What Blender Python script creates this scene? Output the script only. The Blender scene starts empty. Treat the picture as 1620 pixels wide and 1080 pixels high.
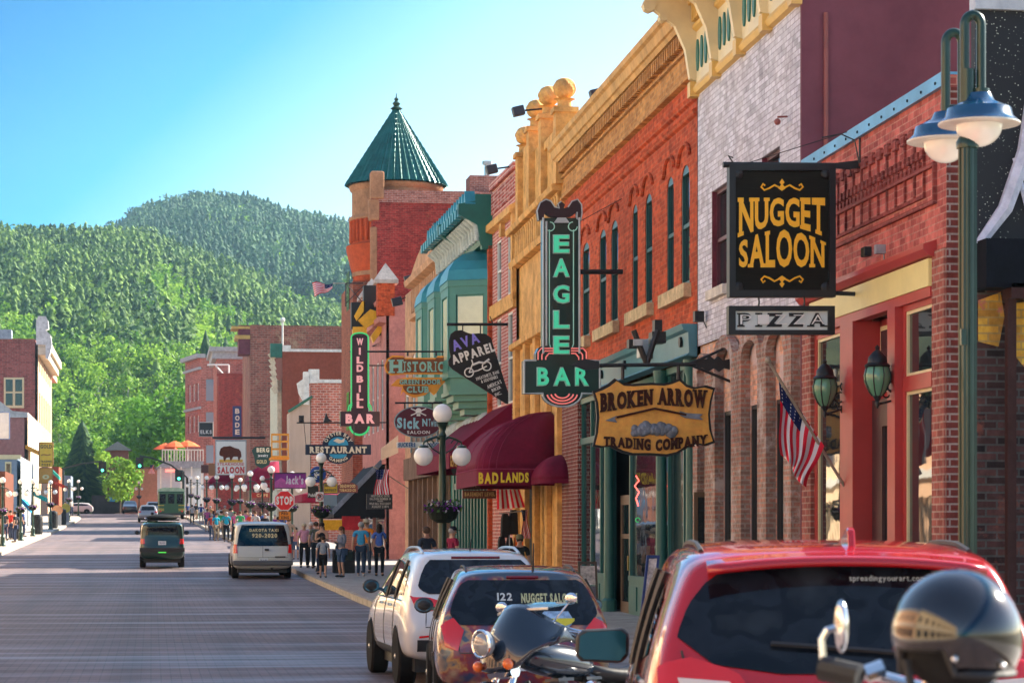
import bpy, bmesh, math, random
import numpy as np
from mathutils import Vector, Matrix
from mathutils.bvhtree import BVHTree
rnd = random.Random(7)
R = math.radians
scn = bpy.context.scene
# ------------------------------------------------------------ camera, sky, sun, exposure
F = 3800.0; HZ = 840.0; CX = 810.0; CAMH = 1.9
TH = math.atan(570/3800.0)
FWD = (math.sin(TH), math.cos(TH)); RGT = (math.cos(TH), -math.sin(TH))
cd = bpy.data.cameras.new('camera'); cam = bpy.data.objects.new('camera', cd)
scn.collection.objects.link(cam); scn.camera = cam
cam.location = (0, 0, CAMH); cam.rotation_euler = (R(90), 0, -TH)
cd.sensor_width = 36; cd.lens = F/1620*36; cd.shift_y = 300/1620.0
cd.clip_start = .2; cd.clip_end = 9000
cd.dof.use_dof = True; cd.dof.focus_distance = 46; cd.dof.aperture_fstop = 7.0
w = bpy.data.worlds.new("World"); scn.world = w; w.use_nodes = True
wn = w.node_tree.nodes; wl = w.node_tree.links
SUN_EL = R(34); SUN = Vector((.93, .37, 0)).normalized()
bg = wn['Background']; bg.inputs['Strength'].default_value = .072
sky = wn.new('ShaderNodeTexSky'); sky.sky_type = 'NISHITA'; sky.sun_disc = False
sky.sun_elevation = SUN_EL; sky.sun_rotation = math.atan2(SUN.x, SUN.y)
sky.air_density = 1.0; sky.dust_density = .6; sky.ozone_density = 1.6
hs = wn.new('ShaderNodeHueSaturation'); hs.inputs['Saturation'].default_value = 1.05; hs.inputs['Hue'].default_value = .505
wl.new(sky.outputs[0], hs.inputs['Color'])
# the sky deepens away from the sun, as through a polarising filter
tc = wn.new('ShaderNodeTexCoord'); dp = wn.new('ShaderNodeVectorMath'); dp.operation = 'DOT_PRODUCT'; dp.inputs[1].default_value = (-1.9, 0, 2.2); wl.new(tc.outputs['Generated'], dp.inputs[0])
rp0 = wn.new('ShaderNodeValToRGB'); e = rp0.color_ramp.elements; e[0].position = .02; e[0].color = (1.0, .95, .94, 1); e[1].position = .60; e[1].color = (.0, .27, .50, 1)
for p_, c_ in ((.2, (.68, .88, .92, 1)), (.36, (.11, .50, .74, 1)), (.8, (1.1, 1.1, 1.1, 1)), (1.0, (1.25, 1.12, 1.0, 1))): k_ = e.new(p_); k_.color = c_  # last stops, overhead and out of view, are raised to add warm fill light
wl.new(dp.outputs['Value'], rp0.inputs[0]); mm_ = wn.new('ShaderNodeMix'); mm_.data_type = 'RGBA'; mm_.blend_type = 'MULTIPLY'; mm_.inputs[0].default_value = 1
wl.new(hs.outputs[0], mm_.inputs[6]); wl.new(rp0.outputs[0], mm_.inputs[7]); wl.new(mm_.outputs[2], bg.inputs['Color'])
sl = bpy.data.lights.new('sun', 'SUN'); sl.energy = 5.0; sl.angle = R(.5); sl.color = (1, .9, .74)
so = bpy.data.objects.new('sun', sl); scn.collection.objects.link(so); so.location = (60, 40, 60)
sd = Vector((SUN.x*math.cos(SUN_EL), SUN.y*math.cos(SUN_EL), math.sin(SUN_EL)))
so.rotation_euler = sd.to_track_quat('Z', 'Y').to_euler()
vs = scn.view_settings; vs.view_transform = 'Standard'; vs.look = 'None'; vs.gamma = 1; vs.exposure = 1.95
scn.render.engine = 'CYCLES'
scn.cycles.max_bounces = 6; scn.cycles.diffuse_bounces = 3
# ------------------------------------------------------------ helpers
def ray(px):
    a = (px-CX)/F
    return FWD[0]+a*RGT[0], FWD[1]+a*RGT[1]
def P(px, py, d):
    r = ray(px); return Vector((r[0]*d, r[1]*d, CAMH+(HZ-py)*d/F))
def onY(px, py, Y):
    r = ray(px); return P(px, py, Y/r[1])
def onX(px, py, X):
    r = ray(px); return P(px, py, X/r[0])
ZG = [(-60, 0), (35, 0), (60, .12), (80, .3), (95, .48), (112, .75), (160, 1.5), (220, 2.6), (240, 3.1), (270, 3.7), (300, 4.05), (320, 4.1), (360, 3.6), (420, 3), (4000, 3)]
def zg(y): return float(np.interp(y, [a for a, b in ZG], [b for a, b in ZG]))
def curbR(y): return float(np.interp(y, [0, 110, 240, 262, 290, 330], [5.1, 5.1, 3.6, 2.2, -1, -6]))
def curbL(y): return float(np.interp(y, [0, 240, 262, 290, 330], [-6.9, -6.9, -8, -10.5, -15]))
def link(o):
    scn.collection.objects.link(o); return o
def tag(o, label, cat, group=None, kind=None):
    if label: o['label'] = label
    if cat: o['category'] = cat
    if group: o['group'] = group
    if kind: o['kind'] = kind
    return o
def thing(name, label, cat, loc=(0, 0, 0), group=None, rz=0):
    o = bpy.data.objects.new(name, None); link(o); o.empty_display_size = .3
    o.location = loc; o.rotation_euler = (0, 0, rz)
    return tag(o, label, cat, group)
def dup(root, loc=None, rz=None, label=None, group=None, scale=None):
    def cp(o, par):
        c = o.copy(); link(c); c.parent = par
        for ch in list(KIDS.get(o.name, [])): 
            k = cp(bpy.data.objects[ch], c)
            KIDS.setdefault(c.name, []).append(k.name)
        return c
    r = cp(root, None)
    if loc is not None: r.location = loc
    if rz is not None: r.rotation_euler = (0, 0, rz)
    if label: r['label'] = label
    if group: r['group'] = group
    if scale: r.scale = (scale,)*3
    return r
KIDS = {}
SPLIT = {'window_hood', 'pillar', 'column', 'sill', 'reveal', 'oval_vent', 'iron_star', 'corner_pillar', 'pillar_cap', 'porch_post', 'shutter', 'turn_signal', 'grip', 'rear_window', 'post', 'hood_bracket', 'jacket', 'engine_cylinder', 'shoes', 'stud', 'tow_hook', 'door_handle', 'cornice_bracket', 'brick_pier'}
class MB:
    def __init__(s): s.v = []; s.f = []
    def add(s, vs_, fs):
        n = len(s.v); s.v += [tuple(p) for p in vs_]; s.f += [tuple(i+n for i in f) for f in fs]; return s
    def ob(s, o, a, b, c):
        o = Vector(o); a = Vector(a); b = Vector(b); c = Vector(c)
        return s.add([o, o+a, o+a+b, o+b, o+c, o+a+c, o+a+b+c, o+b+c], [(0,3,2,1),(4,5,6,7),(0,1,5,4),(1,2,6,5),(2,3,7,6),(3,0,4,7)])
    def box(s, x0, x1, y0, y1, z0, z1):
        return s.ob((x0, y0, z0), (x1-x0, 0, 0), (0, y1-y0, 0), (0, 0, z1-z0))
    def bar(s, p, q, t, h=None):
        p = Vector(p); q = Vector(q); d = (q-p); u = d.cross(Vector((0, 0, 1)))
        if u.length < 1e-5: u = Vector((1, 0, 0))
        u.normalize(); w_ = u.cross(d).normalized(); h = h or t
        return s.ob(p-u*t/2-w_*h/2, d, u*t, w_*h)
    def tube(s, pts, r, n=8, caps=True):
        pts = [Vector(p) for p in pts]; rs = r if isinstance(r, (list, tuple)) else [r]*len(pts)
        base = len(s.v); prev = None
        for i, p in enumerate(pts):
            t = (pts[min(i+1, len(pts)-1)]-pts[max(i-1, 0)]).normalized()
            if prev is None:
                a = t.cross(Vector((0, 0, 1)))
                if a.length < .01: a = t.cross(Vector((1, 0, 0)))
            else: a = prev-t*prev.dot(t)
            a.normalize(); prev = a; b = t.cross(a)
            for k in range(n):
                an = 2*math.pi*k/n; s.v.append(tuple(p+(a*math.cos(an)+b*math.sin(an))*rs[i]))
        for i in range(len(pts)-1):
            for k in range(n):
                k2 = (k+1) % n; s.f.append((base+i*n+k, base+i*n+k2, base+(i+1)*n+k2, base+(i+1)*n+k))
        if caps:
            s.f.append(tuple(base+k for k in range(n))[::-1]); s.f.append(tuple(base+(len(pts)-1)*n+k for k in range(n)))
        return s
    def lathe(s, prof, c=(0, 0, 0), n=16, M=None):
        base = len(s.v); c = Vector(c)
        for r, z in prof:
            for k in range(n):
                an = 2*math.pi*k/n; p = Vector((r*math.cos(an), r*math.sin(an), z))
                if M is not None: p = M @ p
                s.v.append(tuple(c+p))
        m = len(prof)
        for i in range(m-1):
            for k in range(n):
                k2 = (k+1) % n; s.f.append((base+i*n+k, base+i*n+k2, base+(i+1)*n+k2, base+(i+1)*n+k))
        s.f.append(tuple(base+k for k in range(n))[::-1]); s.f.append(tuple(base+(m-1)*n+k for k in range(n)))
        return s
    def ball(s, c, r, n=16, sz=1.0, sx=1.0, sy=1.0):
        m = max(6, n//2); base = len(s.v); c = Vector(c)
        for i in range(m+1):
            ph = math.pi*i/m
            for k in range(n):
                an = 2*math.pi*k/n
                s.v.append((c.x+r*sx*math.sin(ph)*math.cos(an), c.y+r*sy*math.sin(ph)*math.sin(an), c.z-r*sz*math.cos(ph)))
        for i in range(m):
            for k in range(n):
                k2 = (k+1) % n; s.f.append((base+i*n+k, base+i*n+k2, base+(i+1)*n+k2, base+(i+1)*n+k))
        return s
    def poly(s, pts, ext):
        """closed polygon of 3D points extruded by vector ext"""
        pts = [Vector(p) for p in pts]; n = len(pts); e = Vector(ext)
        s.add(pts+[p+e for p in pts], [tuple(range(n))[::-1], tuple(range(n, 2*n))]+[(i, (i+1) % n, n+(i+1) % n, n+i) for i in range(n)])
        return s
    def sheet(s, grid):
        """grid[i][j] of points"""
        base = len(s.v); m = len(grid[0])
        for row in grid: s.v += [tuple(p) for p in row]
        for i in range(len(grid)-1):
            for j in range(m-1):
                s.f.append((base+i*m+j, base+i*m+j+1, base+(i+1)*m+j+1, base+(i+1)*m+j))
        return s
    def pieces(s):
        par = list(range(len(s.v)))
        def fd(i):
            while par[i] != i: par[i] = par[par[i]]; i = par[i]
            return i
        for f in s.f:
            for i in f[1:]: par[fd(i)] = fd(f[0])
        cs = {}
        for f in s.f: cs.setdefault(fd(f[0]), []).append(f)
        it = []
        for fs in cs.values():
            a = np.array([s.v[i] for f in fs for i in f]); it.append([a.min(0)-.01, a.max(0)+.01, fs])
        ch = True
        while ch:
            ch = False
            for i in range(len(it)):
                for j in range(i+1, len(it)):
                    if (it[i][0] <= it[j][1]).all() and (it[j][0] <= it[i][1]).all():
                        it[i] = [np.minimum(it[i][0], it[j][0]), np.maximum(it[i][1], it[j][1]), it[i][2]+it[j][2]]; it.pop(j); ch = True; break
                if ch: break
        out = []
        for _, _, fs in it:
            m = MB(); ids = sorted(set(i for f in fs for i in f)); mp = {k: n for n, k in enumerate(ids)}; m.v = [s.v[i] for i in ids]; m.f = [tuple(mp[i] for i in f) for f in fs]; out.append(m)
        return out
    def build(s, name, mat, parent=None, smooth=False, bevel=0, local=False, norm=True, weld=False):
        if name in SPLIT and parent is not None:
            ps = s.pieces()
            if len(ps) > 1:
                SPLIT.discard(name); o = [p.build(name, mat, parent, smooth, bevel, local, norm, weld) for p in ps][0]; SPLIT.add(name); return o
        me = bpy.data.meshes.new(name)
        off = Vector((0, 0, 0))
        if parent is not None and not local:
            p = parent
            while p is not None: off += p.location; p = p.parent
        elif parent is None and s.v and not local:
            a = np.array(s.v); off = Vector(((a[:, 0].min()+a[:, 0].max())/2, (a[:, 1].min()+a[:, 1].max())/2, a[:, 2].min()))
        me.from_pydata([(x-off.x, y-off.y, z-off.z) for x, y, z in s.v], [], s.f)
        if norm or weld:
            bm = bmesh.new(); bm.from_mesh(me)
            if weld: bmesh.ops.remove_doubles(bm, verts=bm.verts, dist=1e-4)
            if norm: bmesh.ops.recalc_face_normals(bm, faces=bm.faces)
            bm.to_mesh(me); bm.free()
        if mat: me.materials.append(mat)
        if smooth: 
            me.polygons.foreach_set('use_smooth', [True]*len(me.polygons))
            try: me.set_sharp_from_angle(angle=R(smooth if smooth is not True else 45))
            except Exception: pass
        o = bpy.data.objects.new(name, me); link(o)
        if parent is not None: 
            o.parent = parent; KIDS.setdefault(parent.name, []).append(o.name)
        elif not local: o.location = off
        if bevel:
            b = o.modifiers.new('b', 'BEVEL'); b.width = bevel; b.segments = 2; b.limit_method = 'ANGLE'; b.angle_limit = R(40)
        return o
# ------------------------------------------------------------ materials
MC = {}
def nt(name):
    m = bpy.data.materials.new(name); m.use_nodes = True
    return m, m.node_tree.nodes, m.node_tree.links, m.node_tree.nodes['Principled BSDF']
def ramp(n, l, fac, cols):
    r = n.new('ShaderNodeValToRGB'); e = r.color_ramp.elements
    while len(e) < len(cols): e.new(.5)
    for i, (p, c) in enumerate(cols): e[i].position = p; e[i].color = tuple(c)+(1,) if len(c) == 3 else c
    l.new(fac, r.inputs[0]); return r.outputs[0]
def mixc(n, l, fac, a, b, mode='MIX'):
    m = n.new('ShaderNodeMix'); m.data_type = 'RGBA'; m.blend_type = mode
    for inp, v in ((m.inputs[0], fac), (m.inputs[6], a), (m.inputs[7], b)):
        if hasattr(v, 'is_output'): l.new(v, inp)
        elif isinstance(v, (int, float)): inp.default_value = v
        else: inp.default_value = tuple(v)+(1,)
    return m.outputs[2]
def noise(n, l, vec, sc, det=4, rough=.6, dim=None):
    t = n.new('ShaderNodeTexNoise'); t.inputs['Scale'].default_value = sc; t.inputs['Detail'].default_value = det; t.inputs['Roughness'].default_value = rough
    if vec is not None: l.new(vec, t.inputs['Vector'])
    return t.outputs['Fac']
def objc(n):
    return n.new('ShaderNodeTexCoord').outputs['Object']
def bump(n, l, h, st, b, dist=.02):
    k = n.new('ShaderNodeBump'); k.inputs['Strength'].default_value = st; k.inputs['Distance'].default_value = dist
    l.new(h, k.inputs['Height']); l.new(k.outputs[0], b.inputs['Normal'])
def mat(name, col, rough=.6, metal=0, var=.25, sc=3, bmp=.1, spec=.5, coat=0, emit=None, es=0, streak=False):
    if name in MC: return MC[name]
    m, n, l, b = nt(name)
    b.inputs['Roughness'].default_value = rough; b.inputs['Metallic'].default_value = metal
    b.inputs['Specular IOR Level'].default_value = spec if rough < .58 else .12; b.inputs['Coat Weight'].default_value = coat; b.inputs['Coat Roughness'].default_value = .04
    if var > 0:
        v = objc(n)
        if streak:
            mp = n.new('ShaderNodeMapping'); mp.inputs['Scale'].default_value = (1, 1, .15); l.new(v, mp.inputs[0]); v = mp.outputs[0]
        f = noise(n, l, v, sc, 6, .65)
        lo = tuple(c*(1-var) for c in col); hi = tuple(min(1, c*(1+var)) for c in col)
        c = ramp(n, l, f, [(.3, lo), (.7, hi)])
        if rough >= .55 and var >= .12: f9 = noise(n, l, objc(n), sc*5, 6, .75); c = mixc(n, l, .6, c, ramp(n, l, f9, [(.32, (.33,)*3), (.66, (.62,)*3)]), 'OVERLAY')
        l.new(c, b.inputs['Base Color'])
        if bmp: 
            f2 = noise(n, l, v, sc*8, 4); bump(n, l, f2, bmp, b)
    else: b.inputs['Base Color'].default_value = tuple(col)+(1,)
    if emit: b.inputs['Emission Color'].default_value = tuple(emit)+(1,); b.inputs['Emission Strength'].default_value = es
    MC[name] = m; return m
def brick(name, c1, c2, mortar, bw=.22, bh=.075, ms=.012, dirt=.35, stain=None, bmp=.5, rough=.8, blotch=None, off=.5):
    if name in MC: return MC[name]
    m, n, l, b = nt(name)
    v = objc(n); sp = n.new('ShaderNodeSeparateXYZ'); l.new(v, sp.inputs[0])
    ad = n.new('ShaderNodeMath'); ad.operation = 'ADD'; l.new(sp.outputs[0], ad.inputs[0]); l.new(sp.outputs[1], ad.inputs[1])
    cb = n.new('ShaderNodeCombineXYZ'); l.new(ad.outputs[0], cb.inputs[0]); l.new(sp.outputs[2], cb.inputs[1])
    t = n.new('ShaderNodeTexBrick'); l.new(cb.outputs[0], t.inputs['Vector'])
    t.inputs['Scale'].default_value = 1; t.inputs['Brick Width'].default_value = bw; t.inputs['Row Height'].default_value = bh
    t.inputs['Mortar Size'].default_value = ms; t.inputs['Mortar Smooth'].default_value = .3; t.offset = off; t.inputs['Bias'].default_value = -.1
    t.inputs['Color1'].default_value = tuple(min(.9, x*1.22) for x in c1)+(1,); t.inputs['Color2'].default_value = tuple(x*.74 for x in c2)+(1,); t.inputs['Mortar'].default_value = tuple(mortar)+(1,)
    c = t.outputs['Color']
    f = noise(n, l, v, .9, 7, .7)
    c = mixc(n, l, ramp(n, l, f, [(.35, (0, 0, 0)), (.75, (dirt,)*3)]), c, stain or tuple(x*.35 for x in c1))
    f3 = noise(n, l, v, 7, 6, .7); c = mixc(n, l, .75, c, ramp(n, l, f3, [(.3, (.28,)*3), (.7, (.70,)*3)]), 'OVERLAY'); mq = n.new('ShaderNodeMapping'); mq.inputs['Scale'].default_value = (1.6, 1.6, .12); l.new(v, mq.inputs[0]); f5 = noise(n, l, mq.outputs[0], 1.5, 5, .65); c = mixc(n, l, .6, c, ramp(n, l, f5, [(.35, (.34,)*3), (.6, (.56,)*3)]), 'OVERLAY')
    if blotch:
        f2 = noise(n, l, v, blotch[1], 8, .75); c = mixc(n, l, ramp(n, l, f2, [(blotch[2], (0, 0, 0)), (blotch[2]+.08, (.9,)*3)]), c, blotch[0])
    l.new(c, b.inputs['Base Color']); b.inputs['Roughness'].default_value = rough; b.inputs['Specular IOR Level'].default_value = .1
    inv = n.new('ShaderNodeMath'); inv.operation = 'SUBTRACT'; inv.inputs[0].default_value = 1; l.new(t.outputs['Fac'], inv.inputs[1])
    bump(n, l, inv.outputs[0], bmp, b, .01)
    MC[name] = m; return m
def glass(name='window_glass', col=(.015, .022, .025), rough=.03):
    if name in MC: return MC[name]
    m, n, l, b = nt(name); b.inputs['Base Color'].default_value = tuple(col)+(1,); b.inputs['Roughness'].default_value = rough
    b.inputs['Specular IOR Level'].default_value = .8
    f = noise(n, l, objc(n), 1.3, 2, .5); bump(n, l, f, .06, b, .05)
    MC[name] = m; return m
def paint(name, col, metal=.0, rough=.28, coat=1): 
    return mat(name, col, rough, metal, 0, coat=coat)
def neon(name, col, es=2.5): return mat(name, tuple(c*.8 for c in col), .4, 0, 0, emit=col, es=es)
# ------------------------------------------------------------ façade frames
class Fac:
    def __init__(s, x0, y0, slope, x1=None):
        d = Vector((slope, 1)).normalized(); s.o = Vector((x0, y0)); s.d = d; s.n = Vector((-d.y, d.x))
    def u(s, px):
        r = Vector(ray(px)); # t*r = o + u*d
        det = r.x*(-s.d.y)-r.y*(-s.d.x)
        t = (s.o.x*(-s.d.y)-s.o.y*(-s.d.x))/det
        return (Vector((r.x*t, r.y*t))-s.o).dot(s.d), t
    def v(s, px, py): return CAMH+(HZ-py)*s.u(px)[1]/F
    def W(s, u, w_, v):
        p = s.o+s.d*u+s.n*w_; return Vector((p.x, p.y, v))
    def uy(s, Y): return (Y-s.o.y)/s.d.y
    def box(s, mb, u0, u1, w0, w1, v0, v1):
        o = s.W(u0, w0, v0); mb.ob(o, s.W(u1, w0, v0)-o, s.W(u0, w1, v0)-o, Vector((0, 0, v1-v0))); return mb
    def prof(s, mb, u0, u1, pts):
        """profile pts (w,v) swept along façade"""
        a = [s.W(u0, w_, v_) for w_, v_ in pts]; mb.poly(a, s.W(u1, 0, 0)-s.W(u0, 0, 0)); return mb
    def wall(s, mb, u0, u1, v0, v1, ops, depth=.25, w_=0):
        """front skin with openings (a,b,c,d,arch) and reveals"""
        us = sorted(set([u0, u1]+[x for o in ops for x in o[:2]])); vs_ = sorted(set([v0, v1]+[x for o in ops for x in o[2:4]]))
        for i in range(len(us)-1):
            for j in range(len(vs_)-1):
                cu = (us[i]+us[i+1])/2; cv = (vs_[j]+vs_[j+1])/2
                if any(o[0] < cu < o[1] and o[2] < cv < o[3] for o in ops): continue
                mb.add([s.W(us[i], w_, vs_[j]), s.W(us[i+1], w_, vs_[j]), s.W(us[i+1], w_, vs_[j+1]), s.W(us[i], w_, vs_[j+1])], [(0, 1, 2, 3)])
        for o in ops:
            a, b, c, d = o[:4]; ar = o[4] if len(o) > 4 else 0
            if ar:
                pts = []; N = 10
                for k in range(N+1):
                    x = a+(b-a)*k/N; q = (2*k/N-1); pts.append((x, d-ar+ar*math.sqrt(max(0, 1-q*q))))
                for k in range(N):
                    (x0, y0), (x1, y1) = pts[k], pts[k+1]
                    mb.add([s.W(x0, w_, y0), s.W(x1, w_, y1), s.W(x1, w_, d), s.W(x0, w_, d)], [(0, 1, 2, 3)])
                    mb.add([s.W(x0, w_, y0), s.W(x1, w_, y1), s.W(x1, w_-depth, y1), s.W(x0, w_-depth, y0)], [(0, 1, 2, 3)])
                dd = d-ar
            else:
                dd = d; mb.add([s.W(a, w_, d), s.W(b, w_, d), s.W(b, w_-depth, d), s.W(a, w_-depth, d)], [(0, 1, 2, 3)])
            mb.add([s.W(a, w_, c), s.W(b, w_, c), s.W(b, w_-depth, c), s.W(a, w_-depth, c)], [(0, 1, 2, 3)])
            for x in (a, b): mb.add([s.W(x, w_, c), s.W(x, w_, dd), s.W(x, w_-depth, dd), s.W(x, w_-depth, c)], [(0, 1, 2, 3)])
        return mb
def shell(fc, mb, u0, u1, v0, v1, depth=12, w_=0):
    """sides, back and roof of a building whose front skin is made by wall()"""
    a, b, c, d = [fc.W(u0, w_, 0), fc.W(u1, w_, 0), fc.W(u1, w_-depth, 0), fc.W(u0, w_-depth, 0)]
    def q(p, r, z0, z1): mb.add([(p.x, p.y, z0), (r.x, r.y, z0), (r.x, r.y, z1), (p.x, p.y, z1)], [(0, 1, 2, 3)])
    q(a, d, v0, v1); q(b, c, v0, v1); q(c, d, v0, v1)
    z = v1-.3
    mb.add([(p.x, p.y, z) for p in (a, b, c, d)], [(0, 1, 2, 3)])
    e, f = fc.W(u0, w_-.3, 0), fc.W(u1, w_-.3, 0); 
    mb.add([(a.x, a.y, v1), (b.x, b.y, v1), (f.x, f.y, v1), (e.x, e.y, v1)], [(0, 1, 2, 3)])
    q(e, f, v1-.3, v1)
def window(fc, par, a, b, c, d, w_=-.2, frame=None, gl=None, mull=1, ar=0, t=.06, nm='window', hbar=.5, curtain=False):
    """sash window as a part with its pane as sub-part"""
    mb = MB(); frame = frame or mat('white_trim', (.7, .7, .66), .5); gl = gl or glass()
    for (x0, x1, y0, y1) in [(a, a+t, c, d), (b-t, b, c, d), (a+t, b-t, c, c+t), (a+t, b-t, d-t-ar*.3, d)]: fc.box(mb, x0, x1, w_-.03, w_+.05, y0, y1)
    for k in range(1, mull): 
        x = a+(b-a)*k/mull; fc.box(mb, x-t/3, x+t/3, w_-.03, w_+.035, c+t, d-t)
    if hbar: fc.box(mb, a+t, b-t, w_-.03, w_+.04, c+(d-c)*hbar-t/2, c+(d-c)*hbar+t/2)
    fr = mb.build(nm, frame, par)
    g = MB(); fc.box(g, a+t/2, b-t/2, w_-.02, w_-.005, c+t/2, d-t/2); g.build('pane', gl, fr)
    return fr
# ------------------------------------------------------------ lettering
FC = {}
def glyph(ch, bold=0.0):
    k = (ch, bold)
    if k in FC: return FC[k]
    cu = bpy.data.curves.new('t', 'FONT'); cu.body = ch; cu.offset = bold; cu.resolution_u = 3; cu.fill_mode = 'FRONT'
    o = bpy.data.objects.new('t', cu); scn.collection.objects.link(o)
    dg = bpy.context.evaluated_depsgraph_get(); dg.update()
    me = bpy.data.meshes.new_from_object(o.evaluated_get(dg))
    V = [(v.co.x, v.co.y) for v in me.vertices]; Fs = [tuple(p.vertices) for p in me.polygons]
    bpy.data.objects.remove(o); bpy.data.curves.remove(cu); bpy.data.meshes.remove(me)
    FC[k] = (V, Fs); return FC[k]
SERIF = dict(N=[(.1, 0), (.1, 1), (.92, 1)], U=[(.1, 1), (.9, 1)], E=[(.12, 0), (.12, 1)], T=[(.5, 0)], A=[(.06, 0), (.94, 0)], L=[(.12, 0), (.12, 1)],
    I=[(.5, 0), (.5, 1)], P=[(.12, 0), (.12, 1)], R=[(.12, 0), (.12, 1), (.9, 0)], B=[(.1, 0), (.1, 1)], K=[(.12, 0), (.12, 1), (.85, 1), (.9, 0)], W=[(.06, 1), (.94, 1), (.5, 1)],
    D=[(.1, 0), (.1, 1)], M=[(.1, 0), (.1, 1), (.9, 0), (.9, 1)], H=[(.12, 0), (.12, 1), (.88, 0), (.88, 1)], Y=[(.08, 1), (.92, 1), (.5, 0)])
def letters(mb, txt, fn, depth=(0, 0, 0), bold=.02, slab=0, gap=.12, kw=None, wmin=0):
    """lay txt over the unit square and map (u,v) with fn to a 3D point; depth is the extrusion"""
    it = []; x = 0; nb0 = {}
    for i, ch in enumerate(txt):
        if ch == ' ': x += (kw or .35); continue
        V, Fs = glyph(ch, bold)
        xs = [a for a, b in V]; ys = [b for a, b in V]; x0, x1 = min(xs), max(xs); y0, y1 = min(ys), max(ys)
        tall = ch.isupper() or ch.isdigit() or ch in '!&'
        wd = max(x1-x0, wmin)
        if slab and ch == 'I': wd = .28
        H = .70+bold
        vv = [((a-x0)/(x1-x0) if ch != 'I' or not slab else .32+.36*(a-x0)/(x1-x0), (b-y0)/(y1-y0) if tall else max(-.3, b/H)) for a, b in V]
        ff = list(Fs); nb0[id(vv)] = len(vv)
        if slab and ch in SERIF:
            hw = slab/ max(wd, .3)
            for sx, sy in SERIF[ch]:
                n0 = len(vv); a, b_ = max(-.1, sx-hw), min(1.1, sx+hw); t0, t1 = (0, .11) if sy == 0 else (.89, 1)
                vv += [(a, t0), (b_, t0), (b_, t1), (a, t1)]; ff.append((n0, n0+1, n0+2, n0+3))
        it.append((x, wd, vv, ff)); x += wd+gap
    W_ = x-gap; e = Vector(depth)
    for x, wd, vv, ff in it:
        pts = [Vector(fn((x+a*wd)/W_, b)) for a, b in vv]; dd_ = e.normalized()*.004 if e.length else Vector((0, .003, 0))
        for i in range(nb0[id(vv)], len(pts)): pts[i] = pts[i]-dd_*(1+(i-nb0[id(vv)])//4*.3)
        if e.length == 0: mb.add(pts, ff); continue
        n0 = len(pts); ed = {}
        for f in ff:
            for i in range(len(f)):
                k = (f[i], f[(i+1) % len(f)]); 
                if (k[1], k[0]) in ed: del ed[(k[1], k[0])]
                else: ed[k] = 1
        mb.add(pts+[p+e for p in pts], [f for f in ff]+[tuple(i+n0 for i in f)[::-1] for f in ff]+[(a, b, b+n0, a+n0) for a, b in ed])
    return mb
class Sign:
    """a plane across the street at depth Y, addressed by the picture positions measured in the photograph"""
    def __init__(s, Y, tilt=0): s.Y = Y
    def p(s, px, py, off=0):
        q = onY(px, py, s.Y); return Vector((q.x, q.y-off, q.z))
    def poly(s, mb, pts, th=.08, off=0):
        return mb.poly([s.p(x, y, off) for x, y in pts], (0, th, 0))
    def rect(s, mb, x0, y0, x1, y1, th=.08, off=0): return s.poly(mb, [(x0, y0), (x1, y0), (x1, y1), (x0, y1)], th, off)
    def text(s, mb, t, x0, y0, x1, y1, off=.01, th=.012, **k):
        """box x0..x1 , y0 top, y1 bottom"""
        return letters(mb, t, lambda u, v: s.p(x0+(x1-x0)*u, y1+(y0-y1)*v, off), (0, th, 0), **k)
    def warp(s, mb, t, x0, x1, top, bot, off=.01, th=.012, **k):
        def fn(u, v): 
            x = x0+(x1-x0)*u; return s.p(x, bot(u)+(top(u)-bot(u))*v, off)
        return letters(mb, t, fn, (0, th, 0), **k)
    def line(s, mb, pts, r, off=0): return mb.tube([s.p(x, y, off) for x, y in pts], r, 6)
def arc(cx, cy, r, a0, a1, n=12, ry=None):
    ry = ry or r; return [(cx+r*math.cos(R(a0+(a1-a0)*k/n)), cy-ry*math.sin(R(a0+(a1-a0)*k/n))) for k in range(n+1)]
# ------------------------------------------------------------ the setting
class FacD(Fac):
    def __init__(s, x0, y0, dx, dy):
        d = Vector((dx, dy)).normalized(); s.o = Vector((x0, y0)); s.d = d; s.n = Vector((-d.y, d.x))
def sheet_strip(name, m, fx0, fx1, ys, dz=0, nx=2):
    mb = MB(); mb.sheet([[(fx0(y)+(fx1(y)-fx0(y))*k/nx, y, zg(y)+dz) for k in range(nx+1)] for y in ys])
    o = mb.build(name, m, norm=False); o['kind'] = 'structure'; return o
ys = [-40, -20, 0, 20, 30, 40, 50, 60, 70, 80, 88, 95, 104, 112, 125, 140, 160, 180, 200, 220, 230, 240, 250, 262, 270, 280, 290, 300, 310, 320, 335, 360]
# road: brick pavers with worn lanes
m, n, l, b = nt('brick_paving')
v = objc(n); mp = n.new('ShaderNodeMapping'); l.new(v, mp.inputs[0]); mp.inputs['Rotation'].default_value = (0, 0, R(90))
t = n.new('ShaderNodeTexBrick'); l.new(mp.outputs[0], t.inputs['Vector']); t.inputs['Scale'].default_value = 1
t.inputs['Brick Width'].default_value = .26; t.inputs['Row Height'].default_value = .13; t.inputs['Mortar Size'].default_value = .010; t.inputs['Mortar Smooth'].default_value = .2
t.inputs['Color1'].default_value = (.165, .115, .12, 1); t.inputs['Color2'].default_value = (.11, .088, .10, 1); t.inputs['Mortar'].default_value = (.065, .06, .065, 1)
f = noise(n, l, v, .35, 6, .65)
c = mixc(n, l, ramp(n, l, f, [(.3, (0, 0, 0)), (.75, (.55,)*3)]), t.outputs['Color'], (.23, .175, .17))
mp2 = n.new('ShaderNodeMapping'); l.new(v, mp2.inputs[0]); mp2.inputs['Scale'].default_value = (.12, 1.6, 1)
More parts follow.
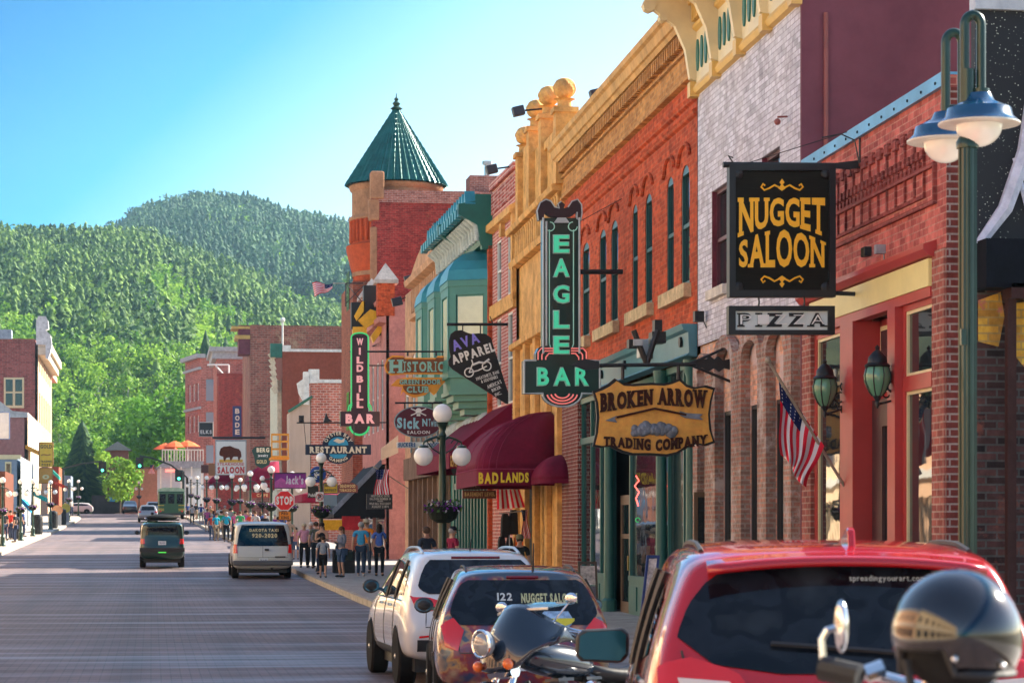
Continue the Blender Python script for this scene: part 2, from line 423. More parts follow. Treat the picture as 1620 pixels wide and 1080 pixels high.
f2 = noise(n, l, mp2.outputs[0], .6, 4, .6); c = mixc(n, l, ramp(n, l, f2, [(.55, (0, 0, 0)), (.7, (.28,)*3)]), c, (.28, .24, .24))
mp3 = n.new('ShaderNodeMapping'); l.new(v, mp3.inputs[0]); mp3.inputs['Scale'].default_value = (1.5, .05, 1)
f4 = noise(n, l, mp3.outputs[0], .8, 3, .6); c = mixc(n, l, ramp(n, l, f4, [(.45, (0, 0, 0)), (.7, (.6,)*3)]), c, (.07, .06, .065)); f6 = noise(n, l, v, 1.1, 8, .8); c = mixc(n, l, ramp(n, l, f6, [(.6, (0, 0, 0)), (.72, (.55,)*3)]), c, (.06, .05, .055)); vb = n.new('ShaderNodeTexVoronoi'); vb.feature = 'F1'; vb.inputs['Scale'].default_value = .22; l.new(v, vb.inputs['Vector']); sc_ = n.new('ShaderNodeSeparateColor'); l.new(vb.outputs['Color'], sc_.inputs[0]); c = mixc(n, l, .8, c, ramp(n, l, sc_.outputs[0], [(.0, (.42,)*3), (1, (.57,)*3)]), 'OVERLAY')
l.new(c, b.inputs['Base Color']); l.new(ramp(n, l, f2, [(.45, (.75,)*3), (.62, (.42,)*3)]), b.inputs['Roughness']); b.inputs['Specular IOR Level'].default_value = .45; bump(n, l, t.outputs['Fac'], -.4, b, .01)
ROADM = m
sheet_strip('road', ROADM, curbL, curbR, ys, 0, 4)
conc = mat('concrete', (.34, .32, .30), .8, var=.25, sc=1.5)
curbm = mat('curb_stone', (.42, .36, .29), .8, var=.35, sc=4)
mb = MB()
S = 14
def slab(x0f, x1f, name):
    mb = MB()
    for a, b_ in zip(ys[:-1], ys[1:]):
        x0, x1, X0, X1 = x0f(a), x1f(a), x0f(b_), x1f(b_); za, zb = zg(a), zg(b_)
        q = [(x0, a, za+.15), (x1, a, za+.15), (X1, b_, zb+.15), (X0, b_, zb+.15)]
        lo = [(p[0], p[1], p[2]-.4) for p in q]
        mb.add(q+lo, [(0, 1, 2, 3), (0, 3, 7, 4), (1, 2, 6, 5)])
    return mb.build(name, None, norm=True)
o = slab(lambda y: curbR(y)+.16, lambda y: curbR(y)+(5.2 if y < 240 else 9), 'sidewalk_right'); o.data.materials.append(conc); o['kind'] = 'structure'
o = slab(lambda y: curbR(y), lambda y: curbR(y)+.155, 'curb_right'); o.data.materials.append(curbm); o['kind'] = 'structure'; o.location.z += .004
o = slab(lambda y: curbL(y)-6, lambda y: curbL(y)-.16, 'sidewalk_left'); o.data.materials.append(mat('concrete_light', (.45, .41, .36), .8, var=.2, sc=1.5)); o['kind'] = 'structure'
o = slab(lambda y: curbL(y)-.155, lambda y: curbL(y), 'curb_left'); o.data.materials.append(curbm); o['kind'] = 'structure'; o.location.z += .004
# wide ground
mb = MB(); xs_ = [-2200, -900, -300, -60, -20, 0, 20, 60, 300, 900, 2200]; yy = [-300, -100]+[y for y in ys if y > -50]+[420, 600, 1200, 2050]
mb.sheet([[(x, y, zg(y)-.03-(.35 if abs(x) < 25 and y < 340 else 0)) for x in xs_] for y in yy])
o = mb.build('ground', mat('dirt_ground', (.16, .15, .10), .9, var=.3, sc=.3), norm=False); o['kind'] = 'structure'
# ---- hills: measured ridge lines
def ridge(pts, px): return float(np.interp(px, [a for a, b in pts], [b for a, b in pts]))
R1 = [(-1500, 470), (-600, 410), (-60, 404), (0, 398), (60, 401), (150, 396), (230, 402), (330, 440), (430, 482), (520, 520), (620, 560), (1200, 640), (2600, 700)]
R2 = [(-1500, 700), (-100, 560), (60, 470), (150, 412), (215, 366), (260, 348), (330, 338), (400, 342), (450, 365), (500, 372), (560, 382), (660, 440), (900, 500), (2600, 640)]
R3 = [(-1500, 560), (-100, 470), (200, 440), (420, 405), (480, 385), (540, 377), (600, 380), (760, 420), (1200, 480), (2600, 600)]
HILL = []
def hillz(R_, d0, d1, zb):
    def h(px, d):
        zt = CAMH+(HZ-ridge(R_, px))*d1/F
        tt = max(0, min(1.12, (d-d0)/(d1-d0)))
        s_ = tt**.93 if tt <= 1 else 1-(tt-1)*1.5
        return zb+(zt-zb)*s_
    return h
def hill(name, R_, d0, d1, zb):
    h = hillz(R_, d0, d1, zb); mb = MB(); g = []
    for i in range(46):
        d = d0+(d1-d0)*1.12*i/45; row = []
        for j in range(80):
            px = -1500+4100*j/79; r = ray(px); zz = h(px, d)+(math.sin(px*.013+d*.02)*2.5+math.sin(px*.031-d*.011)*1.5)*(i/45)
            row.append((r[0]*d, r[1]*d, zz))
        g.append(row)
    mb.sheet(g); o = mb.build(name, mat('hill_ground', (.075, .085, .035), .95, var=.5, sc=.05), smooth=True, norm=False); o['kind'] = 'structure'
    return h
h1 = hill('near_hill', R1, 345, 820, 2.5)
h2 = hill('far_hill', R2, 780, 1350, 60)
h3 = hill('back_hill', R3, 1250, 1900, 90)
# ---- foliage materials and tree meshes
def leafm(name, c1, c2, tr=.25):
    m, n, l, b = nt(name)
    at = n.new('ShaderNodeAttribute'); at.attribute_name = 'tone'
    oi = n.new('ShaderNodeObjectInfo')
    ad = n.new('ShaderNodeMath'); ad.operation = 'ADD'; l.new(at.outputs['Fac'], ad.inputs[0])
    mu = n.new('ShaderNodeMath'); mu.operation = 'MULTIPLY'; mu.inputs[1].default_value = .0; l.new(oi.outputs['Random'], mu.inputs[0]); l.new(mu.outputs[0], ad.inputs[1])
    c = ramp(n, l, ad.outputs[0], [(0, c1), (1, c2)])
    l.new(c, b.inputs['Base Color']); b.inputs['Roughness'].default_value = .7; b.inputs['Specular IOR Level'].default_value = .2
    tb = n.new('ShaderNodeBsdfTranslucent'); l.new(c, tb.inputs['Color'])
    mx = n.new('ShaderNodeMixShader'); mx.inputs[0].default_value = tr; l.new(b.outputs[0], mx.inputs[1]); l.new(tb.outputs[0], mx.inputs[2])
    l.new(mx.outputs[0], n['Material Output'].inputs['Surface'])
    return m
L_CON = leafm('conifer_needles', (.014, .06, .03), (.21, .34, .07), .25)
L_ASP = leafm('aspen_leaves', (.045, .17, .015), (.32, .50, .06), .32)
L_DEC = leafm('green_leaves', (.03, .12, .012), (.17, .38, .03), .35)
BARK = mat('bark', (.12, .09, .07), .9, var=.3, sc=6)
BARKP = mat('pale_bark', (.5, .48, .42), .8, var=.3, sc=6)
def mesh_np(name, V, T, tone, m):
    me = bpy.data.meshes.new(name); V = np.asarray(V, dtype=np.float32); T = np.asarray(T, dtype=np.int32); k = T.shape[1]
    me.vertices.add(len(V)); me.vertices.foreach_set('co', V.ravel()); me.loops.add(T.size); me.loops.foreach_set('vertex_index', T.ravel())
    me.polygons.add(len(T)); me.polygons.foreach_set('loop_start', np.arange(0, T.size, k, dtype=np.int32)); me.polygons.foreach_set('loop_total', np.full(len(T), k, dtype=np.int32))
    at = me.attributes.new('tone', 'FLOAT', 'FACE'); at.data.foreach_set('value', np.asarray(tone, dtype=np.float32))
    me.update(calc_edges=True); me.validate(); me.materials.append(m); return me
def conifer_pts(rs, n=110):
    """unit conifer: triangles of drooping boughs, height 1"""
    V = []; T = []; to = []
    for i in range(n):
        t = rs.random()**.8*.86+.12; lean = rs.random(); r = (.19*(1-max(0, t-.25)**1.6*1.35)*min(1, t*3.2)+.01)*(.45+.75*lean); a = rs.random()*6.283
        c = np.array([r*math.cos(a)*.6, r*math.sin(a)*.6, t]); o = np.array([math.cos(a), math.sin(a), 0]); s_ = np.array([-o[1], o[0], 0])
        L = r*.7+.04; wd = .05+.03*(1-t)
        dz = -.05-.04*rs.random()
        k = len(V); V += [c-o*L*.4+[0, 0, .05], c+s_*wd+[0, 0, dz*.4], c+o*L*.7+[0, 0, dz], c-s_*wd+[0, 0, dz*.4]]
        T += [(k, k+1, k+2), (k, k+2, k+3)]; tt = rs.random()*.75+.25*t; to += [tt, tt*.9]
    return np.array(V), np.array(T), np.array(to)
def crown_pts(rs, n=260, lobes=9, leaf=.045, sx=.3, z0=.3):
    V = []; T = []; to = []
    L = [(np.array([0, 0, .68]), .24)]+[(np.array([math.cos(a)*sx*.75*(.4+.8*rs.random()), math.sin(a)*sx*.75*(.4+.8*rs.random()), z0+.12+(.8-z0)*rs.random()]), .1+.1*rs.random()) for a in [6.283*k/lobes+rs.random() for k in range(lobes)]]
    tl = [rs.random()*.6 for _ in L]
    for i in range(n):
        j = rs.integers(len(L)); c, r = L[j]; d = rs.normal(size=3); d /= np.linalg.norm(d); p = c+d*r*(.7+.38*rs.random())
        u = rs.normal(size=3); u /= np.linalg.norm(u); w_ = np.cross(u, d+.6*rs.normal(size=3)); w_ /= (np.linalg.norm(w_)+1e-6); s_ = leaf*(.6+.9*rs.random())
        k = len(V); V += [p-u*s_, p+w_*s_*.6, p+u*s_, p-w_*s_*.6]; T += [(k, k+1, k+2), (k, k+2, k+3)]; tt = tl[j]+.4*rs.random(); to += [tt, tt]
    return np.array(V), np.array(T), np.array(to)
def scatter(name, protos, spots, m, hj=(1,)):
    """one foliage mass of a far-off wood; spots: (x,y,z,h,w,tone)"""
    rs = np.random.default_rng(3); Vs = []; Ts = []; to = []; off = 0
    for (x, y, z, h, wd, tn) in spots:
        V, T, t = protos[rs.integers(len(protos))]; a = rs.random()*6.283; ca, sa = math.cos(a), math.sin(a)
        Q = np.empty_like(V); Q[:, 0] = (V[:, 0]*ca-V[:, 1]*sa)*wd+x; Q[:, 1] = (V[:, 0]*sa+V[:, 1]*ca)*wd+y; Q[:, 2] = V[:, 2]*h+z
        Vs.append(Q); Ts.append(T+off); to.append(np.clip(t*.38+tn, 0, 1)); off += len(V)
    me = mesh_np(name, np.concatenate(Vs), np.concatenate(Ts), np.concatenate(to), m); o = bpy.data.objects.new(name, me); link(o); return o
rs = np.random.default_rng(11)
PC = [conifer_pts(rs, k) for k in (120, 130, 110, 140)]; PCs = [conifer_pts(rs, 60) for _ in range(4)]
PA = [crown_pts(rs, 240) for _ in range(5)]; PAs = [crown_pts(rs, 110, leaf=.06) for _ in range(4)]
def clump(px, d): return math.sin(px*.021+d*.013)+math.sin(px*.047-d*.019+1.3)+.7*math.sin(px*.011+d*.031+4)
def spots(h, R_, pr, dr, n, hh, ww, pxf):
    out = []
    for _ in range(n):
        d = math.sqrt(dr[0]**2+(dr[1]**2-dr[0]**2)*rs.random()); px = pr[0]+(pr[1]-pr[0])*rs.random()
        if not pxf(px, d): continue
        r = ray(px); H = hh[0]+(hh[1]-hh[0])*rs.random(); out.append((r[0]*d, r[1]*d, h(px, d)-.5, H, H*(ww[0]+(ww[1]-ww[0])*rs.random()), min(1, max(0, rs.random()**1.5*.62+.10*clump(px*1.7, d*1.3)))))
    return out
PR = (-140, 700)
# density of aspens falls with height on the near slope
def is_asp(px, d): return clump(px, d)*.35+(1-(d-350)/470)*1.5-.75+(px-250)/900*.6 > .03
near_con = spots(h1, R1, PR, (400, 835), 8500, (5, 11.5), (.75, 1.25), lambda px, d: not is_asp(px, d) or rs.random() < .12)
near_asp = spots(h1, R1, PR, (470, 815), 3000, (5, 8.5), (1.0, 1.4), is_asp)
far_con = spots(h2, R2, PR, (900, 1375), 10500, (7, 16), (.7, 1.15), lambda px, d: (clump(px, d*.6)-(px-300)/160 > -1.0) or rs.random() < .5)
far_asp = spots(h2, R2, PR, (900, 1360), 3400, (7, 11), (1.0, 1.4), lambda px, d: clump(px, d*.6)-(px-300)/160 <= -.6)
bk = spots(h3, R3, (150, 1000), (1550, 1930), 2500, (9, 15), (.8, 1.2), lambda px, d: True)
tag(scatter('hillside_conifers', PCs+PAs[:1], near_con, L_CON), 'dark green pine forest covering the nearer hillside', 'forest', kind='stuff')
tag(scatter('hillside_aspens', PAs, near_asp, L_ASP), 'light green aspen woods patching the nearer hillside', 'forest', kind='stuff')
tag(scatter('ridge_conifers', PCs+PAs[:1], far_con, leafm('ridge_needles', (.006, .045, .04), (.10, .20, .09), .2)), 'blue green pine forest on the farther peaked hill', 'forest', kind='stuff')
tag(scatter('ridge_aspens', PAs, far_asp, L_ASP), 'pale green broadleaf patches on the farther hill', 'forest', kind='stuff')
tag(scatter('back_ridge_conifers', PCs, bk, L_CON), 'hazy conifers along the backmost ridge behind the turret', 'forest', kind='stuff')
# individual trees at the foot of the hill
def tree_proto(name, label, grp, crown, leafmat, barkmat, trunk):
    root = thing(name, label, 'tree', (0, 0, 0), grp)
    V, T, to = crown; me = mesh_np('crown', V, T, to, leafmat); c = bpy.data.objects.new('crown', me); link(c); c.parent = root; KIDS.setdefault(root.name, []).append(c.name)
    mb = MB(); mb.tube([(0, 0, 0), (.01, 0, .3), (0, .01, .6), (0, 0, trunk)], [.022, .017, .01, .003], 6)
    for k in range(5):
        a = k*1.9; z = .3+.08*k; mb.tube([(0, 0, z), (math.cos(a)*.12, math.sin(a)*.12, z+.14)], [.009, .003], 4)
    mb.build('trunk', barkmat, root, local=True); return root
asp = [tree_proto('aspen_tree', 'light green aspen standing at the foot of the wooded hill', 'aspens at the foot of the hill', crown_pts(rs, 900, 12, .027), L_ASP, BARKP, .8) for _ in range(4)]
used = set(); sp = []
for d in (352, 366, 382, 400, 420, 442, 466):
    for k in range(10):
        sp.append((-25+k*36+rs.random()*28, d+rs.random()*10))
for i, (px, d) in enumerate(sp):
    r = ray(px); j = i % 4; H = 8+rs.random()*4.5; z = h1(px, d)-.3
    o = asp[j] if j not in used else dup(asp[j])
    used.add(j); o.location = (r[0]*d, r[1]*d, z); o.scale = (H*1.15, H*1.15, H); o.rotation_euler = (0, 0, rs.random()*6)
def big(name, label, px, d, H, crown, lm, bm_, tr, wd=1.0, z=None):
    t_ = tree_proto(name, label, None, crown, lm, bm_, tr); r = ray(px); y = r[1]*d
    t_.location = (r[0]*d, y, zg(y) if z is None else z); t_.scale = (H*wd, H*wd, H); return t_
def dense_con(n):
    return spruce_pts(rs, n*2)
def spruce_pts(rs, n):
    V = []; T = []; to = []
    for i in range(n):
        t = rs.random()**.75*.9+.08; r = (.2*(1-t)**.8+.015)*(.6+.6*rs.random()); a = rs.random()*6.283; o = np.array([math.cos(a), math.sin(a), 0]); s_ = np.array([-o[1], o[0], 0]); c = o*r*.6+[0, 0, t]; L = r+.01; wd = .012+.018*(1-t); dz = -.04-.03*rs.random(); k = len(V)
        V += [c-o*L*.4+[0, 0, .03], c+s_*wd+[0, 0, dz*.4], c+o*L*.7+[0, 0, dz], c-s_*wd+[0, 0, dz*.4]]; T += [(k, k+1, k+2), (k, k+2, k+3)]; tt = rs.random()*.5; to += [tt, tt*.8]
    return np.array(V), np.array(T), np.array(to)
big('spruce_tree', 'tall dark spruce at the end of the street, left of the brick tower', 130, 335, 13.5, dense_con(1500), L_CON, BARK, .9, 1.15)
big('spruce_tree', 'dark spruce rising behind the brick hotel roofs', 325, 400, 32, dense_con(1500), L_CON, BARK, .9, .55)
big('spruce_tree', 'second dark spruce beside the first behind the hotel roofs', 350, 410, 31, dense_con(1200), L_CON, BARK, .9, .45)
big('street_tree', 'large spreading green tree behind the white balcony building', 262, 345, 21, crown_pts(rs, 5200, 16, .017, .42, .25), L_DEC, BARK, .75, 1.05)
big('street_tree', 'bright yellow green young tree beside the small brick tower', 190, 318, 8.2, crown_pts(rs, 1800, 10, .03, .34, .2), L_ASP, BARK, .75, .95)
big('street_tree', 'light green tree overtopping the left buildings near the spruce', 92, 345, 12, crown_pts(rs, 2200, 10, .026, .3, .2), L_ASP, BARK, .75, 1)

hz = MB(); hz.box(-2250, 2250, -320, 2100, -3, 330); ho = hz.build('haze', None); ho['kind'] = 'stuff'
hm_ = bpy.data.materials.new('haze_air'); hm_.use_nodes = True; hn = hm_.node_tree.nodes; hn.remove(hn['Principled BSDF']); pv = hn.new('ShaderNodeVolumePrincipled'); pv.inputs['Color'].default_value = (.45, .80, 1.0, 1); pv.inputs['Density'].default_value = .00011; pv.inputs['Anisotropy'].default_value = .3; hm_.node_tree.links.new(pv.outputs[0], hn['Material Output'].inputs['Volume']); ho.data.materials.append(hm_)
# ------------------------------------------------------------ right side of the street
F1 = Fac(9.5, 48.5, .026); F2 = Fac(9.85, 62, -.003)
G = .1  # walls start just below the sidewalk
def U(px, fc=F1): return fc.u(px)[0]
red_frame = mat('red_paint', (.42, .035, .03), .45, var=.12, sc=2, bmp=.03)
cream = mat('cream_paint', (.78, .66, .26), .5, var=.08, sc=2, bmp=.03)
creamf = mat('cream_trim', (.72, .62, .36), .5, var=.08)
teal = mat('teal_paint', (.018, .115, .10), .4, var=.12, sc=2, bmp=.03)
teald = mat('dark_teal_paint', (.008, .06, .055), .35, var=.15, sc=2, bmp=.03)
tealb = mat('blue_grey_teal_paint', (.07, .21, .25), .45, var=.12, sc=2)
black = mat('black_metal', (.005, .005, .006), .45, var=.2, sc=4, bmp=.05)
white = mat('white_trim', (.7, .7, .66), .5, var=.08)
ochre = mat('ochre_stone', (.60, .33, .11), .75, var=.38, sc=2.2, bmp=.3)
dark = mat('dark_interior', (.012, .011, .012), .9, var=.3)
G_ = glass()
def dentils(mb, fc, u0, u1, n, w0, w1, v0, v1, duty=.5):
    s_ = (u1-u0)/n
    for k in range(n): fc.box(mb, u0+k*s_, u0+k*s_+s_*duty, w0, w1, v0, v1)
# ======== storefront with pink painted brick
fc = F1; a, b_ = U(1497), U(1274); zt = fc.v(1497, 118)
base = fc.W(a, 0, 0)
nb = thing('saloon_building', 'pink painted brick saloon with red and cream shopfront and blue metal coping', 'building', (base.x, base.y, zg(base.y)))
pinkb = brick('pink_painted_brick', (.55, .15, .12), (.44, .10, .085), (.56, .25, .19), .24, .085, .009, dirt=.3, stain=(.22, .05, .05), bmp=.5, blotch=((.36, .14, .17), .35, .6))
oa, ob = U(1478), U(1288); ft = fc.v(1478, 405)
mb = MB(); fc.wall(mb, a, b_, G, zt, [(oa, ob, G, ft)], .3); shell(fc, mb, a, b_, G, zt, 14); mb.build('wall', pinkb, nb)
# raised bands, panels and corbels on the parapet
mb = MB(); vA = zt-.42
dentils(mb, fc, a+.5, b_-.1, 17, 0, .045, vA-.14, vA, .45)
vB = fc.v(1480, 300); 
for x in np.linspace(a+.8, b_-.3, 15): fc.box(mb, x, x+.03, 0, .03, vB, vB+.75)
dentils(mb, fc, a+.8, b_-.3, 30, 0, .05, vB+.42, vB+.52, .5); dentils(mb, fc, a+.95, b_-.3, 30, 0, .04, vB+.3, vB+.40, .5)
fc.box(mb, a+.8, b_-.3, 0, .03, vB+.75, vB+.79); fc.box(mb, a+.8, b_-.3, 0, .03, vB-.04, vB)
for (p, q) in ((fc.v(1471, 268), fc.v(1471, 320)),):
    fc.box(mb, a+.35, b_-.8, .0, .045, q-.05, q); fc.box(mb, a+.35, b_-.8, .0, .045, p, p+.05); fc.box(mb, a+.35, a+.4, 0, .045, q, p); fc.box(mb, b_-.85, b_-.8, 0, .045, q, p)
mb.build('brick_relief', brick('red_relief_brick', (.30, .07, .055), (.25, .055, .05), (.35, .12, .1), .24, .085, .009, dirt=.4, bmp=.4), nb)
mb = MB(); fc.box(mb, a-.02, b_+.02, -.35, .06, zt, zt+.03); fc.box(mb, a-.02, b_+.02, .0, .06, zt-.13, zt)
mb.build('coping', mat('blue_coping', (.12, .33, .50), .4, .3, var=.25, sc=1.2, bmp=.03), nb)
pm = MB()
for x in np.linspace(a+.2, b_-.2, 12): fc.box(pm, x, x+.03, .06, .072, zt-.08, zt-.05)
pm.build('coping_rivets', dark, nb)
# corner pier in darker brick
db = brick('dark_red_brick', (.17, .035, .03), (.24, .06, .045), (.36, .27, .24), .24, .085, .013, dirt=.3, bmp=.6)
mb = MB(); p = fc.W(a, .03, 0); q = fc.W(a, 0, 0)
fc.box(mb, a-.03, a+.0, -14, .0, G, zt-.15); mb.build('side_wall', db, nb)
mb = MB(); fc.box(mb, ob, b_, 0, .05, G, ft-.05); fc.box(mb, a, oa, 0, .03, G, ft+.05); mb.build('brick_pier', brick('pier_brick', (.36, .11, .08), (.30, .085, .07), (.44, .28, .22), .24, .085, .012, dirt=.25, bmp=.5), nb)
# fascia
mb = MB(); fc.prof(mb, oa-.1, b_-.05, [(0, ft-.02), (.10, ft-.0), (.16, ft+.07), (.16, ft+.13), (0, ft+.18)]); mb.build('fascia_trim', red_frame, nb)
mb = MB(); vF = fc.v(1478, 452); fc.box(mb, oa, ob, -.1, .07, vF, ft-.025); mb.build('fascia', cream, nb)
mb = MB(); fc.box(mb, oa, ob, -.12, .05, vF-.12, vF-.003); mb.build('lintel', red_frame, nb)
# shop windows and door
def shopwin(x0, x1, v0, v1, w_=-.06, tr=None):
    fr = MB()
    for q in ((x0, x0+.09, v0, v1), (x1-.09, x1, v0, v1), (x0+.09, x1-.09, v1-.07, v1), (x0+.09, x1-.09, v0, v0+.12)): fc.box(fr, q[0], q[1], w_-.05, w_+.05, q[2], q[3])
    if tr: fc.box(fr, x0+.09, x1-.09, w_-.05, w_+.07, tr-.09, tr+.09)
    f_ = fr.build('window', red_frame, nb)
    g = MB(); fc.box(g, x0+.05, x1-.05, w_-.02, w_, v0+.05, v1-.05); g.build('pane', G_, f_)
    t_ = MB(); 
    for (c, d) in (((v0+.12, tr-.09), (tr+.09, v1-.07)) if tr else ((v0+.12, v1-.07),)):
        for q in ((x0+.09, x0+.13, c, d), (x1-.13, x1-.09, c, d), (x0+.13, x1-.13, c, c+.04), (x0+.13, x1-.13, d-.04, d)): fc.box(t_, q[0], q[1], w_-.02, w_+.03, q[2], q[3])
    t_.build('frame', creamf, f_)
vs0 = zg(30)+.6
shopwin(oa+.0, U(1427), vs0, vF-.12, tr=fc.v(1455, 603))
shopwin(U(1337), ob, vs0, vF-.12, tr=None)
mb = MB(); fc.box(mb, U(1427), U(1415), -.16, .09, G, vF-.12); fc.box(mb, U(1357), U(1337), -.3, .07, G, vF-.12)
fc.box(mb, oa, U(1427), -.16, -.02, G, vs0); fc.box(mb, U(1337), ob, -.16, -.02, G, vs0)
mb.build('post', red_frame, nb)
mb = MB(); d0, d1 = U(1415), U(1357); vD = fc.v(1400, 625)
fc.box(mb, d0+.02, d0+.16, -.26, -.18, G, vD); fc.box(mb, d1-.5, d1-.04, -.26, -.18, G, vD); fc.box(mb, d0+.16, d1-.5, -.26, -.18, vD-.35, vD); fc.box(mb, d0+.16, d1-.5, -.26, -.18, G, G+.45)
dr = mb.build('door', mat('maroon_door', (.06, .018, .02), .45, var=.2), nb)
mb = MB(); fc.box(mb, d0+.16, d1-.5, -.23, -.215, G+.45, vD-.35); mb.build('pane', G_, dr)
mb = MB(); fc.box(mb, d1-.5, d1-.44, -.18, -.14, G+.9, G+1.1); fc.box(mb, d1-.3, d1-.14, -.18, -.165, G+.55, G+.75); mb.build('handle', mat('brass', (.6, .4, .12), .3, 1, var=.1), dr)
mb = MB(); fc.box(mb, d0, d1, -.36, -.31, G, vF-.1); mb.build('recess_wall', red_frame, nb)
mb = MB(); fc.box(mb, d0+.1, d1-.1, -.30, -.27, vD+.1, vF-.2); g = mb.build('transom', creamf, nb)
mb = MB(); fc.box(mb, d0+.16, d1-.16, -.27, -.26, vD+.16, vF-.26); mb.build('pane', G_, g)
# ======== wall at the right edge with the night-sky mural
YM = fc.W(a, 0, 0).y-.12
mx = onY(1541, 0, YM)
mural = thing('mural_wall', 'tall side wall with black starry mural over scorched graffiti brick', 'wall', (mx.x+3, YM, 0))
sb = brick('scorched_brick', (.10, .045, .04), (.02, .018, .02), (.10, .09, .085), .26, .09, .014, dirt=.5, stain=(.01, .01, .012), bmp=.8, blotch=((.20, .07, .05), 1.4, .56))
zA = onY(1580, 460, YM).z; zB = onY(1580, 384, YM).z
mb = MB(); mb.box(mx.x, mx.x+12, YM, YM+.1, G, zA); mb.build('brick_wall', sb, mural)
m, n, l, b = nt('night_mural')
v = objc(n); vo = n.new('ShaderNodeTexVoronoi'); vo.inputs['Scale'].default_value = 24; l.new(v, vo.inputs['Vector'])
st = ramp(n, l, vo.outputs['Distance'], [(.13, (1, 1, 1)), (.2, (0, 0, 0))]); f = noise(n, l, v, 1.1, 4, .7); fr = ramp(n, l, f, [(.42, (0, 0, 0)), (.55, (1, 1, 1))])
k = mixc(n, l, 1.0, st, fr, 'MULTIPLY'); c = mixc(n, l, k, (.008, .008, .012), (.6, .6, .5)); l.new(c, b.inputs['Base Color']); b.inputs['Roughness'].default_value = .7
mb = MB(); mb.box(mx.x, mx.x+12, YM-.04, YM+.1, zB, 13); mb.build('mural_panel', m, mural)
mb = MB(); pts = [onY(px, py, YM-.07) for px, py in ((1548, 388), (1590, 330), (1622, 240), (1650, 60))]; mb.tube(pts, [.06, .09, .10, .1], 6); 
pts = [onY(px, py, YM-.07) for px, py in ((1605, 250), (1625, 330), (1650, 400))]; mb.tube(pts, .03, 5)
mb.build('painted_arc', mat('pale_arc', (.55, .56, .66), .6), mural)
mb = MB(); mb.box(mx.x-.02, mx.x+12, YM-.1, YM+.1, onY(1580, 18, YM).z, 13.2); mb.build('mural_top', mat('pale_panel', (.5, .53, .58), .6, var=.3, sc=.6, streak=True), mural)
mb = MB(); mb.box(mx.x+.002, mx.x+12, YM-.4, YM+.1, zA, zB); mb.build('canopy', mat('black_canvas', (.006, .007, .012), .8, var=.3), mural)
mb = MB()
q = onY(1598, 455, YM-.35); mb.box(q.x, q.x+2, YM-.4, YM-.1, q.z-.12, q.z+.05); q2 = onY(1592, 0, YM-.25); mb.box(q2.x, q2.x+.1, YM-.3, YM-.2, G, q.z-.12)
mb.build('iron_brace', mat('rust_iron', (.05, .022, .02), .7), mural)
gm = brick('graffiti_yellow', (.75, .45, .05), (.65, .33, .04), (.5, .35, .1), .26, .09, .012, dirt=.7, stain=(.2, .05, .05), blotch=((.5, .1, .14), 1.6, .55))
mb = MB(); mb.poly([onY(px, py, YM-.02) for px, py in ((1548, 475), (1583, 462), (1589, 500), (1580, 548), (1548, 540))], (0, .015, 0)); mb.poly([onY(px, py, YM-.02) for px, py in ((1604, 480), (1625, 476), (1625, 585), (1604, 560))], (0, .015, 0)); mb.build('graffiti', gm, mural)
# ======== white painted brick building with the yellow cornice
a, b_ = U(1266), U(1104); zc = fc.v(1104, 150)
base = fc.W(a, 0, 0)
wb = thing('white_brick_building', 'white painted brick building with ornate yellow cornice and maroon side wall', 'building', (base.x, base.y, zg(base.y)))
wbm = brick('white_painted_brick', (.62, .61, .66), (.66, .65, .70), (.40, .37, .42), .24, .085, .008, dirt=.25, stain=(.36, .22, .2), bmp=.5, blotch=((.44, .24, .2), 1.2, .67))
z1 = fc.v(1190, 515)
wA = U(1150), U(1127); wz = fc.v(1138, 455), fc.v(1138, 296)
wB = U(1240), U(1206); 
mb = MB(); fc.wall(mb, a, b_, z1, zc+2.6, [(wA[0], wA[1], wz[0], wz[1]), (wB[0]+.25, wB[1], wz[0], wz[1])], .15); mb.build('upper_wall', wbm, wb)
window(fc, wb, wA[0], wA[1], wz[0], wz[1], -.12, mat('maroon_trim', (.10, .02, .03), .5), hbar=.5); window(fc, wb, wB[0]+.25, wB[1], wz[0], wz[1], -.12, MC['maroon_trim'])
mb = MB(); 
for q in (wA, (wB[0]+.25, wB[1])): fc.box(mb, q[0]-.1, q[1]+.1, -.05, .1, wz[0]-.16, wz[0]-.002)
mb.build('sill', mat('pale_stone', (.6, .54, .46), .7), wb)
mb = MB(); fc.box(mb, wA[1]-.003, wA[1]+.02, -.14, .004, wz[0], wz[1]); fc.box(mb, wB[1]-.003, wB[1]+.02, -.14, .004, wz[0], wz[1]); mb.build('reveal', mat('maroon_paint', (.17, .035, .05), .6), wb)
# rough rubble-brick ground storey with piers
rub = brick('weathered_brick', (.44, .19, .13), (.36, .25, .20), (.42, .34, .28), .17, .075, .016, dirt=.5, stain=(.14, .07, .06), bmp=1, blotch=((.52, .44, .40), 1.6, .52))
warm = brick('orange_brick', (.78, .38, .22), (.64, .30, .19), (.58, .38, .28), .22, .08, .01, dirt=.4, stain=(.5, .45, .45), bmp=.7, blotch=((.58, .46, .44), 1.2, .5))
piers = [(1262, 1250), (1222, 1208), (1182, 1166), (1140, 1124), (1112, 1105)]
vL = fc.v(1190, 640); Z0 = zg(36)+.1
mb = MB(); ops = [(U(p), U(q), Z0, vL+.0) for p, q in ((1250, 1222), (1208, 1182), (1166, 1140), (1124, 1112))]
fc.wall(mb, a, b_, G, z1, ops, .12, -.05); shell(fc, mb, a, b_, G, zc+2.4, 16, -.05); mb.build('lower_wall', warm, wb)
mb = MB()
for p, q in piers: fc.box(mb, U(p), U(q), -.05, .10, G, z1-.35)
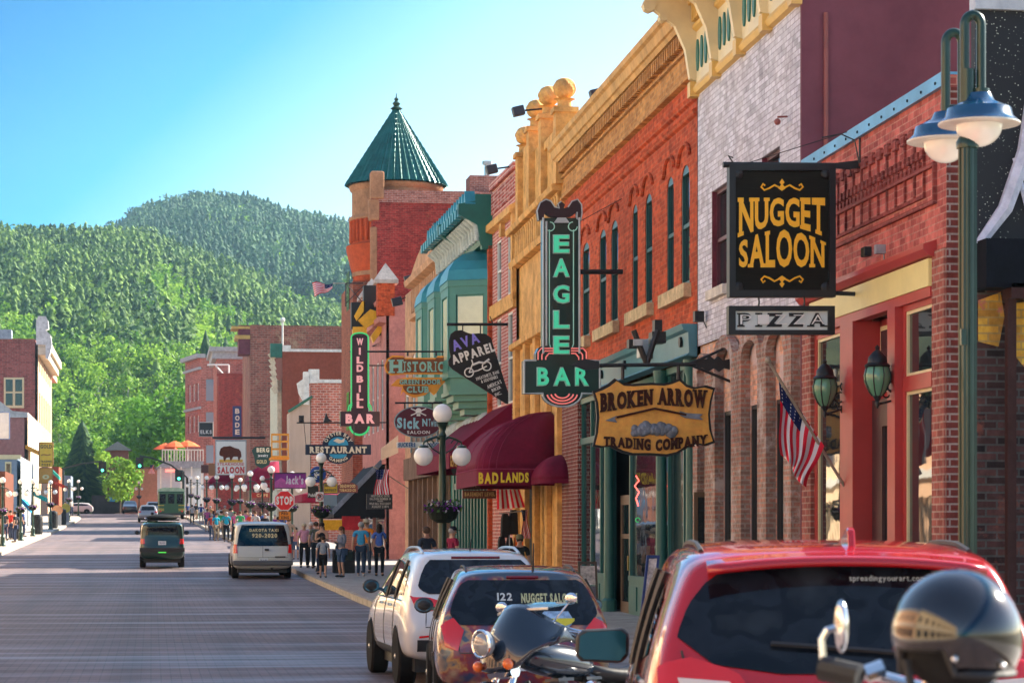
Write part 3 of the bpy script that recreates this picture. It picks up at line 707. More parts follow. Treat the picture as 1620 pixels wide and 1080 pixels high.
for k, (p, q) in enumerate(zip(piers[:-1], piers[1:])):
    c = (U(p[1])+U(q[0]))/2; r = (U(q[0])-U(p[1]))/2
    N = 8; pts_o = [(c-math.cos(math.pi*i/N)*(r+.22), z1-.55+math.sin(math.pi*i/N)*(r*.55+.2)) for i in range(N+1)]; pts_i = [(c-math.cos(math.pi*i/N)*r, z1-.55+math.sin(math.pi*i/N)*r*.55) for i in range(N+1)]
    for i in range(N):
        (x0, y0), (x1, y1), (x2, y2), (x3, y3) = pts_o[i], pts_o[i+1], pts_i[i+1], pts_i[i]
        mb.poly([fc.W(x, .11, y) for x, y in ((x0, y0), (x1, y1), (x2, y2), (x3, y3))], fc.W(0, -.13, 0)-fc.W(0, 0, 0))
mb.build('pier', rub, wb)
bm_ = mat('dark_brown_frame', (.035, .03, .028), .5)
for p, q in ((1250, 1222), (1208, 1182), (1166, 1140), (1124, 1112)): window(fc, wb, U(p), U(q), Z0+.1, vL, -.12, bm_, hbar=.42)
# side wall facing the camera: maroon
mm, n, l, b = nt('maroon_plaster'); v = objc(n); f = noise(n, l, v, .5, 8, .7); f2 = noise(n, l, v, 3, 6, .7)
c = ramp(n, l, f, [(.3, (.11, .025, .045)), (.7, (.21, .06, .085))]); c = mixc(n, l, ramp(n, l, f2, [(.68, (0, 0, 0)), (.74, (.6,)*3)]), c, (.10, .03, .05)); l.new(c, b.inputs['Base Color']); b.inputs['Roughness'].default_value = .75; bump(n, l, f2, .25, b)
mb = MB(); fc.box(mb, a-.06, a, -16, 0, G, zc+6); mb.build('side_wall', mm, wb)
mb = MB(); mb.tube([fc.W(a-.09, -.35, zg(34)), fc.W(a-.09, -.35, fc.v(1270, 18))], .035, 6); mb.build('pipe', mat('maroon_pipe', (.25, .06, .05), .5), wb)
# cornice
yel = mat('yellow_cornice_paint', (.72, .45, .12), .5, var=.1, sc=2, bmp=.05)
yel2 = mat('pale_yellow_paint', (.76, .62, .36), .5, var=.1, sc=2)
mb = MB(); fc.prof(mb, a, b_+.05, [(0, zc-.02), (.08, zc), (.12, zc+.07), (.08, zc+.15), (0, zc+.17)]); 
for k in range(5): x = a+(b_-a)*k/4; fc.box(mb, x-.12, x+.12, 0, .16, zc-.05, zc+.2)
cor = mb.build('cornice_rail', yel, wb)
mb = MB(); fc.box(mb, a, b_, .0, .05, zc+.17, zc+1.75); mb.build('frieze', yel2, wb)
top = fc.v(1040, 62)
mb = MB(); L0 = zc+1.72
fc.prof(mb, a, b_+.15, [(0, L0), (1.0, L0), (1.02, L0+.1), (1.12, L0+.18), (1.14, L0+.36), (1.25, L0+.45), (1.3, L0+.62), (0, L0+.68)]); mb.build('cornice', yel, wb)
mb = MB(); nb_ = 4
for k in range(nb_+1):
    x = a+(b_-.14-a)*k/nb_+.02
    pts = [(0.0, zc+.2), (.16, zc+.25), (.24, zc+.75), (.42, zc+1.15), (.8, zc+1.42), (.86, zc+1.72), (0, zc+1.72)]
    mb.poly([fc.W(x, w_, v_) for w_, v_ in pts], fc.W(.15, 0, 0)-fc.W(0, 0, 0))
    mb.tube([fc.W(x-.02, .86, zc+1.5), fc.W(x+.2, .86, zc+1.5)], .12, 8); mb.tube([fc.W(x-.02, .62, zc+1.3), fc.W(x+.2, .62, zc+1.3)], .08, 8)
mb.build('cornice_bracket', yel2, wb)
mb = MB()
for k in range(nb_):
    x0 = a+(b_-a)*k/nb_+.2; x1 = a+(b_-a)*(k+1)/nb_-.1
    fc.prof(mb, x0, x1, [(.05, zc+1.05), (.12, zc+1.1), (.12, zc+1.16), (.05, zc+1.18)]); dentils(mb, fc, x0+.05, x1-.05, 10, .05, .16, zc+1.2, zc+1.5, .5); fc.box(mb, x0, x1, .05, .2, zc+1.5, zc+1.6)
mb.build('dentil', yel, wb)
mb = MB()
for k in range(nb_):
    x0 = a+(b_-a)*k/nb_+.32; x1 = a+(b_-a)*(k+1)/nb_-.12
    for j in range(4):
        c = x0+(x1-x0)*(j+.5)/4; mb.poly([fc.W(c+math.cos(t_)*.085, .05, zc+.62+math.sin(t_)*.27) for t_ in np.linspace(0, 6.283, 13)[:-1]], fc.W(0, .03, 0)-fc.W(0, 0, 0))
mb.build('oval_vent', mat('green_oval', (.03, .16, .13), .5), wb)
q = P(1062, 18, fc.u(1050)[1]); mb = MB(); mb.lathe([(.16, -.9), (.26, -.75), (.16, -.6), (.2, -.45), (.13, -.3), (.1, -.2)], (q.x+.2, q.y, q.z)); mb.ball((q.x+.2, q.y, q.z), .16); fc.box(mb, b_-.1, b_+.35, -.2, .4, L0+.5, q.z-.88)
mb.build('ball_finial', mat('weathered_zinc', (.45, .45, .5), .5, .2, var=.5, sc=6), wb, smooth=True)
# ======== red brick building
a, b_ = U(1103), U(893); base = fc.W(a, 0, 0)
rb = thing('red_brick_building', 'two storey red brick building with ochre corbelled cornice and teal shopfront', 'building', (base.x, base.y, zg(base.y)))
redb = brick('red_brick', (.50, .085, .03), (.40, .06, .022), (.46, .13, .06), .24, .085, .009, dirt=.35, stain=(.30, .05, .03), bmp=.45, blotch=((.52, .22, .14), .8, .66))
zs = fc.v(1103, 512); ztop = fc.v(960, 158)
wins = [(1066, 1054.8), (1091, 1077.8), (1009, 1000.4), (1031.9, 1020.7), (977.8, 966.7), (959, 948.5), (932.6, 921.5), (917, 908)]
zw1 = fc.v(1084, 262); zw0 = fc.v(1084, 452)
ops = [(U(p), U(q), zw0, zw1, .28) for p, q in wins]
mb = MB(); fc.wall(mb, a, b_, zs, ztop-1.0, ops, .08); shell(fc, mb, a, b_, G, ztop-.1, 16, -.1); mb.build('wall', redb, rb)
for o_ in ops: window(fc, rb, o_[0], o_[1], o_[2], o_[3], -.065, teald, ar=.28, hbar=.5, t=.07)
hood = MB()
for o_ in ops:
    c = (o_[0]+o_[1])/2; r = (o_[1]-o_[0])/2+.12
    pts = [fc.W(c-math.cos(math.pi*i/8)*r, .03, o_[3]+.12+math.sin(math.pi*i/8)*.25) for i in range(9)]; hood.tube(pts, .035, 5)
    hood.tube([fc.W(c+r, .03, o_[3]+.12), fc.W(c+r+.1, .03, o_[3]+.05)], .04, 5)
hood.build('window_hood', redb, rb)
mb = MB()
for i in (0, 2, 4, 6): 
    q = [ops[i][0], ops[i][1], ops[i+1][0], ops[i+1][1]]; fc.box(mb, min(q)-.15, max(q)+.15, -.06, .14, zw0-.24, zw0-.003)
mb.build('sill', mat('rough_sill_stone', (.55, .42, .24), .85, var=.35, sc=5, bmp=.6), rb)
mb = MB()
for zz in (fc.v(1103, 175.5), fc.v(1097, 156.3)): fc.prof(mb, a+.05, b_, [(0, zz-.08), (.05, zz-.05), (.08, zz+.03), (0, zz+.08)])
mb.build('stringcourse', redb, rb)
och = brick('ochre_brick', (.55, .27, .08), (.47, .21, .06), (.5, .3, .14), .24, .085, .01, dirt=.5, stain=(.3, .1, .04), bmp=.6)
mb = MB(); z0 = ztop-1.25
fc.box(mb, a, b_, -.3, .07, z0, z0+.55); fc.prof(mb, a, b_, [(0, z0-.06), (.11, z0-.04), (.11, z0+.03), (0, z0+.05)]); mb.build('frieze', och, rb)
mb = MB(); dentils(mb, fc, a, b_, 72, .07, .19, z0+.56, z0+.80, .5); fc.box(mb, a, b_, .0, .072, z0+.55, z0+.82); fc.prof(mb, a, b_, [(.0, z0+.42), (.13, z0+.44), (.13, z0+.48), (0, z0+.5)])
mb.build('dentil', och, rb)
mb = MB(); fc.prof(mb, a-.02, b_, [(-.4, z0+.82), (.22, z0+.82), (.26, z0+.9), (.3, z0+.92), (.34, z0+1.08), (.40, z0+1.12), (.42, z0+1.22), (-.4, z0+1.26)]); mb.build('cornice', mat('ochre_wash', (.58, .34, .13), .7, var=.3, sc=1.5, bmp=.3, streak=True), rb)
# shopfront
Z0 = zg(45)+.1; zb_ = fc.v(1103, 562)
mb = MB(); fc.prof(mb, a, b_-.2, [(0, zs), (.28, zs-.0), (.24, zs-.1), (.16, zs-.14), (.14, zb_+.05), (.2, zb_), (0, zb_-.02)]); mb.build('shop_cornice', tealb, rb)
mb = MB()
for x in np.linspace(a+.6, b_-.8, 6): mb.tube([fc.W(x, .15, (zs+zb_)/2), fc.W(x, .2, (zs+zb_)/2)], .1, 6)
mb.build('iron_star', black, rb)
se = U(918); sa = U(1101)
cols = [U(965)+.0, U(1048), U(1096)]
mb = MB()
for x in cols: mb.lathe([(.17, 0), (.17, .3), (.12, .35), (.105, 2), (.1, zb_-Z0-.35), (.14, zb_-Z0-.25), (.16, zb_-Z0-.05)], fc.W(x, .02, Z0), 12)
mb.build('column', teal, rb, smooth=30)
# display window bays between column px: near bay (1048-1096) window, recessed door (965-1048), far bay
def bay(x0, x1, w_, nm='shop_window', k=2, kick=.75):
    mb = MB(); fc.box(mb, x0, x1, w_-.08, w_+.06, Z0, Z0+kick); zt2 = zb_-.03; tr = zb_-1.0
    for x in np.linspace(x0, x1-.09, k+1): fc.box(mb, x, x+.09, w_-.08, w_+.05, Z0+kick, zt2)
    fc.box(mb, x0, x1, w_-.08, w_+.08, zt2-.12, zt2-.002); fc.box(mb, x0, x1, w_-.08, w_+.08, tr-.07, tr+.07); fc.box(mb, x0, x1, w_-.08, w_+.08, Z0+kick, Z0+kick+.1)
    p_ = x0+.2
    while p_+.5 < x1: fc.box(mb, p_, min(p_+.9, x1-.1), w_+.06, w_+.085, Z0+.15, Z0+kick-.12); p_ += 1.1
    fr = mb.build(nm, teal, rb); g = MB(); fc.box(g, x0+.02, x1-.02, w_-.02, w_, Z0+kick+.02, zt2-.05); g.build('pane', G_, fr)
bay(cols[1]+.1, cols[0]-1.4, -.22, k=1); bay(sa, cols[1]-.15, -.12, k=2); bay(cols[0]+.15, se, -.08, k=3)
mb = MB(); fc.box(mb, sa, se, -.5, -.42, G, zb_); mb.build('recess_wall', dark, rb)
dx0, dx1 = cols[0]-1.35, cols[0]-.2
mb = MB(); 
for q in ((dx0, dx0+.14, Z0, Z0+2.5), (dx1-.14, dx1, Z0, Z0+2.5), (dx0+.14, dx1-.14, Z0, Z0+.3), (dx0+.14, dx1-.14, Z0+2.3, Z0+2.5), (dx0+.14, dx1-.14, Z0+1.6, Z0+1.7)): fc.box(mb, q[0], q[1], -.25, -.19, q[2], q[3])
dr = mb.build('door', mat('brown_door', (.10, .055, .03), .5), rb); g = MB(); fc.box(g, dx0+.1, dx1-.1, -.23, -.215, Z0+.2, Z0+2.4); g.build('pane', G_, dr); h_ = MB(); fc.box(h_, dx0+.04, dx0+.1, -.19, -.15, Z0+.95, Z0+1.25); h_.build('handle', MC['brass'], dr)
mb = MB(); fc.box(mb, se, b_, -.2, .06, G, zs-.0); mb.build('pier', db, rb)
# ======== ochre stone building with ball finials, striped brick wing
a, b_ = U(893), U(817); base = fc.W(a, 0, 0)
ys_ = thing('ochre_stone_building', 'ochre stone and striped brick building with fluted ball finials on its parapet', 'building', (base.x, base.y, zg(base.y)))
zr = fc.v(893, 300); Z0 = zg(58)
ops = [(U(866), U(858), zg(58)+.4, zg(58)+3.2), (U(842), U(832), zg(58)+.4, zg(58)+3.2)]
mb = MB(); fc.wall(mb, a, b_, G, zr, ops, .1); shell(fc, mb, a, b_, G, zr-.1, 14, -.12); mb.build('wall', ochre, ys_)
for o_ in ops: window(fc, ys_, *o_[:4], -.09, mat('grey_trim', (.4, .4, .38), .5), hbar=0)
mb = MB()
for p in (890, 873, 854, 838, 822):
    fc.box(mb, U(p), U(p)+.42, 0, .14, G, zr-3.1); 
fc.prof(mb, a, b_, [(0, zr-3.2), (.22, zr-3.15), (.22, zr-3.0), (0, zr-2.9)]); fc.prof(mb, a, b_, [(0, zr-.95), (.2, zr-.92), (.24, zr-.75), (0, zr-.7)])
x = a+.1
while x < b_-.2: fc.box(mb, x, x+.2, 0, .16, zr-.68, zr-.05); mb.tube([fc.W(x, .06, zr-.1), fc.W(x+.2, .06, zr-.1)], .13, 6); x += .42
fc.prof(mb, a, b_, [(0, zr-.03), (.3, zr-.02), (.34, zr+.12), (.1, zr+.22), (-.3, zr+.22)])
mb.build('carved_band', ochre, ys_, bevel=.02)
fin = []
zf0 = zr+.22
for px, py in ((893, 140), (868.5, 152), (849, 173), (831, 215)):
    u_, d_ = fc.u(px); 
    if u_ > b_: u_ = b_-.1
    q = P(px, py, d_); fin.append((u_, q.z))
def finial(par, u_, zc_, z0_, m_):
    mb = MB(); c = fc.W(u_, .0, 0)
    fc.box(mb, u_-.24, u_+.24, -.24, .24, z0_, zc_-.48); fc.box(mb, u_-.3, u_+.3, -.3, .3, zc_-.6, zc_-.48)
    mb.lathe([(.18, -.48), (.17, -.3), (.26, -.26)], (c.x, c.y, zc_), 14)
    n_ = 40; prof = []
    base_ = len(mb.v)
    for i in range(13):
        ph = math.pi*i/12*.93+.1
        for k in range(n_):
            an = 2*math.pi*k/n_; rr = .26*math.sin(min(math.pi, ph))*(1+.11*math.cos(9*(an+ph*.7))); mb.v.append((c.x+rr*math.cos(an), c.y+rr*math.sin(an), zc_-.25*math.cos(ph)))
    for i in range(12):
        for k in range(n_): k2 = (k+1) % n_; mb.f.append((base_+i*n_+k, base_+i*n_+k2, base_+(i+1)*n_+k2, base_+(i+1)*n_+k))
    return mb.build('ball_finial', m_, par, smooth=50)
for u_, zc_ in fin: finial(ys_, u_, zc_, zf0-.1, ochre)
mb = MB(); zp = fin[1][1]-1.2
fc.prof(mb, fin[0][0], fin[1][0], [(-.1, zp-.2), (.16, zp-.2), (.16, zp), (-.1, zp+.05)]); fc.box(mb, fin[0][0], fin[1][0], -.1, .08, zf0, zp-.22)
zp2 = fin[2][1]-1.1; fc.box(mb, fin[1][0], fin[2][0], -.1, .08, zf0, zp2); zp3 = fin[3][1]-.6; fc.box(mb, fin[2][0], fin[3][0], -.1, .1, zf0, zp3+.2)
mb.build('parapet', ochre, ys_)
q0 = fc.u(905); mb = MB(); fc.box(mb, q0[0]-.35, q0[0]+.35, -1.4, -.4, 8, P(905, 157, q0[1]).z); fc.box(mb, q0[0]-.4, q0[0]+1.1, -1.6, -.55, 8, P(930, 207, q0[1]).z); mb.build('chimney', mat('white_stucco', (.66, .64, .55), .8, var=.1), ys_)
# striped brick wing
fc = F2; a, b_ = U(817, F2), U(779, F2); base = fc.W(a, 0, 0)
stb = brick('striped_brick', (.46, .12, .10), (.40, .09, .08), (.68, .48, .44), .20, .10, .018, dirt=.2, bmp=.4)
sw = thing('striped_brick_building', 'narrow pink striped brick front with tall windows between ochre and teal buildings', 'building', (base.x, base.y, zg(base.y)))
zt = fc.v(822, 250); z5 = fc.v(800, 345)
ops = []
for p, q in ((811, 803), (793, 786)):
    ops += [(U(p, F2), U(q, F2), fc.v(800, 640), fc.v(800, 498), 0), (U(p, F2), U(q, F2), fc.v(800, 470), fc.v(800, 372), 0)]
mb = MB(); fc.wall(mb, a, b_, G, zt, ops, .08); shell(fc, mb, a, b_, G, zt, 12, -.1); mb.build('wall', stb, sw)
for o_ in ops: window(fc, sw, *o_[:4], -.07, white)
mb = MB(); fc.prof(mb, a, b_, [(0, z5-.15), (.2, z5-.1), (.2, z5+.1), (0, z5+.2)]); zz = fc.v(800, 484); fc.box(mb, a, b_, 0, .1, zz-.2, zz+.2); fc.box(mb, a, a+.3, 0, .12, zz, z5); fc.box(mb, (a+b_)/2-.2, (a+b_)/2+.2, 0, .12, fc.v(800, 372), z5-.1)
mb.build('stone_band', ochre, sw)
mb = MB(); dentils(mb, fc, a, b_, 26, 0, .05, z5+.4, zt-.3, .45); fc.box(mb, a, b_, 0, .1, zt-.2, zt); mb.build('brick_relief', stb, sw)
# ======== teal building with oriel bays
tg = mat('green_paint', (.03, .19, .15), .4, var=.15, sc=1.5, bmp=.04); tb_ = mat('teal_roof_metal', (.04, .24, .27), .35, .2, var=.2, sc=1.5)
a, b_ = U(779, F2), F2.uy(79); base = fc.W(a, 0, 0)
tbld = thing('oriel_building', 'green Victorian building with oriel bays and bracketed cornice', 'building', (base.x, base.y, zg(base.y)))
zt = fc.v(775, 392)
mb = MB(); fc.wall(mb, a, b_, G, zt, [(a+.8, b_-.8, G, zg(75)+4.4)], .5); shell(fc, mb, a, b_, G, zt, 14); mb.build('wall', tg, tbld)
mb = MB(); fc.box(mb, a-.02, a+.25, 0, .12, G, zt); mb.build('pilaster', redb, tbld)
# cornice: stepped dark green blocks with pale brackets and cresting
zT = fc.v(772, 300); mb = MB(); br = MB(); cr = MB(); n_ = 15
fc.prof(mb, a, b_, [(0, zt), (.35, zt+.02), (.4, zt+.25), (0, zt+.3)]); fc.prof(mb, a, b_, [(0, zt+.25), (.5, zt+.95), (.85, zt+1.0), (.9, zt+1.2), (0, zt+1.3)])
for k in range(n_+1):
    x = a+(b_-a-.3)*k/n_
    br.tube([fc.W(x+.15, .42, zt+.15), fc.W(x+.15, .42, zt+.6), fc.W(x+.15, .68, zt+.88)], [.09, .14, .17], 8)
    fc.box(cr, x, x+.34, .8, 1.0, zt+.85, zt+1.1)
    cr.poly([fc.W(x-.05, .5, zt+1.2), fc.W(x+.4, .5, zt+1.2), fc.W(x+.17, .5, zt+1.6)], fc.W(0, .3, 0)-fc.W(0, 0, 0))
for x in (a-.02, (a+b_)/2): 
    mb.poly([fc.W(x, w_, v_) for w_, v_ in ((0, zt-.1), (.3, zt-.1), (.45, zt+.6), (1.0, zt+.9), (1.0, zt+1.2), (.5, zt+1.3), (.5, zt+1.5), (0, zt+1.5))], fc.W(.35, 0, 0)-fc.W(0, 0, 0))
mb.build('cornice', mat('deep_green_paint', (.012, .13, .10), .4, var=.2, sc=1.5), tbld); br.build('bracket', mat('pale_bracket', (.42, .46, .44), .6), tbld, smooth=50); cr.build('cresting', tb_, tbld)
def oriel(u0, L, w_, v0, v1, k):
    m1 = .6; foot = [(u0, 0), (u0+m1, w_), (u0+L-m1, w_), (u0+L, 0)]
    mb = MB(); 
    def ring(fp, z0, z1): mb.poly([fc.W(x, y, z0) for x, y in fp], Vector((0, 0, z1-z0)))
    sc = lambda s_, fp=foot: [((x-(u0+L/2))*s_+(u0+L/2), y*s_) for x, y in fp]
    ring(foot, v0, v1); ring(sc(1.06), v0-.12, v0+.1); ring(sc(1.06), v1-.1, v1+.08); ring(sc(.98), v0-.5, v0-.12); ring(sc(1.03), v0-.62, v0-.5)
    for s_, z in ((.9, .8), (.75, 1.0), (.58, 1.18)): ring(sc(s_), v0-z, v0-z+.2)
    for (p, q) in ((0, 1), (1, 2), (2, 3)):
        A = fc.W(*foot[p], v0); B = fc.W(*foot[q], v0); e = (B-A); nn = Vector((e.y, -e.x, 0)).normalized(); 
        if nn.dot(fc.W(0, 1, 0)-fc.W(0, 0, 0)) < 0: nn = -nn
        nn *= .05
        for t0, t1 in ((0, .16), (.84, 1)): mb.ob(A+e*t0, e*(t1-t0), nn, Vector((0, 0, v1-v0)))
        mb.ob(A+e*.16+Vector((0, 0, 0)), e*.68, nn, Vector((0, 0, .45))); mb.ob(A+e*.16+Vector((0, 0, v1-v0-.35)), e*.68, nn, Vector((0, 0, .35)))
    o_ = mb.build('oriel_bay', tg, tbld)
    g = MB()
    for (p, q) in ((0, 1), (1, 2), (2, 3)):
        A = fc.W(*foot[p], v0+.45); B = fc.W(*foot[q], v0+.45); e = (B-A); nn = Vector((e.y, -e.x, 0)).normalized()*.02
        if nn.dot(fc.W(0, 1, 0)-fc.W(0, 0, 0)) < 0: nn = -nn
        g.ob(A+e*.2, e*.6, nn, Vector((0, 0, v1-v0-.85)))
    g.build('pane', mat('curtained_glass', (.62, .62, .42), .2, var=.15, sc=1, spec=.8), o_)
    r_ = MB(); N = 5; rows = []
    for i in range(N+1):
        s_ = math.cos(math.pi/2*i/N)*.98+.04; z = v1+.08+math.sin(math.pi/2*i/N)*1.0; rows.append([fc.W(x, y, z) for x, y in sc(s_*1.06)])
    r_.sheet(rows); r_.build('bay_roof', tb_, o_)
zo0 = fc.v(755, 600); zo1 = fc.v(755, 462)
u0 = a+.2
for k in range(3): oriel(u0, 3.0, 1.15, zo0, zo1, k); u0 += 3.4
# teal ground floor
Z0 = zg(75)+.1; mb = MB(); fc.box(mb, a+.8, b_-.8, -.5, -.4, Z0, Z0+.7)
for x in np.linspace(a+.8, b_-1, 12): fc.box(mb, x, x+.2, -.45, .03, Z0, Z0+4.35)
fc.box(mb, a+.8, b_-.8, -.45, .02, Z0+2.9, Z0+3.1); o_ = mb.build('shop_window', teal, tbld); g = MB(); fc.box(g, a+.8, b_-.8, -.44, -.42, Z0+.7, Z0+4.4); g.build('pane', G_, o_)
mb = MB(); x = a+.4
while x < b_: mb.ball(fc.W(x, .1, Z0+4.75), .3, 10); x += .7
mb.build('scallop_corbel', mat('pale_bracket', (.42, .46, .44), .6), tbld, smooth=True)
# ======== tan stone, then alley, pink building, hotel
def simple(name, label, fc, a, b_, zt, m, ops, win=None, depth=12, sidem=None, nmw='window', ar=0, z0=None, cat='building'):
    base = fc.W(min(a, b_), 0, 0); t_ = thing(name, label, cat, (base.x, base.y, zg(base.y)))
    mb = MB(); z0 = (zg(base.y)-.3) if z0 is None else z0
    fc.wall(mb, a, b_, z0, zt, ops, .1); shell(fc, mb, a, b_, z0, zt, depth, -.12); mb.build('wall', m, t_)
    for o_ in ops: window(fc, t_, *o_[:4], -.09, win or white, ar=(o_[4] if len(o_) > 4 else 0))
    return t_
a, b_ = F2.uy(79.1), F2.uy(90); zt = fc.v(655, 455); tan = mat('tan_stone', (.52, .30, .17), .8, var=.3, sc=1.5, bmp=.4)
Zg = zg(88)
ops = [(a+.8+k*2.4, a+2.0+k*2.4, Zg+5.3, Zg+8.2, .35) for k in range(6)]
tn = simple('tan_stone_building', 'tan carved stone building with arched parapet next to the green oriel building', F2, a, b_, zt, tan, ops)
mb = MB(); F2.prof(mb, a, b_, [(0, zt-.1), (.35, zt), (.4, zt+.2), (0, zt+.25)]); F2.prof(mb, a, b_, [(0, zt-1.3), (.2, zt-1.25), (.22, zt-1.1), (0, zt-1.05)])
for x in np.arange(a, b_, .55): F2.box(mb, x, x+.25, 0, .15, zt-1.0, zt-.15)
mb.poly([F2.W(a+(b_-a)*t_, 0, zt+.2+.9*math.sin(math.pi*t_)) for t_ in np.linspace(0, 1, 9)], F2.W(0, .2, 0)-F2.W(0, 0, 0)); mb.build('cornice', tan, tn)
# wooden shopfront on tan building
wood = mat('weathered_wood', (.20, .13, .09), .85, var=.4, sc=6, bmp=.5, streak=True)
mb = MB(); F2.box(mb, a, b_, .05, .4, Zg+3.4, Zg+4.2)
for x in np.linspace(a, b_-.3, 8): F2.box(mb, x, x+.28, .05, .22, Zg, Zg+3.4)
F2.box(mb, a, b_, .05, .12, Zg+4.2, Zg+6.0); mb.build('wood_shopfront', wood, tn)
mb = MB()
for x in np.linspace(a-.9, b_-.5, 8): F2.box(mb, x, x+.35, .12, .16, Zg+4.45, Zg+5.8)
mb.build('shutter', mat('grey_green_shutter', (.16, .2, .2), .6), tn)
# pink building beyond the alley
a, b_ = F2.uy(100.5), U(582, F2); zt = fc.v(618, 470); pk = mat('pink_plaster', (.50, .21, .18), .75, var=.2, sc=1.2, bmp=.2)
Zg = zg(104)
ops = [(a+1.2+k*2.1, a+2.3+k*2.1, Zg+5.6, Zg+8.6, 0) for k in range(5)]+[(a+.8, a+5, Zg, Zg+3.5, 0), (a+6, a+11, Zg, Zg+3.5, 0)]
pkb = simple('pink_plaster_building', 'pink plastered building with stone capped corner pillars beyond the alley', F2, a, b_, zt, pk, ops, depth=5)
mb = MB(); F2.prof(mb, a, b_, [(0, zt-.9), (.3, zt-.85), (.35, zt-.65), (0, zt-.6)]); F2.prof(mb, a, b_, [(0, zt-.1), (.3, zt-.05), (.35, zt+.1), (-.3, zt+.12)])
for x in np.arange(a, b_, .5): F2.box(mb, x, x+.2, 0, .12, zt-.5, zt-.12)
F2.box(mb, a, b_, 0, .15, Zg+4.1, Zg+4.4); mb.build('cornice', pk, pkb)
mb = MB(); cap = MB()
for x, h_ in ((a+.3, .9), (a+6.5, .9), (b_-.5, .9)):
    F2.box(mb, x-.35, x+.35, -.35, .36, zt-.6, zt+h_); c = F2.W(x, 0, zt+h_)
    cap.add([c+Vector((-.5, -.5, 0)), c+Vector((.5, -.5, 0)), c+Vector((.5, .5, 0)), c+Vector((-.5, .5, 0)), c+Vector((0, 0, .75))], [(0, 1, 2, 3), (0, 1, 4), (1, 2, 4), (2, 3, 4), (3, 0, 4)]); cap.box(c.x-.5, c.x+.5, c.y-.5, c.y+.5, c.z-.15, c.z-.002)
mb.build('corner_pillar', redb, pkb); cap.build('pillar_cap', mat('grey_stone_cap', (.45, .40, .36), .7), pkb)
mb = MB(); q = F2.W(a+1.5, -2, 0); mb.box(q.x, q.x+4.5, q.y, q.y+3, zt-.3, fc.v(640, 462)); mb.build('roof_hut', mat('grey_hut', (.55, .62, .72), .6), pkb)
# ======== turreted hotel
Yt = 113.0; zg_ = zg(113); xw = onY(590, 300, Yt).x; xe = 18.5
zt = onY(600, 305, Yt).z; hotel = thing('turreted_hotel', 'tall dark red brick hotel with a green conical turret roof', 'hotel', (xw, Yt, zg_))
hb = brick('hotel_brick', (.34, .04, .035), (.23, .025, .025), (.30, .10, .08), .24, .085, .012, dirt=.5, stain=(.16, .02, .02), bmp=.5, blotch=((.45, .13, .07), .7, .6))
mb = MB(); mb.box(xw, xe, Yt, Yt+7.5, zg_-.3, zt); mb.build('wall', hb, hotel)
mb = MB(); mb.box(xw-.1, xe+.1, Yt-.08, Yt-.0, zt-.45, zt+.0); mb.box(xw-.1, xe+.1, Yt-.08, Yt+.4, zt, zt+.14); mb.box(15.0, 17.4, Yt+.5, Yt+2, zt, zt+1.0); mb.build('parapet', brick('parapet_brick', (.40, .16, .12), (.33, .10, .08), (.46, .33, .30), .24, .085, .012, dirt=.3), hotel)
mb = MB(); mb.tube([(15.9, Yt+1, zt+1), (15.9, Yt+1, zt+1.6)], .14, 8); mb.tube([(15.9, Yt+1, zt+1.6), (15.9, Yt+1, zt+1.75)], .24, 8); mb.build('vent_pipe', mat('galvanised', (.4, .42, .45), .4, .7), hotel)
buff = mat('buff_stone', (.38, .20, .11), .8, var=.3, sc=1.5, bmp=.4); ored = mat('orange_terracotta', (.48, .08, .025), .75, var=.2, sc=1.5, bmp=.3)
mb = MB(); mb.box(xw-.12, xw+.52, Yt-.2, Yt+.5, zt-.3, zt+1.0); mb.box(xw-.2, xw+.3, Yt-.1, Yt+.5, zt-1.3, zt-.3); mb.box(xw-.3, xw+.45, Yt-.2, Yt+.4, zt-7, zt-6.2); mb.box(xw-.12, xw+.2, Yt-.06, Yt+.3, zt-6.2, zt-1.6); mb.build('corner_block', buff, hotel, bevel=.08)
cxT = onY(628, 0, Yt+2.3).x; cy = Yt+2.6; s_ = 34.0
def zz(py): return onY(628, py, cy).z
rt = 2.15; cxw = cxT
mb = MB(); mb.lathe([(rt, zz(440)), (rt, zz(299)), (rt+.12, zz(297))], (cxw, cy, 0), 40); mb.lathe([(rt+.12, zz(352)), (rt+.16, zz(350)), (rt+.12, zz(346))], (cxw, cy, 0), 40); mb.lathe([(rt, zz(306)), (rt+.1, zz(303)), (rt+.14, zz(298)), (rt+.1, zz(296))], (cxw, cy, 0), 40); mb.build('turret_upper', buff, hotel, smooth=40)
mb = MB(); mb.lathe([(rt-.1, zg_+3), (rt-.05, zz(440)), (rt+.25, zz(400)), (rt+.28, zz(392)), (rt+.0, zz(388)), (rt+.03, zz(349))], (cxw, cy, 0), 40)
for k in range(40):
    an = 2*math.pi*k/40; p = Vector((cxw+(rt+.06)*math.cos(an), cy+(rt+.06)*math.sin(an), zz(386))); mb.tube([p, p+Vector((0, 0, zz(352)-zz(386)))], .07, 5)
mb.build('turret_lower', ored, hotel, smooth=40)
mb = MB(); q = onY(560, 460, Yt+1); mb.box(xw-.9, xw+.02, Yt+.6, Yt+7.5, zg_, zz(452)); mb.build('corner_wall', brick('terracotta_brick', (.32, .09, .05), (.26, .06, .04), (.30, .16, .11), .3, .1, .02), hotel)
mb = MB(); 
for pz in (430, 620): mb.box(xw-.93, xw-.89, Yt+2.5, Yt+4, zz(pz+60), zz(pz))
mb.build('window', G_, hotel)
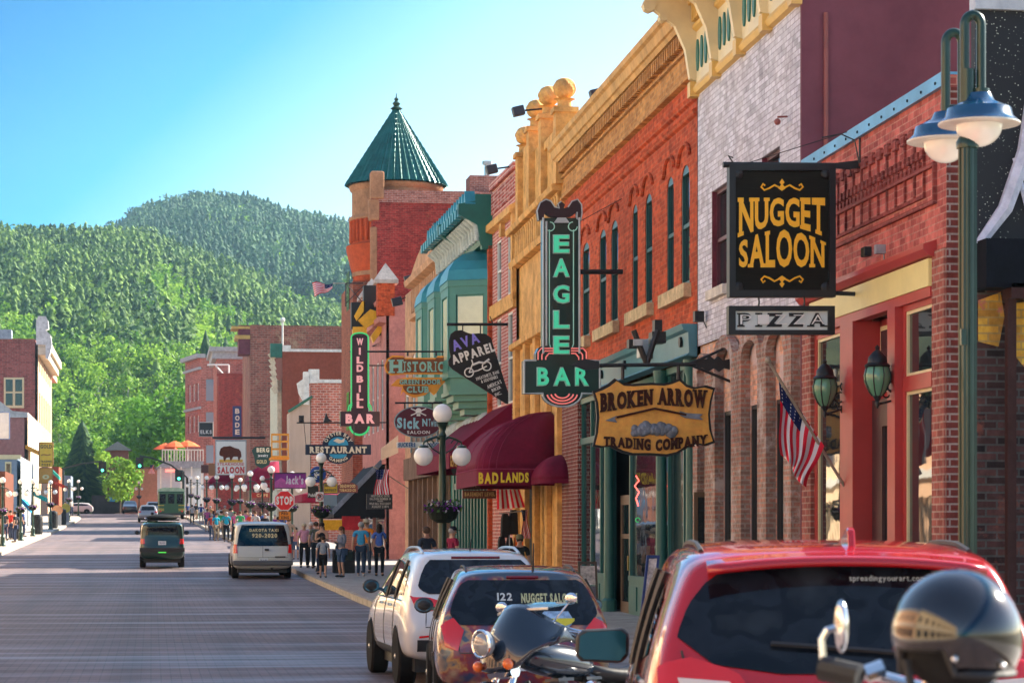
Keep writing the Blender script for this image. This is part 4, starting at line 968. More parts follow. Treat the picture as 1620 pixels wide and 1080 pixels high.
# cone roof with standing pan tiles
mb = MB(); n_ = 44; zb0, zb1 = zz(295), zz(172); rows = []
for i in range(15):
    t_ = i/14; z = zb0+(zb1-zb0)*t_; r_ = (rt+.26)*(1-t_)+.12*t_; rows.append([]); z2 = z-.04
    for k in range(n_*4+1):
        an = 2*math.pi*k/(n_*4); q = k % 4; rr = r_*(1+(.045 if q == 0 else 0)) if i < 14 else r_
        rows[-1].append((cxw+rr*math.cos(an), cy+rr*math.sin(an), z))
    if i < 14: 
        t2 = (i+1)/14; r2 = ((rt+.26)*(1-t2)+.12*t2)+.035; rows.append([(cxw+r2*(1+(.045 if k % 4 == 0 else 0))*math.cos(2*math.pi*k/(n_*4)), cy+r2*(1+(.045 if k % 4 == 0 else 0))*math.sin(2*math.pi*k/(n_*4)), zb0+(zb1-zb0)*t2-.01) for k in range(n_*4+1)])
mb.sheet(rows); mb.build('cone_roof', mat('green_glazed_tile', (.012, .12, .105), .27, .25, var=.35, sc=1.2, bmp=.08), hotel, norm=True)
mb = MB(); mb.lathe([(.22, zz(174)), (.3, zz(172)), (.12, zz(168)), (.2, zz(164)), (.07, zz(160)), (.12, zz(157)), (.03, zz(154)), (.02, zz(148))], (cxw, cy, 0), 12); mb.build('finial', mat('dark_green_metal', (.02, .07, .06), .4, .4), hotel, smooth=40)
# ======== beyond the cross street: camera-facing side walls with street fronts
def block(name, label, px0, px1, y0top, d, m, Yd=14, front=None, cor=None, z0=None, xr=None, nwin=0, sill=0, storeys=(), frontm=None):
    """px0: street corner, px1: how far the side wall reaches behind; front runs away from the camera"""
    A = P(px0, y0top, d); B = P(px1, y0top, d*A.y/A.y); Y = A.y; xB = onY(px1, y0top, Y).x
    t_ = thing(name, label, 'building', (A.x, Y, zg(Y)))
    mb = MB(); mb.box(A.x, xB, Y, Y+Yd, zg(Y)-1, A.z); mb.build('wall', m, t_)
    return t_, A, Y, xB
caps = mat('white_cap', (.72, .72, .68), .6)
pb = brick('orange_pink_brick', (.52, .15, .10), (.46, .12, .08), (.62, .42, .36), .4, .16, .03, dirt=.2, bmp=.3)
t_, A, Y, xB = block('brick_restaurant_building', 'pink brick building with stepped white coping above the fish restaurant sign', 492, 600, 606, 152, pb, 12)
z1 = onY(560, 606, Y).z
mb = MB(); p1 = onY(505, 589, Y); mb.box(A.x-.12, p1.x, Y-.1, Y+.5, A.z, p1.z); mb.box(A.x-.12, p1.x, Y-.12, Y+.6, p1.z, p1.z+.2); mb.box(p1.x, xB, Y-.12, Y+.4, z1, z1+.22); mb.build('coping', caps, t_)
mb = MB(); q = onY(480, 600, Y); mb.box(q.x, A.x-.13, Y-.2, Y+.6, onY(480, 640, Y).z, onY(480, 588, Y).z); q2 = onY(474, 600, Y); mb.poly([onY(x, y, Y-.1) for x, y in ((481, 636), (481, 598), (470, 606), (473, 622))], (0, .5, 0)); mb.build('cornice_end', caps, t_)
mb = MB(); q = onY(457, 0, Y); mb.poly([onY(x, y, Y-.05) for x, y in ((458, 652), (491, 630), (491, 840), (458, 840))], (0, 3, 0)); mb.build('side_bay', mat('beige_boards', (.50, .38, .30), .7, var=.1, sc=2, streak=True), t_)
mb = MB(); mb.tube([onY(456, 651, Y-.2), onY(494, 627, Y-.2)], .09, 5); mb.build('eave', mat('green_eave', (.05, .16, .1), .5), t_)
bw = mat('brown_plaster', (.25, .07, .045), .8, var=.12, sc=1)
t_, A, Y, xB = block('brown_plaster_building', 'brown plastered building with white coping line and carved front cornice', 447, 640, 556, 176, bw, 14)
mb = MB(); mb.box(A.x, xB, Y-.1, Y+.3, A.z, A.z+.2); q = onY(460, 0, Y); mb.box(A.x, q.x, Y-.1, Y+.3, A.z+.2, onY(450, 546, Y).z); mb.build('coping', caps, t_)
mb = MB(); q = onY(428, 0, Y); zt2 = onY(430, 543, Y).z
mb.box(q.x, A.x-.01, Y+.1, Y+1, zt2-1, zt2); mb.build('cornice_end', mat('green_cornice', (.02, .14, .10), .5), t_)
mb = MB()
for k in range(7): mb.poly([onY(x, y, Y+.3+k*.02) for x, y in ((424+k*.8, 560+k*9), (432+k*.8, 556+k*9), (436+k*.8, 566+k*9), (430+k*.8, 569+k*9))], (0, .5, 0))
q = onY(440, 0, Y); mb.box(q.x, A.x-.01, Y+1.1, Y+12, zg(Y), A.z-2); mb.build('front_trim', mat('cream_trim_far', (.66, .58, .42), .6), t_)
oldb = brick('old_brick', (.36, .11, .08), (.28, .085, .06), (.36, .22, .17), .5, .2, .03, dirt=.6, stain=(.12, .06, .05), bmp=.4, blotch=((.42, .28, .18), .35, .55))
t_, A, Y, xB = block('old_brick_building', 'large patched old brick wall rising above the brown building', 396, 640, 514, 208, oldb, 18)
mb = MB(); mb.box(A.x-1.0, A.x-.01, Y+.1, Y+3, onY(390, 560, Y).z, onY(390, 514, Y).z); mb.build('cornice_end', mat('purple_cornice', (.16, .04, .06), .6), t_)
mb = MB(); mb.box(A.x-1.6, A.x-.02, Y-.0, Y+3.2, onY(390, 520, Y).z, onY(390, 516, Y).z); mb.box(A.x-1.3, A.x-.02, Y-.05, Y+3.2, onY(390, 536, Y).z, onY(390, 530, Y).z); mb.build('cornice_band', mat('gold_band', (.55, .33, .08), .5), t_)
mb = MB(); q = onY(447, 0, Y-1); mb.tube([onY(447, 548, Y-1), onY(447, 502, Y-1)], .08, 5); mb.ball(onY(447, 506, Y-1), .22, 8); mb.build('roof_mast', white, t_)
hb2 = brick('hotel_row_brick', (.42, .13, .10), (.36, .10, .08), (.44, .26, .22), .5, .2, .03, dirt=.3)
t_, A, Y, xB = block('brick_hotel', 'brick hotel with grey cornice behind the bison sign', 343, 420, 556, 262, hb2, 14)
mb = MB(); mb.box(A.x-.8, xB, Y-.6, Y+14, A.z, A.z+.5); mb.box(A.x-.5, xB, Y-.3, Y+14, A.z-.8, A.z-.005); mb.build('cornice', mat('grey_cornice', (.36, .37, .38), .6), t_)
mb = MB(); q = onY(358, 0, Y-3); 
mb.tube([onY(328, 577, Y-3), onY(362, 577, Y-3)], .09, 5); mb.tube([onY(362, 577, Y-3), onY(362, 592, Y-3)], .1, 5); mb.tube([onY(341, 578, Y-3), onY(354, 592, Y-3)], .09, 5); mb.build('roof_frame', white, t_)
q = onY(346, 595, Y-6); mb = MB(); mb.box(q.x, q.x+7, Y-6, Y-.7, zg(Y), q.z); mb.box(q.x-.2, q.x+7, Y-6.1, Y-5.9, q.z, q.z+.35); mb.build('front_wing', hb, t_)
FH = FacD(A.x, Y+14, 0, -1)
for zp in (615, 665, 715):
    pass
# corner hotel at the bend: front faces left and camera
t_, A, Y, xB = block('corner_brick_hotel', 'pale brick corner hotel of four storeys with angled bay at the street bend', 318, 350, 566, 292, hb2, 14)
q = onY(293, 566, Y+9)
fcx = Fac(A.x, Y, 0); dv = Vector((q.x-A.x, q.y-A.y)); fcx = FacD(A.x, A.y, dv.x, dv.y); L = dv.length
mb = MB(); ztt = A.z; ops = []
for j, (zt_, zb__) in enumerate(((604, 632), (655, 682), (708, 730))):
    for k in range(3): x = 1.2+k*(L-2)/3; ops.append((x, x+1.5, onY(318, zb__, Y).z, onY(318, zt_, Y).z, 0))
fcx.wall(mb, 0, L, zg(Y)-1, ztt, ops, .3); mb.build('front_wall', hb2, t_)
for o_ in ops: window(fcx, t_, *o_[:4], -.25, white, t=.2, nm='window')
mb = MB(); fcx.box(mb, -.3, L+.3, -.5, .6, ztt, ztt+.5); fcx.box(mb, -.1, L+.1, 0, .3, ztt-1.4, ztt-1.1); fcx.box(mb, -.1, L+.1, 0, .2, ztt-6.2, ztt-5.9); mb.build('cornice', mat('grey_cornice', (.36, .37, .38), .6), t_)
mb = MB()
for zt_, zb__ in ((600, 634), (652, 684), (704, 732)):
    q = onY(326, 0, Y-.1); mb.box(q.x, q.x+1.3, Y-.12, Y-.01, onY(320, zb__, Y).z, onY(320, zt_, Y).z)
mb.build('side_window', glass('bright_glass', (.2, .25, .3), .1), t_)
# white balcony building in front of it
q = P(249, 738, 283); q2 = onY(322, 760, q.y)
t_ = thing('white_balcony_building', 'white two storey building with balustrade and orange umbrellas at the bend', 'building', (q.x, q.y, zg(q.y)))
wp = mat('pale_blue_white', (.52, .58, .66), .6, var=.08)
mb = MB(); mb.box(q.x, q2.x, q.y, q.y+8, zg(q.y), q.z); mb.build('wall', wp, t_)
mb = MB(); mb.poly([onY(x, y, q.y-.8) for x, y in ((246, 740), (262, 729), (322, 729), (322, 740))], (0, 9, 0)); mb.build('porch_roof', mat('grey_roof', (.3, .34, .4), .6), t_)
mb = MB(); zr0, zr1 = onY(270, 729, q.y-.8).z, onY(270, 712, q.y-.8).z; x = onY(256, 0, q.y).x
while x < q2.x: mb.box(x, x+.12, q.y-.8, q.y-.7, zr0, zr1); x += .34
mb.box(onY(256, 0, q.y).x, q2.x, q.y-.85, q.y-.65, zr1, zr1+.14); mb.build('balustrade', white, t_)
mb = MB()
for k in range(5): x = q.x+.3+k*1.2; mb.box(x, x+.16, q.y-.9, q.y-.74, zg(q.y), q.z)
mb.build('porch_post', white, t_)
um = thing('patio_umbrella', 'orange patio umbrella on the balcony', 'umbrella', (0, 0, 0), 'orange patio umbrellas on the balcony')
mb = MB(); mb.lathe([(1.5, 2.0), (.8, 2.45), (.05, 2.75)], (0, 0, 0), 8); mb.build('canopy', mat('orange_canvas', (.75, .16, .06), .7), um, local=True); mb = MB(); mb.tube([(0, 0, 0), (0, 0, 2.7)], .04, 6); mb.build('pole', white, um, local=True)
um['label'] = 'orange patio umbrella on the balcony, the middle of three'; um.location = (onY(277, 0, q.y).x, q.y+1.2, zr0-.3); dup(um, (onY(297, 0, q.y).x, q.y+1.6, zr0-.2), label='orange patio umbrella on the balcony, the right one of three'); dup(um, (onY(262, 0, q.y).x, q.y+3, zr0-.5), label='orange patio umbrella on the balcony, the left one of three')
mb = MB(); s_ = Sign(q.y-.95); s_.rect(mb, 262, 742, 276, 746, .05); tag(mb.build('shop_sign', neon('red_glow', (1, .08, .06), 1.6)), 'small red lit strip under the white balcony', 'sign')
# end-of-street buildings
def plain(name, label, px0, px1, ytop, d, m, depth=10, roof=None):
    A = P(px0, ytop, d); B = onY(px1, ytop, A.y); t_ = thing(name, label, 'building', (A.x, A.y, 3)); mb = MB(); mb.box(A.x, B.x, A.y, A.y+depth, 2, A.z); mb.build('wall', m, t_)
    if roof: 
        z = A.z; c = ((A.x+B.x)/2, A.y+depth/2); rr = MB(); e = .5; rr.add([(A.x-e, A.y-e, z), (B.x+e, A.y-e, z), (B.x+e, A.y+depth+e, z), (A.x-e, A.y+depth+e, z), (c[0], c[1], z+1.3)], [(0, 1, 2, 3), (0, 1, 4), (1, 2, 4), (2, 3, 4), (3, 0, 4)]); rr.build('roof', roof, t_)
    return t_, A, B
dk = mat('brown_brick_far', (.16, .07, .055), .8, var=.2, sc=.6)
t_, A, B = plain('brick_clock_tower', 'small square brown brick tower with a hipped roof at the street end', 169, 203, 712, 330, dk, 3.2, mat('dark_slate', (.04, .045, .05), .7))
mb = MB(); mb.box(A.x+.5, B.x-.5, A.y-.06, A.y-.01, 8, A.z-1); mb.build('panel', mat('brown_panel', (.22, .10, .07), .8), t_)
t_, A, B = plain('low_brick_building', 'low orange brick building at the end of the street', 205, 251, 741, 322, mat('far_orange_brick', (.42, .15, .10), .85, var=.15, sc=.8), 8)
mb = MB(); mb.box(A.x-.1, B.x+.1, A.y-.1, A.y+.3, A.z, A.z+.25); mb.build('coping', dk, t_)
t_, A, B = plain('dark_gallery_building', 'dark low building with a blue sign at the street end', 145, 205, 783, 326, mat('dark_far_wall', (.06, .05, .055), .8, var=.4, sc=.8), 6)
mb = MB(); Sign(A.y-.05).rect(mb, 173, 783, 186, 793, .04); mb.build('blue_panel', mat('cyan_sign', (.05, .35, .6), .5), t_)
# ------------------------------------------------------------ left side of the street
def leftb(name, label, px, d, ytop, m, depth=14, ln=20, ops=None, win=None, x0=None, fm=None, nm='building'):
    """street corner of the camera-facing wall at picture column px, distance d"""
    A = P(px, ytop, d); t_ = thing(name, label, nm, (A.x, A.y, zg(A.y)))
    fc = FacD(A.x, A.y+ln, 0, -1); z0 = zg(A.y)-1
    mb = MB(); mb.box(A.x-depth, A.x-.3, A.y, A.y+ln, z0, A.z); mb.build('side_wall', m, t_)
    mb = MB(); mb.box(A.x-.299, A.x, A.y+.001, A.y+ln, z0, A.z-.001) if not ops else fc.wall(mb, 0, ln, z0, A.z, ops, .28); mb.build('front_wall', fm or m, t_)
    for o_ in (ops or []): window(fc, t_, *o_[:4], -.22, win or white, t=.12)
    return t_, A, fc
lb = brick('left_brick', (.33, .09, .08), (.27, .07, .06), (.30, .16, .14), .5, .2, .03, dirt=.3)
creamw = mat('cream_stucco', (.66, .56, .42), .8, var=.12, sc=.8)
gz = zg(250)
t_, A, fc = leftb('brick_corner_building', 'large maroon brick building with a white ornate corner turret on the left', 60, 243, 536, lb, 16, 34, [(4+k*5, 6+k*5, gz+4.5+j*5.2, gz+7.6+j*5.2, 0) for k in range(6) for j in range(3)], fm=mat('tan_front', (.55, .36, .24), .8, var=.15))
mb = MB(); s_ = Sign(A.y-.15); s_.rect(mb, 57, 545, 72, 506, 1.4); s_.poly(mb, [(58, 506), (60, 500), (72, 500), (76, 507), (77, 520), (72, 522), (72, 506)], 1.4); s_.poly(mb, [(72, 522), (80, 530), (82, 545), (80, 556), (76, 568), (72, 566)], 1.4); mb.build('corner_turret', mat('weathered_white', (.6, .6, .6), .6, var=.25), t_)
mb = MB(); fc.box(mb, 0, 34, 0, 1.1, A.z-.8, A.z); fc.box(mb, 0, 34, 0, .8, A.z-1.6, A.z-.82); mb.build('cornice', creamw, t_)
w_ = MB(); s_.rect(w_, 6, 645, 38, 597, .1); f_ = w_.build('window', creamf, t_); g = MB(); sg = Sign(A.y-.2)
for x0, x1 in ((9, 20), (24, 35)):
    for y0, y1 in ((600, 619), (622, 641)): sg.rect(g, x0, y1, x1, y0, .05)
g.build('pane', glass(), f_)
mb = MB(); sg.rect(mb, -8, 536, 18, 521, 2); mb.build('roof_unit', mat('roof_unit', (.3, .36, .42), .6), t_)
t_, A, fc = leftb('narrow_brick_shop', 'narrow bright red brick front beyond the turret on the left', 73, 279, 588, mat('far_red_brick', (.50, .12, .08), .8, var=.15), 6, 12)
mb = MB(); Sign(A.y-.3).rect(mb, 73, 592, 84, 580, .4); fc.box(mb, 0, 12, 0, .8, A.z-.6, A.z); mb.build('cornice', creamw, t_)
t_, A, fc = leftb('gabled_brick_building', 'pink brick gabled building with a cream lit front on the left', 44, 212, 652, mat('pink_far_brick', (.42, .17, .15), .8, var=.2), 12, 24, [(2+k*4, 4+k*4, gz+.8, gz+3.4, 0) for k in range(5)], fm=creamw)
mb = MB(); mb.poly([onY(x, y, A.y-.1) for x, y in ((-40, 640), (-8, 628), (20, 650), (44, 652), (44, 660), (-40, 660))], (0, 1, 0)); mb.build('gable_edge', mat('pale_stone2', (.55, .5, .48), .8), t_)
t_, A, fc = leftb('blue_grey_building', 'blue grey painted building with a cream framed window on the left', 33, 182, 722, mat('blue_grey_paint', (.22, .29, .38), .6, var=.1), 12, 20, [(2, 5, gz-1.2, gz+1, 0), (8, 12, gz-1.2, gz+1, 0)], fm=mat('pale_front', (.55, .58, .6), .7))
mb = MB(); s_ = Sign(A.y-.08); s_.rect(mb, -30, 726, 33, 719, .2); s_.rect(mb, 8, 774, 18, 730, .06); mb.build('trim', creamf, t_); mb = MB(); Sign(A.y-.12).rect(mb, 10, 771, 16, 733, .03); mb.build('window', G_, t_)
t_, A, fc = leftb('timber_shop', 'brown timber shop with red trim at the left picture edge', 8, 160, 745, mat('brown_timber', (.16, .06, .04), .8, var=.3), 10, 10)
# shops further on, left
for i, (px, d, yt, c, lab) in enumerate(((93, 296, 738, (.45, .10, .05), 'low red shop front beyond the gold sign on the left'), (112, 318, 752, (.2, .24, .3), 'low blue grey shop front nearest the spruce on the left'))):
    leftb('low_shop', lab, px, d, yt, mat('low_shop_%d' % i, c, .8, var=.2), 8, 10)
def shop_awning(label, col, px0, px1, y0, y1, d, nm='awning', th=2.0, stripe=None):
    A = P(px0, y0, d); Y = A.y; mb = MB(); a0, a1 = onY(px0, y0, Y), onY(px1, y1, Y-th); b0, b1 = onY(px0, y0, Y+4), onY(px1, y1, Y+4)
    a1 = Vector((a1.x, Y, a1.z)); b0 = Vector((a0.x, Y+5, a0.z)); b1 = Vector((a1.x, Y+5, a1.z))
    mb.poly([a0, a1, a1-Vector((0, 0, .35)), a0-Vector((0, 0, .35))], (0, 5, 0)); return tag(mb.build('awning', mat('awn_%s' % label[:12], col, .8), None), label, 'awning')
shop_awning('teal awning over the far left sidewalk beside the gold sign', (.02, .22, .2), 80, 92, 740, 752, 235)
shop_awning('bright blue awning on the far left sidewalk', (.03, .25, .5), 34, 46, 788, 802, 170)
shop_awning('turquoise awning behind the left triple lamps', (.03, .35, .32), 50, 70, 776, 786, 200)
shop_awning('dark red awning on the far left', (.3, .04, .03), 86, 104, 760, 768, 250)
shop_awning('orange striped awning end above the yellow sign on the left', (.75, .33, .05), 40, 60, 703, 712, 212)
# buildings opposite, outside the picture: they close the street and bounce light back
for i, (y0, y1, h_, c, lab) in enumerate(((-25, 8, 10.5, (.82, .60, .36), 'cream two storey building across the street nearest the camera'), (8.5, 40, 9.5, (.74, .42, .24), 'tan brick building across the street, second from the camera'), (40.5, 78, 11, (.84, .68, .44), 'pale stone building across the street, third from the camera'), (78.5, 118, 9.0, (.74, .46, .28), 'orange stucco building across the street, fourth from the camera'), (118.5, 158, 10, (.8, .6, .38), 'sand coloured building across the street, farthest before the picture edge'))):
    m_ = mat('opp_%d' % i, c, .8, var=.12); xf = -11.6; fc = FacD(xf, y1, 0, -1); L = y1-y0
    ops = []
    for k in range(int(L/3.4)):
        ops.append((1+k*3.4, 2.5+k*3.4, 5.6, 8.0, 0)); ops.append((.8+k*3.4, 3.4+k*3.4, .6, 3.4, 0))
    t_ = thing('opposite_building', lab, 'building', (xf, y0, 0)); mb = MB(); fc.wall(mb, 0, L, -.3, h_, ops, .3); mb.box(xf-8, xf-.31, y0, y1, -.3, h_-.1); mb.build('wall', m_, t_)
    mb = MB(); fc.box(mb, 0, L, 0, .5, h_-.4, h_); fc.box(mb, 0, L, 0, .35, 4.2, 4.6); mb.build('cornice', mat('opp_trim', (.7, .66, .58), .6), t_)
    mb = MB()
    for o_ in ops: fc.box(mb, o_[0], o_[1], -.3, -.28, o_[2], o_[3])
    mb.build('window', G_, t_)
# ------------------------------------------------------------ signs
YF = lambda px, fc=F1: fc.W(fc.u(px)[0], 0, 0).y
gold = mat('sign_gold', (.98, .50, .015), .5, var=.03); signblk = mat('sign_black', (.004, .004, .005), .5, var=.3); steel = mat('painted_steel', (.015, .016, .018), .5, var=.2)
woodblk = mat('charred_planks', (.012, .010, .007), .6, var=.5, sc=3)
m = woodblk; n = m.node_tree.nodes; l = m.node_tree.links
for x in n:
    if x.type == 'TEX_NOISE': 
        mp = n.new('ShaderNodeMapping'); mp.inputs['Scale'].default_value = (.6, 1, 14); l.new(objc(n), mp.inputs[0]); l.new(mp.outputs[0], x.inputs['Vector'])
wtx = mat('sign_white', (.78, .78, .74), .5, 0, 0)
def lean(f): return f
# ---- saloon sign
Y = YF(1362); s = Sign(Y); q = s.p(1237, 470)
t_ = thing('saloon_sign', 'large dark planked hanging sign with golden saloon lettering and scrolls', 'sign', (q.x, q.y, q.z))
mb = MB(); s.rect(mb, 1160, 462, 1314, 267, .1); mb.build('board', woodblk, t_)
mb = MB(); 
for r_ in ((1153, 470, 1163, 260), (1311, 470, 1321, 260), (1163, 470, 1311, 459), (1163, 270, 1311, 260)): s.rect(mb, *r_, .16, .04)
for cx_, cy_ in ((1168, 275), (1306, 275), (1168, 455), (1306, 455)): mb.ball(s.p(cx_, cy_, .02), .07, 8, sy=.4)
mb.build('frame', black, t_)
mb = MB()
s.warp(mb, 'NUGGET', 1169, 1305, lambda u: 313, lambda u: 374-14*(1-(2*u-1)**2)**.9+0 if False else 375-17*math.sin(math.pi*u), slab=.15, bold=.03, gap=.07, wmin=.42)
s.warp(mb, 'SALOON', 1169, 1304, lambda u: 383-20*math.sin(math.pi*u), lambda u: 423, slab=.15, bold=.03, gap=.07, wmin=.42)
mb.build('lettering', gold, t_)
mb = MB()
for (yy, sg) in ((297, 1), (441, -1)):
    for sx in (-1, 1):
        pts = [(1237+sx*4, yy), (1237+sx*12, yy-4*sg), (1237+sx*20, yy+1*sg), (1237+sx*28, yy+4*sg), (1237+sx*33, yy-1*sg), (1237+sx*30, yy-6*sg), (1237+sx*27, yy-3*sg)]
        s.line(mb, pts, .013, .01)
    s.poly(mb, [(1237, yy-14*sg), (1241, yy-8*sg), (1238, yy-5*sg), (1243, yy+1*sg), (1237, yy+5*sg), (1231, yy+1*sg), (1236, yy-5*sg), (1233, yy-8*sg)], .012, .01)
mb.build('scroll', gold, t_)
mb = MB(); s.line(mb, [(1145, 260), (1370, 262)], .04, -.04); s.line(mb, [(1360, 262), (1360, 205)], .012); s.line(mb, [(1360, 262), (1352, 222), (1330, 212), (1300, 218)], .01); s.line(mb, [(1160, 258), (1152, 246), (1160, 250)], .01); s.line(mb, [(1180, 259), (1340, 209)], .006); s.line(mb, [(1320, 463), (1362, 465)], .03, -.04)
s.poly(mb, [(1320, 258), (1372, 252), (1362, 262), (1345, 268), (1320, 266)], .04); mb.build('bracket', steel, t_)
t_ = thing('pizza_sign', 'small black framed sign reading PIZZA hanging under the saloon sign', 'sign', tuple(s.p(1236, 528)))
mb = MB(); s.rect(mb, 1162, 523, 1310, 491, .08); mb.build('board', mat('sign_pale', (.62, .68, .66), .5, var=.06), t_)
mb = MB()
for r_ in ((1152, 529, 1163, 484), (1309, 529, 1320, 484), (1163, 529, 1309, 522), (1163, 492, 1309, 484)): s.rect(mb, *r_, .13, .03)
mb.build('frame', black, t_)
mb = MB(); s.text(mb, 'PIZZA', 1168, 495, 1306, 517, slab=.22, bold=.05, gap=.22, wmin=.62); mb.build('lettering', signblk, t_)
mb = MB(); s.text(mb, 'PIZZA', 1170.5, 498, 1303.5, 513, .024, .004, slab=.0, bold=-.012, gap=.30, wmin=.55); mb.build('letter_inlay', wtx, t_)
mb = MB()
for x in (1200, 1272): s.line(mb, [(x, 470), (x+1, 477), (x, 485)], .012)
mb.build('chain', steel, t_)
# ---- broken arrow sign
Y = YF(1150); s = Sign(Y); t_ = thing('trading_company_sign', 'hide shaped wooden sign with broken arrow under a long iron arrow bracket', 'sign', tuple(s.p(1035, 724)))
out = [(951, 613), (962, 607), (973, 598), (985, 606), (1000, 607), (1030, 605), (1052, 606), (1065, 603), (1077, 598), (1088, 608), (1100, 612), (1118, 609), (1132, 613), (1127, 632), (1124, 655), (1126, 680), (1132, 700), (1118, 705), (1102, 702), (1088, 708), (1072, 718), (1056, 722), (1030, 720), (1000, 720), (985, 716), (965, 706), (950, 708), (938, 706), (943, 685), (945, 660), (943, 635), (938, 618)]
cx_, cy_ = 1035, 663
mb = MB(); s.poly(mb, [(cx_+(x-cx_)*1.0, cy_+(y-cy_)*1.0) for x, y in out], .07, -.03); mb.build('rim', signblk, t_)
mb = MB(); s.poly(mb, [(cx_+(x-cx_)*.955, cy_+(y-cy_)*.93) for x, y in out], .03, .0); mb.build('board', mat('honey_wood', (.78, .40, .07), .55, var=.25, sc=2, streak=False), t_)
bl = mat('carved_brown', (.05, .015, .01), .6, var=.2)
mb = MB(); s.warp(mb, 'BROKEN', 950, 1032, lambda u: 622-7*u, lambda u: 652-12*u, slab=.2, bold=.06, gap=.09, wmin=.45, th=.03, off=.03)
s.warp(mb, 'ARROW', 1041, 1117, lambda u: 613+4*u, lambda u: 640+6*u, slab=.2, bold=.06, gap=.09, wmin=.45, th=.03, off=.03)
s.warp(mb, 'TRADING', 955, 1029, lambda u: 690+4*u, lambda u: 705+8*u, slab=.2, bold=.06, gap=.1, wmin=.45, th=.03, off=.03)
s.warp(mb, 'COMPANY', 1037, 1118, lambda u: 695-8*u, lambda u: 714-10*u, slab=.2, bold=.06, gap=.1, wmin=.45, th=.03, off=.03); mb.build('lettering', bl, t_)
mb = MB(); s.line(mb, [(975, 660), (1035, 646)], .02, .03); s.line(mb, [(1035, 646), (1085, 656)], .02, .03); mb.build('arrow_shaft', bl, t_)
fe = mat('grey_carving', (.16, .2, .25), .5, var=.5, sc=8)
mb = MB(); s.poly(mb, [(957, 665), (976, 657), (972, 662), (976, 668)], .03, .03); s.poly(mb, [(1075, 650), (1084, 653), (1112, 655), (1106, 659), (1112, 664), (1084, 661), (1076, 657)], .03, .03); mb.build('arrow_tip', fe, t_)
mb = MB(); rr = random.Random(3)
for k in range(42): x = 1002+rr.random()*64; mb.ball(s.p(x, 676+rr.random()*11-4*math.sin((x-1002)/20), .0), .05+.04*rr.random(), 7)
mb.build('nugget_carving', fe, t_, smooth=True)
mb = MB(); s.line(mb, [(948, 578), (1100, 576)], .035); s.poly(mb, [(905, 577), (925, 567), (948, 572), (948, 583), (925, 585)], .05); s.poly(mb, [(1098, 575), (1108, 568), (1118, 568), (1122, 562), (1130, 568), (1136, 563), (1144, 570), (1160, 566), (1158, 575), (1160, 586), (1146, 582), (1138, 588), (1130, 582), (1120, 588), (1112, 581), (1104, 582)], .05)
s.line(mb, [(1092, 575), (1162, 544)], .025); s.line(mb, [(1092, 577), (1162, 606)], .025); s.line(mb, [(1162, 544), (1162, 606)], .025)
for x in (985, 1073): s.line(mb, [(x, 578), (x, 600)], .03)
mb.build('arrow_bracket', steel, t_)
mb = MB(); s.line(mb, [(1008, 520), (1030, 576)], .05, -.3); s.line(mb, [(1028, 577), (1046, 520)], .05, -.3); s.rect(mb, 1038, 540, 1060, 522, .3, -.3); s.rect(mb, 1042, 521, 1054, 503, .2, -.3); s.rect(mb, 1001, 548, 1022, 534, .2, -.3); mb.build('floodlight', black, t_)
mb = MB(); s.rect(mb, 1003, 546, 1017, 536, .02, -.05); s.rect(mb, 1020, 562, 1034, 533, .25, -.4); mb.build('floodlight_lens', mat('lens', (.45, .5, .5), .3), t_)
# ---- neon blade signs
mint = neon('mint_neon', (.08, .75, .42), .10); pinkn = neon('pink_neon', (1, .25, .22), .12); gpan = mat('bottle_green_enamel', (.003, .035, .024), .35, var=.2, coat=.5); rimw = mat('rim_white', (.5, .58, .58), .4, var=.1)
Y = YF(985); s = Sign(Y); t_ = thing('neon_bar_sign', 'tall green neon blade sign with an eagle on top and mint letters', 'sign', tuple(s.p(886, 643)))
mb = MB(); s.rect(mb, 857, 575, 914, 346, .28, .14); s.rect(mb, 827, 623, 946, 571, .34, .17); s.poly(mb, arc(887, 622, 30, 180, 360, 14, 21), .3, .15); s.poly(mb, [(846, 572), (846, 560), (850, 551), (858, 547), (914, 547), (922, 551), (927, 560), (927, 572)], .3, .15); mb.build('panel', gpan, t_)
mb = MB(); o_ = .2
for pts in (([(857, 346), (857, 560)]), ([(914, 346), (914, 560)]), ([(862, 352), (862, 548)]), ([(827, 571), (846, 571)]), ([(927, 571), (946, 571), (946, 623), (917, 623)]), ([(857, 623), (827, 623), (827, 571)])): s.line(mb, pts, .022, o_)
s.line(mb, arc(887, 622, 31, 182, 358, 14, 22), .02, o_)
mb.build('white_tube', rimw, t_)
mb = MB()
for x in (867, 905): s.line(mb, [(x, 365), (x, 545), (x+(2 if x < 880 else -2), 550)], .012, .17)
for cx_, a0, a1 in ((868, 90, -180), (904, 90, 360)): s.line(mb, [(x, y) for x, y in arc(cx_, 360, 7, a0, a1, 12)], .012, .17)
mb.build('outline_tube', neon('pale_mint', (.35, .7, .55), .06), t_)
mb = MB(); mb2 = MB()
for i, ch in enumerate('EAGLE'):
    yc = (388, 425.5, 467, 507, 547)[i]; s.text(mb, ch, 874, yc-14, 898, yc+13, .19, .03, bold=.02); s.text(mb2, ch, 872.5, yc-15.5, 899.5, yc+14.5, .165, .02, bold=.05)
s.text(mb, 'BAR', 848, 583, 928, 610, .24, .03, bold=.02, gap=.24); s.text(mb2, 'BAR', 846.5, 581.5, 929.5, 611.5, .2, .025, bold=.05, gap=.2)
mb.build('neon_lettering', mint, t_); mb2.build('letter_backing', mat('letter_backing', (.45, .6, .55), .4), t_)
mb = MB()
for r_ in (11, 17, 23): s.line(mb, arc(887, 622, r_*1.05, 190, 350, 12, r_*.75), .017, .19)
